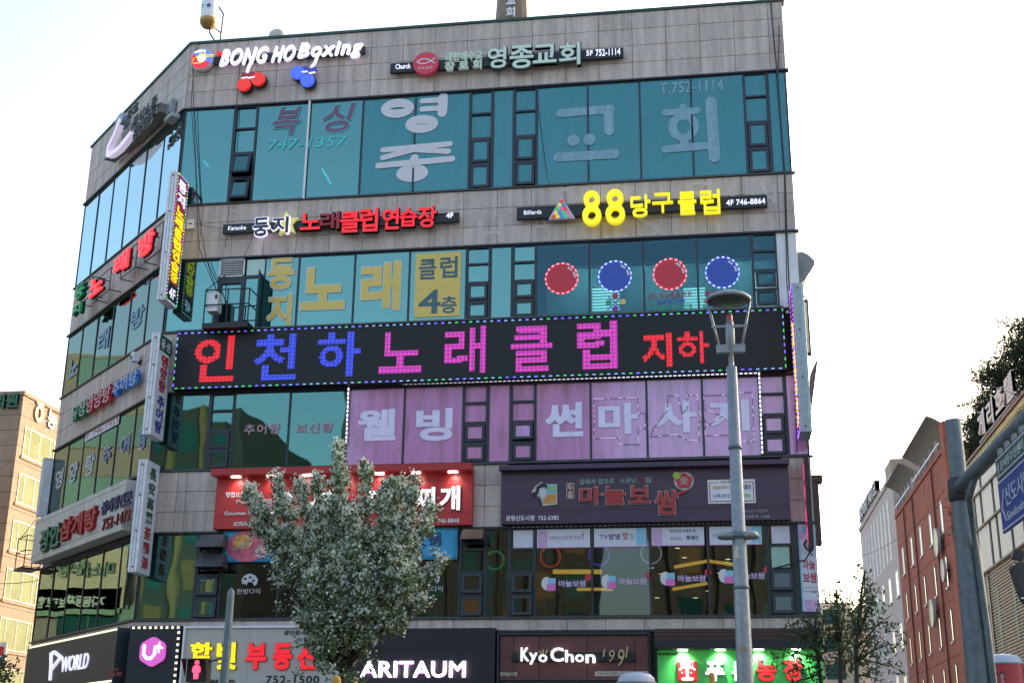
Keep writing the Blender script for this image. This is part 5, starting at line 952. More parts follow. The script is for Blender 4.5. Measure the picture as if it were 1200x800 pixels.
for txt, rs, lab, m in (('노래방', ((82, 424, 442, 91), (116, 391, 412, 127), (154, 366, 387, 168)), 'pale 노래방 letters stuck across the slanted fourth floor glass', mat('pale blue film', (0.16, 0.30, 0.42), 0.5)), ('영양탕', ((66, 553, 572, 73), (82.5, 544, 565, 90), (101.5, 535, 557, 110)), 'white 영양탕 letters stuck across the slanted third floor glass', mat('white grey film', (0.38, 0.42, 0.46), 0.5)), ('추어탕', ((121, 525, 544, 129), (142, 513, 534, 151), (164, 502, 526, 171)), 'blue 추어탕 letters stuck across the slanted third floor glass', mat('blue outlined film', (0.08, 0.14, 0.30), 0.5))):
    s = Sign('window_lettering', LF, LF.uv(rs[0][0], rs[0][2], 0), lab, 'window sign')
    for ch, r in zip(txt, rs): q = s.L(r, 0.01); o = s.glyph(ch, q, 0.006, 0.010, m, bold=0.03); s.glyph(ch, q, 0.001, 0.005, M_wf if m.name != 'pale blue film' else m, bold=0.05, grow=0.03, sub=o, name='letter_border')

# ------------------------------------------------------------------ blade signs standing out from the front
def blade(name, lab, u_face, u_back, z0, z1, w0, w1, edge_m, face_m, side=1):
    """text face looks sideways: side +1 faces +x, -1 faces -x"""
    s = Sign(name, FR, (min(u_face, u_back), z0), lab); a, b_ = sorted((u_face-s.u, u_back-s.u)); h = z1-z0
    s.box('cabinet', (a, b_, 0, h), w0, w1, edge_m, 0.008)
    fp = Plane(FR.pt(u_face, 0, 0), (0, 1, 0) if side > 0 else (0, -1, 0), (side, 0, 0))
    f = Sign(name, fp, (-w1 if side > 0 else w0, z0), None); rt = f.root; f.h = h; f.wd = w1-w0
    rt_inv = s.root.matrix_world.inverted() @ rt.matrix_world; f.off = rt_inv; f.owner = s.root
    f.face_done = False; return s, f
def fin(s, f):
    """hand the face parts over to the sign itself"""
    for c in list(f.root.children):
        if c.type == 'MESH': c.data.transform(f.off)
        c.parent = s.root
    bpy.data.objects.remove(f.root)
def vtext(f, chars, cx, top, cell, wx, m, w=0.012, bold=0.04, pitch=None, border=None):
    v = top
    for ch in chars:
        q = (cx-wx/2, cx+wx/2, v-cell, v); f.glyph(ch, q, w, w+0.012, m, bold=bold)
        if border: f.glyph(ch, q, w-0.006, w-0.001, border, bold=bold+0.02, grow=0.02, name='letter_border')
        v -= (pitch or cell*1.15)
M_edge_w = mat('ribbed white metal', (0.74, 0.73, 0.76), 0.5, streak=0.1)
def ribs(s, w1, n=3):
    u0, u1 = 0, 0.30
    for i in range(1, n): s.box('rib', (0.26*i/n-0.008, 0.26*i/n+0.008, 0.02, s.h-0.02), w1, w1+0.008, M_silver)
    for z in (0.15, s.h*0.36, s.h*0.68, s.h-0.15): s.disc('bolt', (0.14, z), 0.025, 0.025, w1+0.001, w1+0.02, mat('rusty bolt', (0.15, 0.05, 0.03), 0.8), n=8)
dl = [lit('strip sky', (0.35, 0.6, 0.9), 0.9), lit('strip amber', (0.9, 0.75, 0.3), 0.6), lit('strip green', (0.05, 0.8, 0.25), 1.0), lit('strip violet', (0.6, 0.2, 0.9), 0.6), lit('strip cyan', (0.2, 0.8, 0.8), 0.6)]
s, f = blade('blade_sign', 'upright karaoke blade sign at the corner with yellow letters on crimson, 4F at its foot', 0.44, 0.18, 14.70, 18.88, 0.14, 1.02, M_edge_w, None); s.h = f.h; ribs(s, 1.02)
M_cr = lit('crimson face', (0.30, 0.012, 0.05), 0.25); f.box('face', (0.02, f.wd-0.02, 0.02, f.h-0.02), 0.001, 0.008, M_cr); f.box('face_foot', (0.08, f.wd-0.08, 0.06, 0.62), 0.008, 0.010, M_black)
vtext(f, '둥지', f.wd/2, f.h-0.18, 0.38, 0.56, M_whitelit, pitch=0.42, border=M_black, bold=0.06); vtext(f, '노래클럽연습장', f.wd/2, f.h-1.05, 0.32, 0.56, M_yellowlit, pitch=0.352, border=M_black, bold=0.06); f.text('4F', (f.wd/2-0.22, f.wd/2+0.22, 0.18, 0.50), 0.011, 0.02, M_whitelit, bold=0.04)
f.dots([(0.05, 0.05), (f.wd-0.05, 0.05), (f.wd-0.05, f.h-0.05), (0.05, f.h-0.05), (0.05, 0.05)], None, (0.045, 0.035), 0.008, 0.025, dl, per=0.11); fin(s, f)
s, f = blade('blade_sign', 'upright white blade sign with green cap and 영양탕 추어탕 letters at the corner', 0.41, 0.15, 10.60, 13.66, 0.14, 1.04, M_edge_w, None); s.h = f.h; ribs(s, 1.04)
f.box('face', (0.02, f.wd-0.02, 0.02, f.h-0.02), 0.001, 0.008, mat('pale face', (0.62, 0.64, 0.68), 0.5)); f.box('face_cap', (0.02, f.wd-0.02, f.h-0.50, f.h-0.02), 0.008, 0.010, M_green)
for ch, x in (('유', 0.27), ('성', 0.63)): f.glyph(ch, (x-0.14, x+0.14, f.h-0.42, f.h-0.12), 0.010, 0.014, M_white, bold=0.03)
vtext(f, '영양탕', f.wd/2, f.h-0.58, 0.36, 0.46, M_rl, pitch=0.38, bold=0.05); vtext(f, '추어탕', f.wd/2, f.h-1.80, 0.36, 0.46, mat('blue letter paint', (0.05, 0.05, 0.30), 0.5), pitch=0.38, bold=0.05); fin(s, f)
s, f = blade('blade_sign', 'upright white blade sign with green and red 長安高麗荃鷄湯 characters', 0.40, 0.14, 6.69, 9.87, 0.14, 1.04, M_edge_w, None); s.h = f.h; ribs(s, 1.04)
f.box('face', (0.02, f.wd-0.02, 0.02, f.h-0.02), 0.001, 0.008, MATS['pale face']); vtext(f, '長安高麗', f.wd/2, f.h-0.18, 0.34, 0.44, M_green, pitch=0.42, bold=0.03); vtext(f, '荃鷄湯', f.wd/2, f.h-1.86, 0.34, 0.44, M_rl, pitch=0.42, bold=0.03); fin(s, f)
s, f = blade('blade_sign', 'ribbed pale blade sign with red lit face at the right edge of the facade', 18.58, 18.88, 10.14, 14.32, 0.14, 1.15, mat('pale ribbed sheet', (0.40, 0.50, 0.52), 0.5), None, side=-1)
s.h = f.h; ribs(s, 1.15, 5); f.box('face', (0.02, f.wd-0.02, 0.02, f.h-0.02), 0.001, 0.008, M_cr); vtext(f, '노래클럽연습장', f.wd/2, f.h-0.9, 0.36, 0.56, M_yellowlit, pitch=0.44, bold=0.06); f.dots([(0.05, 0.05), (f.wd-0.05, 0.05), (f.wd-0.05, f.h-0.05), (0.05, f.h-0.05), (0.05, 0.05)], None, (0.06, 0.05), 0.008, 0.03, [lit('strip blue', (0.12, 0.12, 1), 1.5), dl[3]], per=0.13); fin(s, f)
s, f = blade('blade_sign', 'dark narrow blade sign with glowing red face beside the purple sign', 18.66, 18.78, 7.15, 9.62, 0.10, 0.62, M_black, None, side=-1)
f.box('face', (0.06, f.wd-0.06, 0.08, f.h-0.06), 0.001, 0.010, lit('red pink face', (0.50, 0.03, 0.07), 0.18)); vtext(f, '천하노래', f.wd/2, f.h-0.2, 0.4, 0.3, lit('pink lamp', (0.7, 0.1, 0.3), 0.35), pitch=0.56); fin(s, f)
MB().tube([(0.06, 0.0, 0.5), (-0.1, -0.25, 0.3), (-0.9, -0.42, 0.05)], 0.02, 6).build('bracket', M_black, s.root)
s = Sign('blade_sign', LF, (-LW-0.02, 9.75), 'narrow pale sign box at the far left end of the slanted wall'); s.box('cabinet', (-0.10, 0.14, 0, 2.05), 0.02, 0.34, M_edge_w, 0.01); s.box('rib', (0.02, 0.04, 0.03, 2.02), 0.34, 0.348, M_silver)
for z in (0.2, 1.7): MB().tube([(-0.12, z, 0.0), (0.2, z, -0.02)], 0.03, 6).build('bracket', M_frame, s.root)
# black cage at the far left end
s = Sign('equipment_cage', LF, (-LW-1.05, 8.02), 'open black steel cage bracketed to the far left end of the building', 'steel cage')
H = 1.05
for z in (0, 0.55, H):
    MB().tube([(0, z, 0.0), (0, z, 0.55), (1.0, z, 0.55), (1.0, z, 0.0), (0, z, 0.0)], 0.02, 5).build('rail', M_black, s.root)
for x, y in ((0, 0), (0, 0.55), (1.0, 0.55), (1.0, 0)): MB().tube([(x, 0, y), (x, H, y)], 0.02, 5).build('post', M_black, s.root)
MB().tube([(0, H, 0.5), (1.0, H+0.95, 0.1)], 0.012, 5).build('stay', M_black, s.root); s.box('floor', (0, 1.0, -0.08, -0.03), 0, 0.6, M_black)
# meter box and duct at the right wall edge
s = S1('junction_box', FR, 219, 268, 'small pale junction box on the granite beside the corner blade sign', 'junction box'); q = s.R((219.5, 257.5, 227.5, 268), 0.1); s.box('casing', q, 0.001, 0.14, M_white, 0.01); s.box('label', ((q[0]+0.06), q[1]-0.06, (q[2]+q[3])/2-0.02, (q[2]+q[3])/2+0.02), 0.14, 0.143, M_dark)
s = S1('floodlight', FR, 157, 415, 'x', 'floodlight'); bpy.data.objects.remove(s.root)
s = Sign('floodlight', LF, LF.uv(158, 424, 0.2), 'small pale floodlight fixed above the blue letters on the slanted wall', 'floodlight'); s.box('body', (-0.12, 0.12, 0.0, 0.30), 0.1, 0.32, M_white, 0.02); s.box('arm', (-0.03, 0.03, -0.05, 0.1), 0.0, 0.1, M_frame); s.disc('lens', (0, 0.12), 0.08, 0.08, 0.32, 0.33, M_dark, n=12)
# things projecting from the right side wall
sw = Plane((18.87, 0, 0), (0, 1, 0), (1, 0, 0))
s = Sign('side_hood', sw, (1.0, 15.0), 'grey rounded ventilation hood projecting from the right side of the building', 'vent hood')
prof = [(0.0, 0.0), (0.0, 1.05), (0.2, 1.10), (0.38, 1.0), (0.56, 0.80), (0.54, 0.64), (0.26, 0.22)]
b = MB(); n = len(prof); b.v = [(0.0, p[1], p[0]) for p in prof]+[(0.8, p[1], p[0]) for p in prof]; b.f = [tuple(range(n-1, -1, -1)), tuple(range(n, 2*n))]+[(i, (i+1) % n, (i+1) % n+n, i+n) for i in range(n)]; b.build('hood', mat('blue grey sheet', (0.16, 0.20, 0.23), 0.5), s.root)
s = Sign('side_window_frame', sw, (1.0, 12.9), 'open framed window leaf swung out from the right side wall below the hood', 'window'); MB().box(0, 0.06, 0, 1.7, 0.02, 0.30).build('leaf', M_frame, s.root); MB().box(-0.01, 0.07, 0.1, 1.6, 0.06, 0.25).build('pane', mat('amber lit glass', (0.55, 0.5, 0.36), 0.3, emit=0.05), s.root); MB().tube([(0.03, 1.7, 0.28), (0.03, 1.95, 0.05)], 0.02, 5).build('stay', M_frame, s.root)
s = Sign('side_blade_sign', sw, (2.5, 10.6), 'dark tilted sign box projecting from the right side wall', 'sign'); b = MB(); b.add([(0, 0, 0.0), (0.12, 0, 0.0), (0.12, 0.0, 0.12), (0, 0.0, 0.12), (0, 2.2, 0.35), (0.12, 2.2, 0.35), (0.12, 2.75, 0.62), (0, 2.75, 0.62)], [(0, 3, 2, 1), (4, 5, 6, 7), (0, 1, 5, 4), (1, 2, 6, 5), (2, 3, 7, 6), (3, 0, 4, 7)]); b.build('cabinet', mat('brown grey sheet', (0.10, 0.09, 0.09), 0.6), s.root)
s = Sign('side_blade_sign', sw, (1.5, 7.6), 'brown capped sign post box beside the lower right corner of the facade', 'sign'); s.box('cabinet', (0, 0.4, 0, 1.75), 0.05, 0.30, mat('dull brown sheet', (0.09, 0.05, 0.05), 0.6), 0.01); s.box('cap', (-0.02, 0.42, 1.75, 1.95), 0.05, 0.42, MATS['dull brown sheet'], 0.01)
# cables
def cable(pts, lab, r=0.012, m=None):
    P = [FR.pt(*FR.uv(x, y, wd), wd) for x, y, wd in pts]; c = Vector(P[-1]); rt = empty('cable', tuple(c), None, lab, 'cable')
    V = [Vector(p)-c for p in P]; S_ = []
    for i in range(len(V)-1):
        for t in range(8): S_.append(V[i].lerp(V[i+1], t/8)+Vector((0, 0, -0.06*math.sin(math.pi*t/8)*min(1, (V[i+1]-V[i]).length/3))))
    MB().tube(S_+[V[-1]], r, 5).build('wire', m or M_cable, rt)
cable([(233, 50, 0.06), (226, 75, 0.45), (227, 130, 0.15), (232, 240, 0.15), (241, 300, 0.2), (258, 352, 0.3)], 'long black cable falling from the left roof corner to the service balcony')
cable([(229, 55, 0.06), (224, 120, 0.12), (229, 190, 0.12), (233, 290, 0.2), (256, 345, 0.3)], 'second black cable beside the long one below the round logo')
cable([(283, 60, 0.06), (278, 110, 0.1), (272, 200, 0.1), (264, 290, 0.1)], 'thin cable running down the granite by the left casement windows')
cable([(903, 0, 0.06), (908, 60, 0.1), (911, 85, 0.15), (916, 150, 0.15), (920, 205, 0.15), (922, 268, 0.18), (925, 340, 0.18)], 'dark cable bundle down the right end of the facade', 0.022)
cable([(913, 30, 0.08), (912, 90, 0.1), (919, 200, 0.12), (922, 330, 0.2), (931, 420, 0.2), (934, 530, 0.2)], 'second dark cable down the right end beside the bundle', 0.016)
cable([(917.5, 26, 0.05), (924, 34, 0.1), (926, 90, 0.1), (932, 170, 0.1), (937, 260, 0.1), (937, 300, 0.1)], 'pale red wire looping outside the right edge of the building', 0.012, mat('pinkish wire', (0.35, 0.2, 0.22), 0.5))
cable([(230, 262, 0.1), (262, 268, 0.12)], 'thin wire from the junction box to the karaoke sign', 0.008)
cable([(296, 277, 0.1), (288, 296, 0.1), (284, 310, 0.1)], 'short wire hanging under the karaoke sign to the louvre', 0.008)
cable([(628, 105, 0.06), (640, 200, 0.06), (644, 215, 0.06)], 'thin wire slanting over the glass beside the faded brush letter', 0.008)
# ------------------------------------------------------------------ trees
def leafmesh(name, C, size, m, parent, aspect=0.55, up=0.0):
    n = len(C); C = np.asarray(C, float)
    a = rng.normal(size=(n, 3)); a[:, 2] += up; a /= np.linalg.norm(a, axis=1)[:, None]
    b_ = rng.normal(size=(n, 3)); b_ -= (b_*a).sum(1)[:, None]*a; b_ /= np.linalg.norm(b_, axis=1)[:, None]
    s_ = size*rng.uniform(0.6, 1.3, n)[:, None]
    V = np.stack([C-a*s_, C+b_*s_*aspect, C+a*s_, C-b_*s_*aspect], 1).reshape(-1, 3)
    me = bpy.data.meshes.new(name); me.vertices.add(4*n); me.vertices.foreach_set('co', V.astype(np.float32).ravel())
    me.loops.add(4*n); me.polygons.add(n); me.loops.foreach_set('vertex_index', np.arange(4*n, dtype=np.int32)); me.polygons.foreach_set('loop_start', np.arange(0, 4*n, 4, dtype=np.int32)); me.polygons.foreach_set('loop_total', np.full(n, 4, np.int32))
    me.update(); me.validate(); me.materials.append(m); o = bpy.data.objects.new(name, me); COL.objects.link(o); o.parent = parent; o['kind'] = 'stuff'; return o
def leafmat(name, col, var=0.35, rough=0.6, sc=5.0):
    m = mat(name, col, rough, var=var, scale=sc); p = m.node_tree.nodes['Principled BSDF']
    t = m.node_tree; o = [n for n in t.nodes if n.type == 'OUTPUT_MATERIAL'][0]; tr = t.nodes.new('ShaderNodeBsdfTranslucent'); tr.inputs[0].default_value = (*[min(1, c*1.5) for c in col], 1); mx = t.nodes.new('ShaderNodeMixShader'); mx.inputs[0].default_value = 0.3
    t.links.new(p.outputs[0], mx.inputs[1]); t.links.new(tr.outputs[0], mx.inputs[2]); t.links.new(mx.outputs[0], o.inputs[0]); return m
M_bark = mat('bark', (0.05, 0.038, 0.028), 0.9, scale=25, bump=0.5); M_leaf = leafmat('fringe tree leaves', (0.085, 0.13, 0.045)); M_blos = leafmat('fringe tree blossom', (0.64, 0.68, 0.58), 0.2)
YT = -13.5
def tpt(px, py, dy=0.0): return onY(px, py, YT+dy)
root = tpt(402, 800); tr = empty('flowering_tree', (root[0], YT, 0.13), None, 'flowering fringe tree with upright plumes of white blossom in front of the red sign', 'tree')
O = np.array([root[0], YT, 0.13])
forks = [(400, 800, 0), (398, 745, 0)]
plumes = [(292, 575, 340, 690, .3), (322, 558, 362, 690, -.2), (352, 560, 375, 700, .5), (371, 555, 380, 690, -.5), (396, 520, 400, 700, 0), (401, 548, 402, 650, .4), (430, 543, 425, 690, -.4), (452, 566, 438, 700, .3), (472, 558, 440, 700, .0), (488, 558, 455, 710, -.5), (507, 592, 460, 700, .4), (520, 654, 455, 730, .2), (480, 667, 446, 740, -.6), (430, 676, 424, 760, -.8), (352, 716, 380, 770, -.5), (303, 585, 330, 640, 0), (365, 670, 385, 770, -.9), (500, 700, 450, 735, -.2), (415, 600, 410, 720, -.7), (385, 600, 392, 720, .7), (340, 620, 372, 720, .8), (460, 610, 430, 720, .8), (392, 650, 398, 760, -.9)]
tb = MB(); tb.tube([tuple(np.array([root[0]+0.03, YT, 0.13])-O), tuple(np.array([root[0], YT, 1.5])-O), tuple(tpt(401, 790)-O)], [0.11, 0.09, 0.075], 10)
leaves = []; blos = []
for (x1, y1, x0, y0, d) in plumes:
    a, b_ = tpt(x0, y0, d*0.4), tpt(x1, y1, d); st = tpt(402, 788)
    tb.tube([tuple(st-O), tuple((st+a)/2-O+np.array([0, 0, 0.05])), tuple(a-O), tuple((a+b_)/2-O), tuple(b_-O)], [0.045, 0.032, 0.024, 0.014, 0.005], 6)
    L = np.linalg.norm(b_-a); n = int(4.3*L/0.10)
    for i in range(n):
        t = rng.uniform(0, 1.0); rad = 0.155*(1-0.72*t)+0.015
        c = a+(b_-a)*t+rng.normal(size=3)*rad*(0.55 if rng.uniform() < 0.72 else 1.15); k = 40
        P = c+rng.normal(size=(k, 3))*0.046
        hi = (c[2]-tpt(400, 790)[2])/4.0+rng.uniform(-0.3, 0.3)
        if hi > 0.28: blos.append(P[:22]+np.array([0, -0.012, 0.035])); leaves.append(P[22:]-np.array([0, 0, 0.02]))
        else: leaves.append(P[:24]); blos.append(P[24:])
for i in range(90):       # fill of the lower and inner crown
    t = rng.uniform(0, 1); px = 400+rng.normal()*(11+38*t); py = 800-t*150; c = tpt(px, py, rng.normal()*0.6); P = c+rng.normal(size=(24, 3))*0.08
    leaves.append(P[:20] if t < 0.5 else P[:14]); blos.append(P[20:] if t < 0.5 else P[14:])
tb.build('trunk', M_bark, tr, True); leafmesh('foliage', np.concatenate(leaves)-O, 0.036, M_leaf, tr); leafmesh('blossom', np.concatenate(blos)-O, 0.033, M_blos, tr, 0.6)
# slender young tree on the right
def young(name, lab, Y, stem, twigs, m, n_leaf=26, size=0.045, spread=0.10, cat='tree', base=None):
    b0 = onY(*stem[0], Y); base = np.array([b0[0], Y, 0.13]); r = empty(name, tuple(base), None, lab, cat); t_ = MB()
    P = [np.array([b0[0], Y, 0.13])]+[onY(x, y, Y) for x, y in stem]; t_.tube([tuple(p-base) for p in P], [0.05]+[0.04-0.03*i/len(stem) for i in range(len(stem))], 7); L = []
    for tw in twigs:
        dy = rng.uniform(-0.8, 0.8); Q = [onY(x, y, Y+dy*i/max(1, len(tw)-1)) for i, (x, y) in enumerate(tw)]; t_.tube([tuple(p-base) for p in Q], [0.02-0.015*i/(len(Q)-1) for i in range(len(Q))], 5)
        for a, b_ in zip(Q[:-1], Q[1:]):
            ln = np.linalg.norm(b_-a)
            for i in range(max(2, int(n_leaf*ln))): c = a+(b_-a)*rng.uniform(0, 1)+rng.normal(size=3)*spread; L.append(c+rng.normal(size=(6, 3))*0.05)
    t_.build('trunk', M_bark, r, True); leafmesh('crown', np.concatenate(L)-base, size, m, r, 0.45); return r
M_lf2 = leafmat('young leaves', (0.055, 0.085, 0.028)); M_lf3 = leafmat('dark leaves', (0.035, 0.06, 0.02))
young('young_tree', 'slender young tree with sparse leaves in front of the pale building on the right', -11.0, [(1004, 800), (1003, 760), (1007, 715), (1012, 675), (1014, 668)],
      [[(1007, 730), (1013, 690), (1014, 666)], [(1005, 745), (1022, 705), (1030, 690)], [(1004, 760), (1030, 730), (1045, 720)], [(1003, 775), (1025, 760), (1040, 755), (1058, 753)], [(1004, 770), (1022, 775), (1045, 780), (1057, 786)], [(1003, 790), (1018, 792), (1030, 797)], [(1005, 750), (998, 720), (1000, 695)], [(1006, 740), (1017, 712), (1020, 690)], [(1004, 775), (1016, 752), (1028, 738)]], M_lf2)
young('young_tree', 'slender young tree growing at the right corner of the main building', -10.0, [(985, 800), (984, 760), (982, 725), (980, 690)],
      [[(984, 760), (975, 720), (972, 692)], [(984, 750), (990, 715), (985, 690)], [(984, 770), (1000, 740), (1004, 722)], [(983, 745), (978, 710), (984, 685)], [(984, 790), (995, 770), (990, 750)]], M_lf2)
young('young_tree', 'dark leafy young tree overlapping the green butcher sign and the end poster', -9.5, [(962, 800), (958, 765), (955, 735), (958, 712)],
      [[(958, 765), (940, 745), (918, 735)], [(958, 770), (935, 765), (905, 772)], [(957, 750), (945, 728), (935, 720)], [(956, 745), (962, 725), (972, 714)], [(958, 780), (940, 785), (925, 780)], [(958, 770), (975, 755), (990, 745)], [(956, 742), (948, 735), (925, 750)], [(957, 760), (968, 740), (975, 726)], [(958, 790), (945, 795), (930, 798)], [(958, 760), (965, 775), (972, 790)]], M_lf3, n_leaf=22, spread=0.12)
young('street_tree', 'dark branch tips of a street tree at the bottom left edge of the view', -14.0, [(-12, 800), (-8, 785)], [[(-8, 785), (2, 782), (14, 780), (19, 784)], [(-8, 790), (5, 792), (14, 796)], [(-8, 788), (0, 778), (6, 776)]], M_lf3, n_leaf=30, size=0.04, spread=0.05)
# pines behind the hotel
M_pine = leafmat('pine needles', (0.020, 0.035, 0.015)); 
def pine(x, y, h, lab, rad, base_z=0.0):
    r = empty('pine_tree', (x, y, base_z), None, lab, 'tree', None); t_ = MB(); t_.tube([(0, 0, 0), (0.2, 0, h*0.5), (0, 0.2, h)], [0.35, 0.25, 0.05], 8); C = []
    for i in range(50):
        z = h*(0.66+0.34*(i/50)); R = rad*(1-(z/h-0.66)/0.36*0.85)*rng.uniform(0.45, 1.2); a = rng.uniform(0, 6.28); e = np.array([R*math.cos(a), R*math.sin(a), z+rng.uniform(-0.3, 0.8)])
        t_.tube([(0, 0, z-0.5), tuple(e)], [0.07, 0.02], 5)
        for k in range(9): c = e*np.array([1, 1, 1])-np.array([e[0], e[1], 0])*rng.uniform(0, 0.6)+rng.normal(size=3)*np.array([.5, .5, .28]); C.append(c+rng.normal(size=(60, 3))*np.array([.30, .30, .18]))
    t_.build('trunk', M_bark, r, True); leafmesh('crown', np.concatenate(C), 0.16, M_pine, r, 0.16, up=0.4); return r
for px, py, Yp, rd, lab in ((1152, 492, 33, 1.3, 'lowest dark pine behind the hotel roof letters'), (1170, 440, 32, 2.0, 'middle dark pine rising behind the hotel'), (1202, 385, 31, 2.6, 'tallest dark pine at the right edge of the view')):
    q = onY(px, py, Yp); pine(q[0], Yp, q[2], lab, rd)

# ------------------------------------------------------------------ lamp post, poles, signals
M_gal = mat('galvanised steel', (0.26, 0.29, 0.31), 0.45, metal=0.35, var=0.15, scale=18, bump=0.05)
M_galb = mat('blue grey steel', (0.13, 0.17, 0.19), 0.5, metal=0.2, var=0.2, scale=10, streak=0.15)
YL = -18.5; t0 = onY(849, 430, YL); lx = onY(857, 425, YL)[0]; zt = onY(857, 430, YL)[2]
st = empty('street_lamp', (lx, YL, 0.0), None, 'tall grey street lamp with round upturned disc head on two thin rods', 'street lamp')
MB().lathe([(0.17, 0.0), (0.17, 0.4), (0.125, 0.45), (0.104, 2.6), (0.066, zt), (0.0, zt+0.01)], (0, 0, 0), 20).build('pole', M_gal, st, True)
zb = onY(857, 412, YL)[2]; zh = onY(858, 352, YL)[2]
MB().lathe([(0.035, zt), (0.035, zb-0.02), (0.06, zb), (0.06, zb+0.35), (0.045, zb+0.42), (0, zb+0.42)], (0, 0, 0), 14).build('neck', M_gal, st, True)
MB().box(-0.19, 0.19, -0.05, 0.05, zb-0.02, zb+0.09).build('bracket', M_gal, st); MB().box(-0.24, 0.24, -0.02, 0.02, zb+0.34, zb+0.37).build('crossbar', M_gal, st)
for sx in (-1, 1): MB().tube([(0.14*sx, 0, zb+0.02), (0.28*sx, 0, zh-0.02)], 0.018, 8).build('rod', M_gal, st, True)
MB().lathe([(0.0, zh-0.05), (0.12, zh-0.045), (0.24, zh-0.02), (0.27, zh+0.0)], (0, 0, 0), 32).build('lens', mat('lamp glass', (0.05, 0.07, 0.065), 0.25), st, True)
MB().lathe([(0.27, zh-0.01), (0.295, zh-0.005), (0.30, zh+0.02), (0.27, zh+0.05), (0.16, zh+0.10), (0.0, zh+0.12)], (0, 0, 0), 32).build('head', M_gal, st, True)
MB().lathe([(0.04, zb+0.42), (0.04, zb+0.50), (0.03, zb+0.53), (0, zb+0.53)], (0, 0, 0), 12).build('bulb', mat('red bulb', (0.35, 0.05, 0.05), 0.4), st, True)
for zs_, a_, w_, h_, c_ in ((4.15, -0.5, 0.07, 0.16, (0.5, 0.48, 0.4)), (3.35, 0.4, 0.06, 0.10, (0.42, 0.42, 0.44)), (3.0, -0.2, 0.09, 0.07, (0.30, 0.24, 0.18))):
    rs_ = 0.1035-(zs_-2.6)*0.0075+0.0015; a0_ = a_-w_/rs_/2; a1_ = a_+w_/rs_/2
    V_ = [((rs_+k_)*math.sin(a0_+(a1_-a0_)*i/5), -(rs_+k_)*math.cos(a0_+(a1_-a0_)*i/5), zs_+j*h_) for k_ in (0.0,) for j in (0, 1) for i in range(6)]
    mk('sticker', V_, [(i, i+1, i+7, i+6) for i in range(5)], mat('worn sticker %s' % zs_, c_, 0.7, var=0.4, scale=40), st)
for zs_ in (3.8, 5.6): MB().lathe([(0.098-(zs_-2.6)*0.0075+0.004, -0.02), (0.098-(zs_-2.6)*0.0075+0.012, -0.02), (0.098-(zs_-2.6)*0.0075+0.012, 0.02), (0.098-(zs_-2.6)*0.0075+0.004, 0.02)], (0, 0, zs_), 20).build('band', M_galb, st, True)
zr = onY(866, 628, YL)[2]
for dx, k in ((-0.17, 1), (0.15, -1)): b = MB().lathe([(0.0, -0.045), (0.11, -0.03), (0.13, 0.0), (0.09, 0.05), (0.0, 0.07)], (dx*0.9, 0.0, zr), 18); b.build('spotlight', M_gal, st, True)
MB().lathe([(0.095, -0.03), (0.112, -0.03), (0.112, 0.05), (0.095, 0.05)], (0, 0, zr), 20).build('clamp', M_galb, st, True)
YS = -18.0; sx_, sz_ = onY(271, 690, YS)[0], onY(271, 690, YS)[2]
sp = empty('signal_pole', (sx_, YS, 0.0), None, 'plain blue grey signal pole in front of the white estate agency sign', 'pole'); MB().lathe([(0.065, 0), (0.065, 2.0), (0.048, sz_-0.05), (0.042, sz_-0.02), (0.0, sz_+0.03)], (0, 0, 0), 18).build('pole', M_galb, sp, True)
hz = onY(233, 772, YS); ps = empty('pedestrian_signal', (hz[0], YS, hz[2]), None, 'black pedestrian signal with the red standing man lit', 'pedestrian signal')
MB().box(-0.14, 0.14, -0.05, 0.12, -0.30, 0.0).build('housing', M_black, ps); MB().box(-0.15, 0.15, -0.05, 0.12, -0.64, -0.33).build('housing', M_black, ps)
for zt_ in (0.0, -0.33): MB().add([(-0.15, -0.05, zt_+0.01), (0.15, -0.05, zt_+0.01), (0.17, -0.22, zt_-0.01), (-0.17, -0.22, zt_-0.01), (-0.15, -0.05, zt_-0.25), (0.15, -0.05, zt_-0.25), (0.165, -0.20, zt_-0.02), (-0.165, -0.20, zt_-0.02)], [(0, 1, 2, 3), (0, 3, 7, 4), (1, 5, 6, 2)]).build('visor', M_black, ps)
man = MB(); 
man.prism([(0.032*math.cos(i*math.pi/5), -0.045+0.032*math.sin(i*math.pi/5)) for i in range(10)], 0, 0.01, lambda p: (p[0], -0.051-p[2], p[1]))
man.prism([(-0.025, -0.08), (0.025, -0.08), (0.05, -0.1), (0.058, -0.17), (0.035, -0.175), (0.03, -0.26), (0.005, -0.26), (0.0, -0.19), (-0.005, -0.26), (-0.03, -0.26), (-0.035, -0.175), (-0.058, -0.17), (-0.05, -0.1)], 0, 0.01, lambda p: (p[0], -0.051-p[2], p[1])); man.build('red_man', lit('red signal man', (1, 0.05, 0.12), 1.8), ps)
MB().tube([(0.14, 0.05, -0.02), (sx_-hz[0]-0.04, 0.0, 0.01)], 0.012, 6).build('arm', M_black, ps)
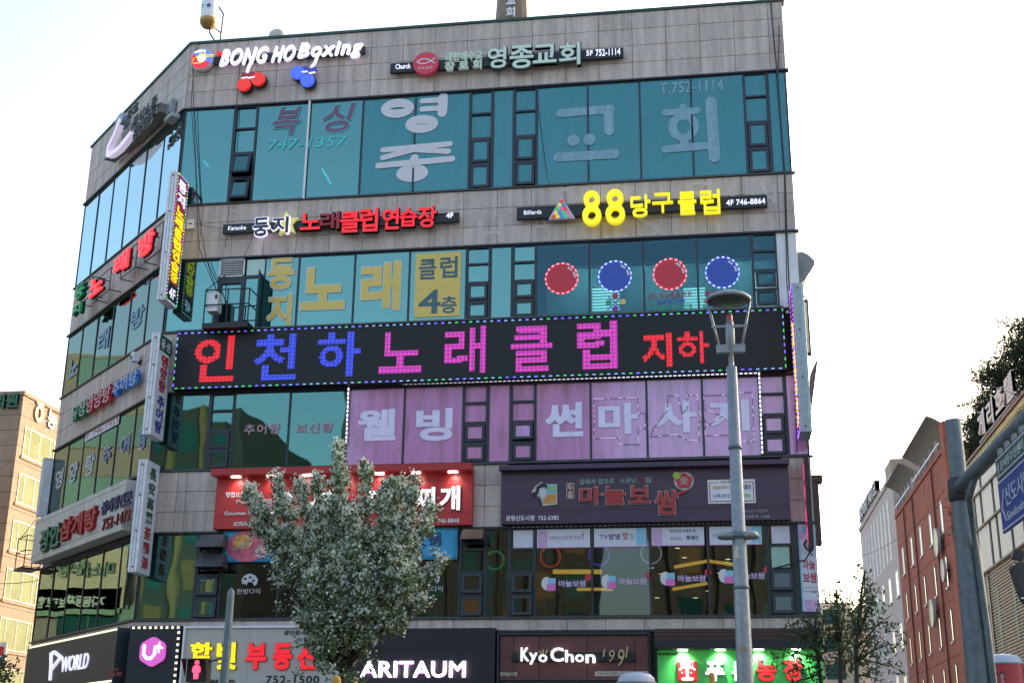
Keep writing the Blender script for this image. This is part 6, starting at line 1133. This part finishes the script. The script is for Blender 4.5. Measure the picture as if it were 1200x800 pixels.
# traffic mast
YM = -16.0; mb = onY(1127, 620, YM); mt = onY(1116.5, 492, YM)
mp = empty('traffic_mast', (mt[0], YM, 0.0), None, 'thick blue grey traffic mast with a long arm reaching out over the road', 'traffic mast')
MB().lathe([(0.20, 0.0), (0.19, 1.0), (0.112, mt[2]-0.02), (0.112, mt[2]), (0, mt[2]+0.01)], (0, 0, 0), 24).build('mast', M_galb, mp, True)
za = onY(1122, 572, YM)[2]; adir = np.array([0.25, -1, 0.01]); a0 = np.array([0, 0, za]); 
best = None
for k in range(-20, 60):
    d = np.array([k*0.02, -1, 0.0]); e = a0+np.array([mt[0], YM, 0])+d*5; pp = project(e); p0 = project(a0+np.array([mt[0], YM, 0]))
    sl_ = (pp[1]-p0[1])/(pp[0]-p0[0]) if pp[0] != p0[0] else 9; 
    if best is None or abs(sl_+1.06) < best[0]: best = (abs(sl_+1.06), d)
adir = best[1]
MB().tube([tuple(a0), tuple(a0+adir*2), tuple(a0+adir*9)], [0.105, 0.10, 0.07], 14).build('arm', M_galb, mp, True); MB().lathe([(0.13, -0.20), (0.165, -0.17), (0.16, 0.12), (0.13, 0.15)], (0, 0, za), 12).build('collar', mat('dark clamp', (0.03, 0.035, 0.04), 0.6), mp, True)
MB().tube([tuple(a0+adir*1.2), tuple(a0+adir*0.55+np.array([0, 0, -0.25])), tuple(a0+np.array([0.12, -0.14, -0.9])), (0.16, -0.12, za-2.0), (0.2, -0.14, 0.3)], 0.05, 10).build('cable_conduit', M_galb, mp, True)
# road sign under the arm
nrm = np.array([-1, adir[0]*-1, 0.0]); ux = np.array([adir[0], -1, 0]); ux = ux/np.linalg.norm(ux); nr = np.array([-1, -ux[0]*-1*-1, 0.0]); nr = np.array([ux[1], -ux[0], 0.0])
org = np.array([mt[0], YM, 0])+nr*0.16; RS = Plane(org, ux, nr)
us, vs = RS.uv(1169, 538, 0.0); s = Sign('road_sign', RS, (us, RS.uv(1177, 626, 0)[1]), 'green and blue direction sign with white Korean lettering hanging under the mast arm', 'road sign')
vm = RS.uv(1171, 565, 0)[1]-s.v; vt = vs-s.v; Lg = 2.6
s.box('panel', (0, Lg, 0, vm-0.01), 0.0, 0.03, mat('sign blue', (0.02, 0.07, 0.28), 0.4)); s.box('panel', (0.0, Lg, vm+0.01, vt), 0.0, 0.03, mat('sign green', (0.01, 0.10, 0.07), 0.4))
for a in (('border', 0.02, Lg-0.02, 0.02, 0.035), ('border', 0.02, Lg-0.02, vm-0.04, vm-0.025), ('border', 0.02, Lg-0.02, vm+0.03, vm+0.045), ('border', 0.02, Lg-0.02, vt-0.035, vt-0.02)): s.box(a[0], a[1:], 0.03, 0.033, M_white)
M_sgw = mat('reflective white', (0.6, 0.65, 0.65), 0.4)
hg = vt-vm; s.text('운서동주민센터', (0.22, 1.35, vm+hg*0.3, vm+hg*0.72), 0.03, 0.034, M_sgw, bold=0.01); s.stroke('arrow', [(0.12, vm+hg*0.2), (0.12, vm+hg*0.7), (0.08, vm+hg*0.5)], 0.025, 0.03, 0.034, M_sgw); s.disc('emblem', (1.75, vm+hg*0.55), 0.14, 0.14, 0.03, 0.034, M_sgw, n=14)
s.text('신도시남로', (0.30, 1.75, vm*0.42, vm*0.78), 0.03, 0.034, M_sgw, bold=0.0); s.text('Sindosinam-ro', (0.30, 1.8, vm*0.16, vm*0.32), 0.03, 0.034, M_sgw, bold=0.0); s.stroke('arrow', [(0.24, vm*0.75), (0.1, vm*0.45), (0.24, vm*0.2)], 0.035, 0.03, 0.034, M_sgw)
for i in range(7): s.box('hanger', (0.1+i*0.36, 0.22+i*0.36, vt, vt+0.09), -0.02, 0.02, M_silver)
# traffic signal back at right edge
p = onY(1195, 660, -17.0); r = empty('traffic_signal', (p[0], -17.0, p[2]), None, 'dark traffic signal housing with small camera on top at the right edge', 'traffic signal')
MB().tube([(0.22, 0, -0.55), (0.22, 0, 0.02)], 0.0001, 3) 
b = MB().prism([(-0.13, -0.05), (-0.10, 0.0), (0.5, 0.05), (0.5, -0.62), (0.08, -0.58), (-0.02, -0.50), (-0.08, -0.3)], -0.12, 0.12, lambda q: (q[0], q[2], q[1])).build('housing', mat('dark grey housing', (0.03, 0.034, 0.036), 0.5), r); b.modifiers.new('b', 'BEVEL').width = 0.02
MB().box(-0.12, 0.02, -0.08, 0.06, 0.04, 0.16).build('camera', M_frame, r).rotation_euler = (0, 0.3, 0); MB().tube([(0.4, 0.0, -0.3), (0.4, 0.0, -p[2])], 0.07, 12).build('post', M_galb, r, True)
for z in (-0.04, -0.48): MB().lathe([(0, 0), (0.02, 0.0), (0.02, 0.02), (0, 0.02)], (-0.11 if z > -0.1 else -0.04, -0.13, z), 8).build('bolt', M_sgw, r)
# advertising air columns
def aircol(px, py, wpx, Y, lab, topm, bodym, texts):
    p = onY(px, py, Y); D = wpx*math.hypot(p[0]-CAM[0], Y-CAM[1])/1524; h = p[2]; R = D/2; r = empty('advertising_column', (p[0], Y, 0.0), None, lab, 'advertising column')
    MB().lathe([(R*0.9, 0), (R, 0.15), (R, h-R*0.55), (R*0.99, h-R*0.5)], (0, 0, 0), 32).build('body', bodym, r, True)
    MB().lathe([(R*0.985, h-R*0.52), (R*0.93, h-R*0.3), (R*0.72, h-R*0.1), (R*0.35, h-0.01), (0, h)], (0, 0, 0), 32).build('dome', topm, r, True)
    MB().lathe([(R+0.004, h-R*0.6), (R+0.012, h-R*0.58), (R+0.012, h-R*0.5), (R*0.98, h-R*0.48)], (0, 0, 0), 32).build('seam', M_silver, r, True); return r, R, h
M_wp = mat('white vinyl', (0.50, 0.52, 0.58), 0.4, var=0.05)
aircol(745.5, 787, 44, -12.0, 'white domed advertising column in front of the brown chicken shop sign', M_wp, M_red, ())
r, R, h = aircol(1175, 765.5, 40, -8.0, 'red domed advertising column with three printed women beside the hotel', M_wp, mat('red vinyl', (0.42, 0.02, 0.03), 0.4), ())
def wrap(pts, m, name, dz=0.006):
    n = len(pts); v = [((R+dz)*math.sin(a), -(R+dz)*math.cos(a), z) for a, z in pts]+[((R+0.001)*math.sin(a), -(R+0.001)*math.cos(a), z) for a, z in pts]; mk(name, v, [tuple(range(n))]+[(i, (i+1) % n, (i+1) % n+n, i+n) for i in range(n)], m, r)
for a in (-1.0, -0.68, -0.34):
    z = h-0.45; wrap([(a+0.10*math.cos(t*math.pi/5), z+0.06*math.sin(t*math.pi/5)) for t in range(10)], mat('printed skin', (0.45, 0.25, 0.20), 0.5), 'printed_face', 0.010); wrap([(a+0.13*math.cos(t*math.pi/5), z+0.025+0.06*math.sin(t*math.pi/5)) for t in range(10)], M_black, 'printed_hair', 0.006); wrap([(a-0.06, z-0.06), (a+0.06, z-0.06), (a+0.15, z-0.24), (a-0.15, z-0.24)][::-1], MATS['printed skin'], 'printed_figure', 0.008)
wrap([(-1.4, h-0.80), (-0.4, h-0.80), (1.4, h-0.80), (1.4, h-0.70), (-0.4, h-0.69), (-1.4, h-0.68)], M_wp, 'white_band', 0.005)
# yellow fabric tubes
for px, py, wpx, Y, lab in ((394.5, 790.5, 11, -19.0, 'taller yellow fabric tube tip at the foot of the flowering tree'), (417, 797, 6, -19.2, 'small yellow tube tip beside the taller one below the flowering tree'), (834, 787, 6.5, -19.0, 'yellow tube tip in front of the green butcher sign')):
    p = onY(px, py, Y); R_y = wpx*16.8/1524/2; r2 = empty('fabric_tube', (p[0], Y, 0.0), None, lab, 'fabric tube'); h2 = p[2]
    MB().lathe([(R_y*1.3, 0.0), (R_y*1.1, 1.2), (R_y, h2-R_y*1.6), (R_y*0.95, h2-R_y*0.9), (R_y*0.6, h2-R_y*0.25), (0, h2)], (0, 0, 0), 16).build('tube', mat('ochre fabric', (0.52, 0.28, 0.03), 0.6, var=0.15), r2, True); MB().lathe([(R_y*1.31, 0.0), (R_y*2.2, 0.0), (R_y*2.2, 0.12), (R_y*1.3, 0.14)], (0, 0, 0), 16).build('base', M_black, r2)

# ------------------------------------------------------------------ other buildings
G_day = coated('pale reflecting window', (0.10, 0.16, 0.15), (0.85, 0.95, 0.90), 0.55); G_dk = coated('dark teal window', (0.01, 0.06, 0.065), (0.3, 0.42, 0.42), 0.16)
def block(name, lab, x0, x1, y0, y1, z1, m, cat='building'):
    r = empty(name, ((x0+x1)/2, (y0+y1)/2, 0), None, lab, cat); r['o'] = 1; del r['o']; off = np.array([(x0+x1)/2, (y0+y1)/2, 0]); b = MB().box(x0-off[0], x1-off[0], y0-off[1], y1-off[1], 0, z1); b.build('wall', m, r); r_off[r.name] = off; return r
r_off = {}
def bx_on(r, name, pl, u0, u1, v0, v1, w0, w1, m, parent=None, **k):
    off = r_off[r.name]; b = MB().box(u0, u1, v0, v1, w0, w1, pl.P); b.v = [(x-off[0], y-off[1], z) for x, y, z in b.v]; return b.build(name, m, parent or r, **k)
def win_on(r, pl, u0, u1, v0, v1, fm, gm, div=(), sill=True, t=0.08):
    off = r_off[r.name]; b = MB()
    for q in ((u0, u0+t, v0, v1), (u1-t, u1, v0, v1), (u0+t, u1-t, v0, v0+t), (u0+t, u1-t, v1-t, v1)): b.box(*q, -0.05, 0.05, pl.P)
    for d in div: b.box(d-0.04, d+0.04, v0+t, v1-t, -0.05, 0.045, pl.P)
    b.v = [(x-off[0], y-off[1], z) for x, y, z in b.v]; f = b.build('window', fm, r)
    cuts = [u0+t]+list(div)+[u1-t]
    for a, c in zip(cuts[:-1], cuts[1:]): bx_on(r, 'pane', pl, a+(0.041 if a != u0+t else 0), c-(0.041 if c != u1-t else 0), v0+t, v1-t, 0.0, 0.02, gm, f)
    if sill: bx_on(r, 'sill', pl, u0-0.05, u1+0.05, v0-0.12, v0-0.01, 0.0, 0.14, M_silver, f)
    return f
# peach building on the left
XL, YLB = -35.0, 53.3
M_peach = mat('cream stone cladding', (0.27, 0.205, 0.16), 1.0, streak=0.08, scale=2, spec=0.0)
lb_ = block('office_building', 'cream stone office building with one sunlit and one shaded side behind on the left', XL-14, XL, YLB, YLB+30, 28.3, M_peach)
PE = Plane((XL, 0, 0), (0, 1, 0), (1, 0, 0)); PS = Plane((0, YLB, 0), (1, 0, 0), (0, -1, 0))
M_gf = mat('thin dark frame', (0.05, 0.06, 0.06), 0.5); G_cr = mat('cream window blind', (0.20, 0.22, 0.13), 1.0, var=0.15, scale=0.6, spec=0.0)
for fl in range(7):
    z1 = 26.0-fl*3.55; z0 = z1-2.25
    if z0 < 0: break
    for u0 in (54.2, 60.5, 67): win_on(lb_, PE, u0-0.1, u0+4.6, z0, z1, M_gf, G_cr, div=(u0+0.75, u0+2.3, u0+3.9), sill=False); bx_on(lb_, 'sill_course', PE, u0-0.3, u0+4.8, z0-0.25, z0-0.03, -0.01, 0.10, M_peach)
    for u0 in (-42.2, -47): win_on(lb_, PS, u0, u0+3.4, z0, z1, M_gf, G_dk, div=(u0+1.7,), sill=False)
for i in range(20):
    z = 27.9-i*1.18
    bx_on(lb_, 'course_line', PE, YLB, YLB+20, z-0.02, z+0.02, -0.02, 0.006, M_joint); bx_on(lb_, 'course_line', PS, XL-14, XL, z-0.02, z+0.02, -0.02, 0.006, M_joint)
bx_on(lb_, 'parapet', PE, YLB-0.1, YLB+30, 28.25, 28.55, -0.4, 0.12, M_peach); bx_on(lb_, 'parapet', PS, XL-14, XL+0.1, 28.25, 28.553, -0.4, 0.12, M_peach)
rf = MB().add([(-7, -13, 28.3), (5.2, -13, 28.3), (5.2, 12, 28.3), (-7, 12, 28.3), (-7, -9, 31.3), (-1, -9, 31.3), (-1, 12, 31.3), (-7, 12, 31.3)], [(4, 5, 6, 7), (0, 1, 5, 4), (1, 2, 6, 5), (2, 3, 7, 6), (3, 0, 4, 7)]); rf.build('roof', M_peach, lb_)
q = PE.uv(44, 480), PE.uv(58, 495)
def loose_text(r, pl, txt, q, w0, w1, m, bold=0.05):
    off = r_off[r.name]; s = Sign('tmp', pl, (q[0], q[2]), None); o = s.text(txt, (0, q[1]-q[0], 0, q[3]-q[2]), w0, w1, m, bold=bold)
    return s
s = Sign('wall_letters', PE, (PE.uv(41, 478)[0], PE.uv(42, 495)[1]), 'yellow ring logo and grey 농 letter on the sunlit wall of the cream building', 'sign')
s.stroke('ring_logo', [(0.5+0.45*math.cos(t*math.pi/6), 0.75+0.55*math.sin(t*math.pi/6)) for t in range(13)], 0.24, 0.03, 0.15, mat('yellow metal', (0.7, 0.45, 0.05), 0.5)); s.stroke('ring_logo', [(0.1, 1.5), (0.9, 1.5)], 0.2, 0.03, 0.155, MATS['yellow metal']); s.glyph('농', (1.9, 3.2, 0.1, 1.5), 0.03, 0.15, M_silver, bold=0.02)
s = Sign('wall_letters', PS, (PS.uv(0, 479)[0]-1.5, PS.uv(8, 479)[1]), 'dark green block letters on the shaded wall at the left edge', 'sign'); s.text('한의원', (0, 3.0, 0, 1.15), 0.02, 0.3, M_green, bold=0.06)
s = Sign('wall_banner', PS, (PS.uv(0, 780)[0]-2, PS.uv(5, 781)[1]), 'pale banner with red square at the bottom left edge of the view', 'banner'); u1 = PS.uv(13, 760)[0]-s.u; v1 = PS.uv(8, 752)[1]-s.v; s.box('cloth', (0, u1-0.3, 0, v1), 0.05, 0.08, M_post); s.box('red_square', (u1-1.1, u1-0.5, v1-0.95, v1-0.3), 0.08, 0.09, M_redlit if False else M_red); s.box('navy_line', (u1-1.3, u1-0.55, v1-1.25, v1-1.05), 0.08, 0.09, M_navy)
# buildings mirrored in the glass
rb1 = block('clinic_building', 'beige clinic building across the side street, seen mirrored in the slanted glass', -42, -33, -12, 47, 24.5, mat('beige cladding', (0.14, 0.13, 0.112), 0.8, streak=0.1))
PC = Plane((-33.0, 0, 0), (0, 1, 0), (1, 0, 0))
for fl in range(6):
    for k in range(7): u0 = -9+k*7.8; win_on(rb1, PC, u0, u0+5.6, 4.4+fl*3.6, 6.4+fl*3.6, M_gf, G_dk, div=(u0+1.9, u0+3.7), sill=False)
def mirror_uv(px, py):
    r = ray(px, py); n_ = LF.n; t = ((LF.o-CAM)@n_)/(r@n_); P = CAM+t*r; rr = r-2*(r@n_)*n_; t2 = (-33.0-P[0])/rr[0]; Q = P+rr*t2; return Q[1], Q[2]
A = [mirror_uv(*p) for p in ((66, 662), (131, 658), (66, 676), (131, 675))]; ua, ub = sorted((A[0][0], A[1][0])); va = min(A[2][1], A[3][1]); vb2 = max(A[0][1], A[1][1])
s = Sign('clinic_sign', PC, (ua-0.5, va-0.5), 'cream sign board with dark green 미소한의원 letters, mirrored in the slanted glass'); s.box('board', (-0.5, ub-ua+3.5, -1.3, vb2-va+1.2), 0.05, 0.25, mat('mirrored board', (0.24, 0.22, 0.15), 0.6)); s.text('미소한의원', (0.5, ub-ua+0.5, 0.5, vb2-va+0.5), 0.25, 0.32, M_green, bold=0.04)
A = [mirror_uv(*p) for p in ((48, 700), (122, 698), (48, 712), (122, 711))]; ua, ub = sorted((A[0][0], A[1][0])); va = min(A[2][1], A[3][1]); vb2 = max(A[0][1], A[1][1])
s = Sign('insurance_sign', PC, (ua-0.5, va-0.5), 'dark sign board with white 자동차보험 letters, mirrored in the slanted glass'); s.box('board', (-0.5, ub-ua+1.5, 0.1, vb2-va+0.9), 0.05, 0.25, mat('sea green board', (0.09, 0.17, 0.12), 0.7)); s.text('자동차보험', (0.5, ub-ua+0.5, 0.5, vb2-va+0.5), 0.25, 0.32, mat('dull white letter', (0.22, 0.30, 0.26), 0.6), bold=0.05)
M_tan = mat('tan panel cladding', (0.035, 0.040, 0.042), 0.6, streak=0.2)
for x0, x1, y0, y1, h, lab, mm in ((-48, -22, -84, -66, 30, 'tan office block behind the viewer with gold vertical ribs', M_tan), (-16, 6, -95, -75, 38, 'tall tan tower behind the viewer mirrored in the front glass', M_tan), (12, 34, -86, -68, 24, 'low grey block behind the viewer on the right', mat('grey render', (0.05, 0.052, 0.055), 0.8))):
    r = block('office_building', lab, x0, x1, y0, y1, h, mm); pn = Plane((0, y1, 0), (-1, 0, 0), (0, 1, 0))
    k = 0; u = -x1+0.8
    while u < -x0-2:
        for fl in range(int(h/3.6)): bx_on(r, 'window', pn, u, u+1.7, 1.2+fl*3.6, 3.4+fl*3.6, -0.02, 0.05, G_dk if (k+fl) % 5 else mat('warm room window', (0.03, 0.03, 0.02), 0.4, emit=0.6, ecol=(0.5, 0.25, 0.06)))
        bx_on(r, 'rib', pn, u+2.0, u+2.35, 0, h, 0.0, 0.4, mat('gold rib', (0.16, 0.115, 0.06), 0.5) if x1 < -20 else mm); u += 2.9; k += 1
# red brick building
XR = 32.0; PR = Plane((XR, 0, 0), (0, -1, 0), (-1, 0, 0)); M_brk = mat('red brown brick', (0.30, 0.068, 0.034), 0.85, scale=1.2, streak=0.35, var=0.18)
M_brk.node_tree.nodes  # weathered by its streaks
rd = block('brick_building', 'tall red brick building with narrow slot windows and curved roof canopies', XR, XR+14, 53.6, 79.5, 22.6, M_brk)
rows = [(17.3, 19.5), (13.65, 15.8), (10.05, 12.2), (6.45, 8.6), (2.85, 5.0)]
for yc in (76.8, 71.7, 66.9, 62.0, 57.1):
    for k, (z0, z1) in enumerate(rows): win_on(rd, PR, -yc-0.38, -yc+0.38, z0, z1, M_white if k < 1 else M_gf, G_day, sill=True, t=0.07)
bx_on(rd, 'parapet', PR, -79.5, -53.6, 22.4, 22.75, -0.3, 0.10, M_brk)
bx_on(rd, 'pillar', PR, -54.2, -53.0, 0, 24.2, -0.5, 0.15, M_brk)
for zc in (19.9, 16.3, 12.7, 9.1, 5.5): bx_on(rd, 'course_line', PR, -79.5, -53.6, zc, zc+0.05, -0.02, 0.012, mat('dark brick joint', (0.12, 0.03, 0.02), 0.9))
for yc in (59.5, 69.3, 74.2): bx_on(rd, 'downpipe', PR, -yc-0.06, -yc+0.06, 0.1, 22.3, 0.02, 0.14, mat('rusty pipe', (0.16, 0.05, 0.03), 0.7))
for (ya, yb, lab) in ((55.5, 68.0, 0), (70, 79.0, 1)):
    off = r_off[rd.name]; V = []
    for i in range(9):
        t = i/8; a = t*1.25; px_ = XR+1.8-2.6*t; pz = 22.9+2.3*math.sin(a*1.1)
        for y_ in (ya, yb): V += [(px_-off[0], y_-off[1], pz), (px_-off[0]+0.08, y_-off[1], pz+0.10)]
    F_ = []
    for i in range(8): a = i*4; b_ = a+4; F_ += [(a, a+2, b_+2, b_), (a+1, b_+1, b_+3, a+3), (a, b_, b_+1, a+1), (a+2, a+3, b_+3, b_+2)]
    F_ += [(0, 1, 3, 2), (32, 34, 35, 33)]; mk('roof_canopy', V, F_, mat('grey canopy sheet', (0.16, 0.17, 0.16), 0.5), rd)
    for y_ in np.arange(ya, yb+0.1, (yb-ya)/5): bx_on(rd, 'canopy_rib', PR, -y_-0.06, -y_+0.06, 22.75, 24.0, -0.3, -0.1, M_silver)
    bx_on(rd, 'canopy_rail', PR, -yb, -ya, 23.2, 23.3, 0.02, 0.10, M_white)
for (px, py, ra, lab, m) in ((1097, 635, 0.95, 'upper large pale yellow disc sign on the red brick wall', mat('pale yellow disc face', (0.52, 0.48, 0.24), 0.5)), (1105, 668, 0.72, 'small pink disc sign beside the large pale yellow one', mat('pale pink disc', (0.55, 0.36, 0.32), 0.5)), (1092, 718, 0.95, 'lower pale yellow disc sign on the red brick wall', MATS['pale yellow disc face'])):
    pq = Plane((0, 0, 0), (1, 0, 0), (0, -1, 0)); u, v = PR.uv(px, py, 0.4); y_ = -u; s = Sign('disc_sign', PR, (u, v), lab, 'disc sign'); s.disc('disc', (0, 0), ra, ra, 0.28, 0.42, m, n=30); s.ring('rim', (0, 0), ra+0.03, ra+0.03, 0.09, 0.26, 0.45, M_silver, n=30); s.box('bracket', (-0.06, 0.06, -0.06, 0.06), 0.0, 0.28, M_frame)
# pale building beyond
M_pw = mat('pale pink stone', (0.44, 0.37, 0.35), 0.8, streak=0.08, scale=2)
pw = block('hotel_building', 'pale stone building with rooftop lettering between the red building and the far block', XR, XR+14, 79.7, 107, 26.2, M_pw)
bx_on(pw, 'roof_room', PR, -84, -79.8, 26.2, 27.8, -4, 0.0, mat('tan roof room', (0.34, 0.26, 0.20), 0.8)); bx_on(pw, 'parapet', PR, -107, -79.7, 26.0, 26.5, -0.3, 0.12, M_pw)
for yc in (81.5, 86.4, 91.4, 96.5, 101.5): 
    for z0, z1 in ((16.1, 18.3), (11.7, 13.9), (7.6, 9.8), (3.5, 5.7)): win_on(pw, PR, -yc-0.85, -yc+0.85, z0, z1, M_white, G_day, div=(-yc,), sill=True)
for yc in np.arange(84, 105, 2.6): win_on(pw, PR, -yc-0.35, -yc+0.35, 19.6, 24.9, M_white, G_day, sill=False)
s = Sign('rooftop_letters', PR, (-104.5, 26.5), 'dark raised lettering along the roof edge of the pale building', 'sign'); s.text('AIRPORT HOTEL', (0, 15.5, 0.1, 1.5), -0.2, 0.3, M_silver, bold=0.04); s.box('rail', (0, 15.5, -0.05, 0.08), -0.05, 0.15, M_frame)
# far block
M_fc = mat('far cream render', (0.50, 0.42, 0.33), 0.8)
fb_ = block('far_building', 'far cream block with stepped roof and grooved wall at the end of the street', 21.5+10.6, 46, 116, 140, 19.5, M_fc)
PF = Plane((0, 116, 0), (1, 0, 0), (0, -1, 0)); fx0 = PY0 = None
for i in range(14): bx_on(fb_, 'groove', PF, 32.1, 46, 1+i*1.35, 1.12+i*1.35, -0.05, 0.01, M_joint)
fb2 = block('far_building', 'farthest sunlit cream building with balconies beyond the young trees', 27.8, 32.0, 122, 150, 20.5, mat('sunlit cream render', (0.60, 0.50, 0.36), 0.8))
PF2 = Plane((0, 122, 0), (1, 0, 0), (0, -1, 0))
for i in range(6): bx_on(fb2, 'balcony', PF2, 28.0, 31.8, 1.5+i*3.1, 2.4+i*3.1, 0.0, 0.6, M_fc); bx_on(fb2, 'window', PF2, 28.8, 31.0, 2.5+i*3.1, 4.2+i*3.1, -0.02, 0.04, G_dk)
# hotel on the right
XH = 28.0; PH = Plane((XH, 0, 0), (0, -1, 0), (-1, 0, 0)); M_hb = mat('beige tile wall', (0.33, 0.29, 0.23), 0.8, streak=0.1)
ht_ = block('hotel_building', 'hotel clad in white panels over beige louvred walls at the right edge', XH, XH+3.6, -6, 26.6, 14.75, M_hb)
M_hp = mat('white cladding panel', (0.46, 0.47, 0.44), 0.5, streak=0.1, rnd=0.04); u_e = -26.3
for z0, z1, ofs in ((13.45, 14.65, 0.0), (11.95, 13.35, 0.6), (10.0, 11.85, 0.2)):
    u = u_e+0.1; k = 0
    while u < -6:
        wd = (1.0, 2.1, 1.7, 2.3)[(k+int(z0)) % 4] if k else 1.0; bx_on(ht_, 'cladding_panel', PH, u+0.02, u+wd-0.02, z0, z1, 0.0, 0.08, M_hp); u += wd
        if z0 < 13.4 or k % 2: bx_on(ht_, 'slot_window', PH, u, u+0.42, z0, z1, -0.01, 0.03, G_dk); u += 0.44
        k += 1
    bx_on(ht_, 'ledge', PH, u_e, -5, z0-0.08, z0-0.005, 0.0, 0.16, M_hb)
bx_on(ht_, 'edge_trim', PH, u_e-0.3, u_e, 0, 15.0, 0.0, 0.12, mat('zigzag trim', (0.40, 0.36, 0.28), 0.7))
for (u, z0, z1) in ((-25.0, 6.2, 8.6), (-22.6, 6.6, 9.1), (-25.0, 2.2, 4.6), (-22.6, 2.4, 4.6), (-19.5, 6.6, 9.1)): bx_on(ht_, 'slot_window', PH, u, u+0.42, z0, z1, -0.01, 0.04, G_dk)
sl3 = MB(); 
for i in range(74): sl3.box(-23.7, -17.2, 0.4+i*0.13, 0.4+i*0.13+0.055, 0.0, 0.05, PH.P)
off = r_off[ht_.name]; sl3.v = [(x-off[0], y-off[1], z) for x, y, z in sl3.v]; sl3.build('louvre_slats', mat('pale slat', (0.44, 0.39, 0.31), 0.7), ht_, kind='stuff')
bx_on(ht_, 'louvre_edge', PH, -23.85, -23.7, 0.3, 10, 0.0, 0.09, M_frame)
s = Sign('canopy_strip', PH, (u_e, 14.80), 'yellow and green striped eave strip under the hotel roof letters', 'eave strip'); ym, gm2 = mat('ochre strip', (0.45, 0.40, 0.20), 0.6), mat('pale green strip', (0.22, 0.32, 0.16), 0.6)
for i in range(46): s.box('stripe', (0.04+i*0.36, 0.30+i*0.36, 0.0, 0.22), 0.0, 0.12, ym if i > 20 else gm2 if i % 2 else ym)
s.box('gutter', (0, 17, 0.24, 0.34), 0.0, 0.2, mat('rust red gutter', (0.18, 0.06, 0.05), 0.6))
s = Sign('hotel_letters', PH, (PH.uv(1144, 526, 0.3)[0], 15.35), 'pale stone coloured 게리호텔 letters standing on the hotel roof edge', 'sign'); u1 = PH.uv(1186, 490, 0.3)[0]-s.u
s.text('게리호텔', (0, u1, 0.05, 1.15), 0.02, 0.15, mat('stone letter', (0.62, 0.56, 0.54), 0.6), bold=0.05, gap=0.15); s.box('rail', (-0.2, u1+0.2, -0.02, 0.05), -0.1, 0.1, M_frame)
# far overhead wires
def wire(a, b_, lab, sag=0.6):
    A_, B_ = Vector(onY(*a)), Vector(onY(*b_)); c = A_.lerp(B_, 0.5); r = empty('overhead_wire', tuple(c), None, lab, 'wire'); n = 20
    MB().tube([tuple(A_.lerp(B_, t/n)-c+Vector((0, 0, -sag*math.sin(math.pi*t/n)))) for t in range(n+1)], 0.013, 4).build('wire', M_cable, r)
wire((-60, 676, 10.0), (80, 672, 12.0), 'thin overhead wire crossing the cream building at lower left', 0.3)
wire((940, 345, 3.0), (1260, 480, 10.0), 'thin wire running from the facade down to the right edge', 0.5)
wire((985, 655, 40.0), (1130, 565, 5.0), 'thin wire in front of the red brick building', 0.6)
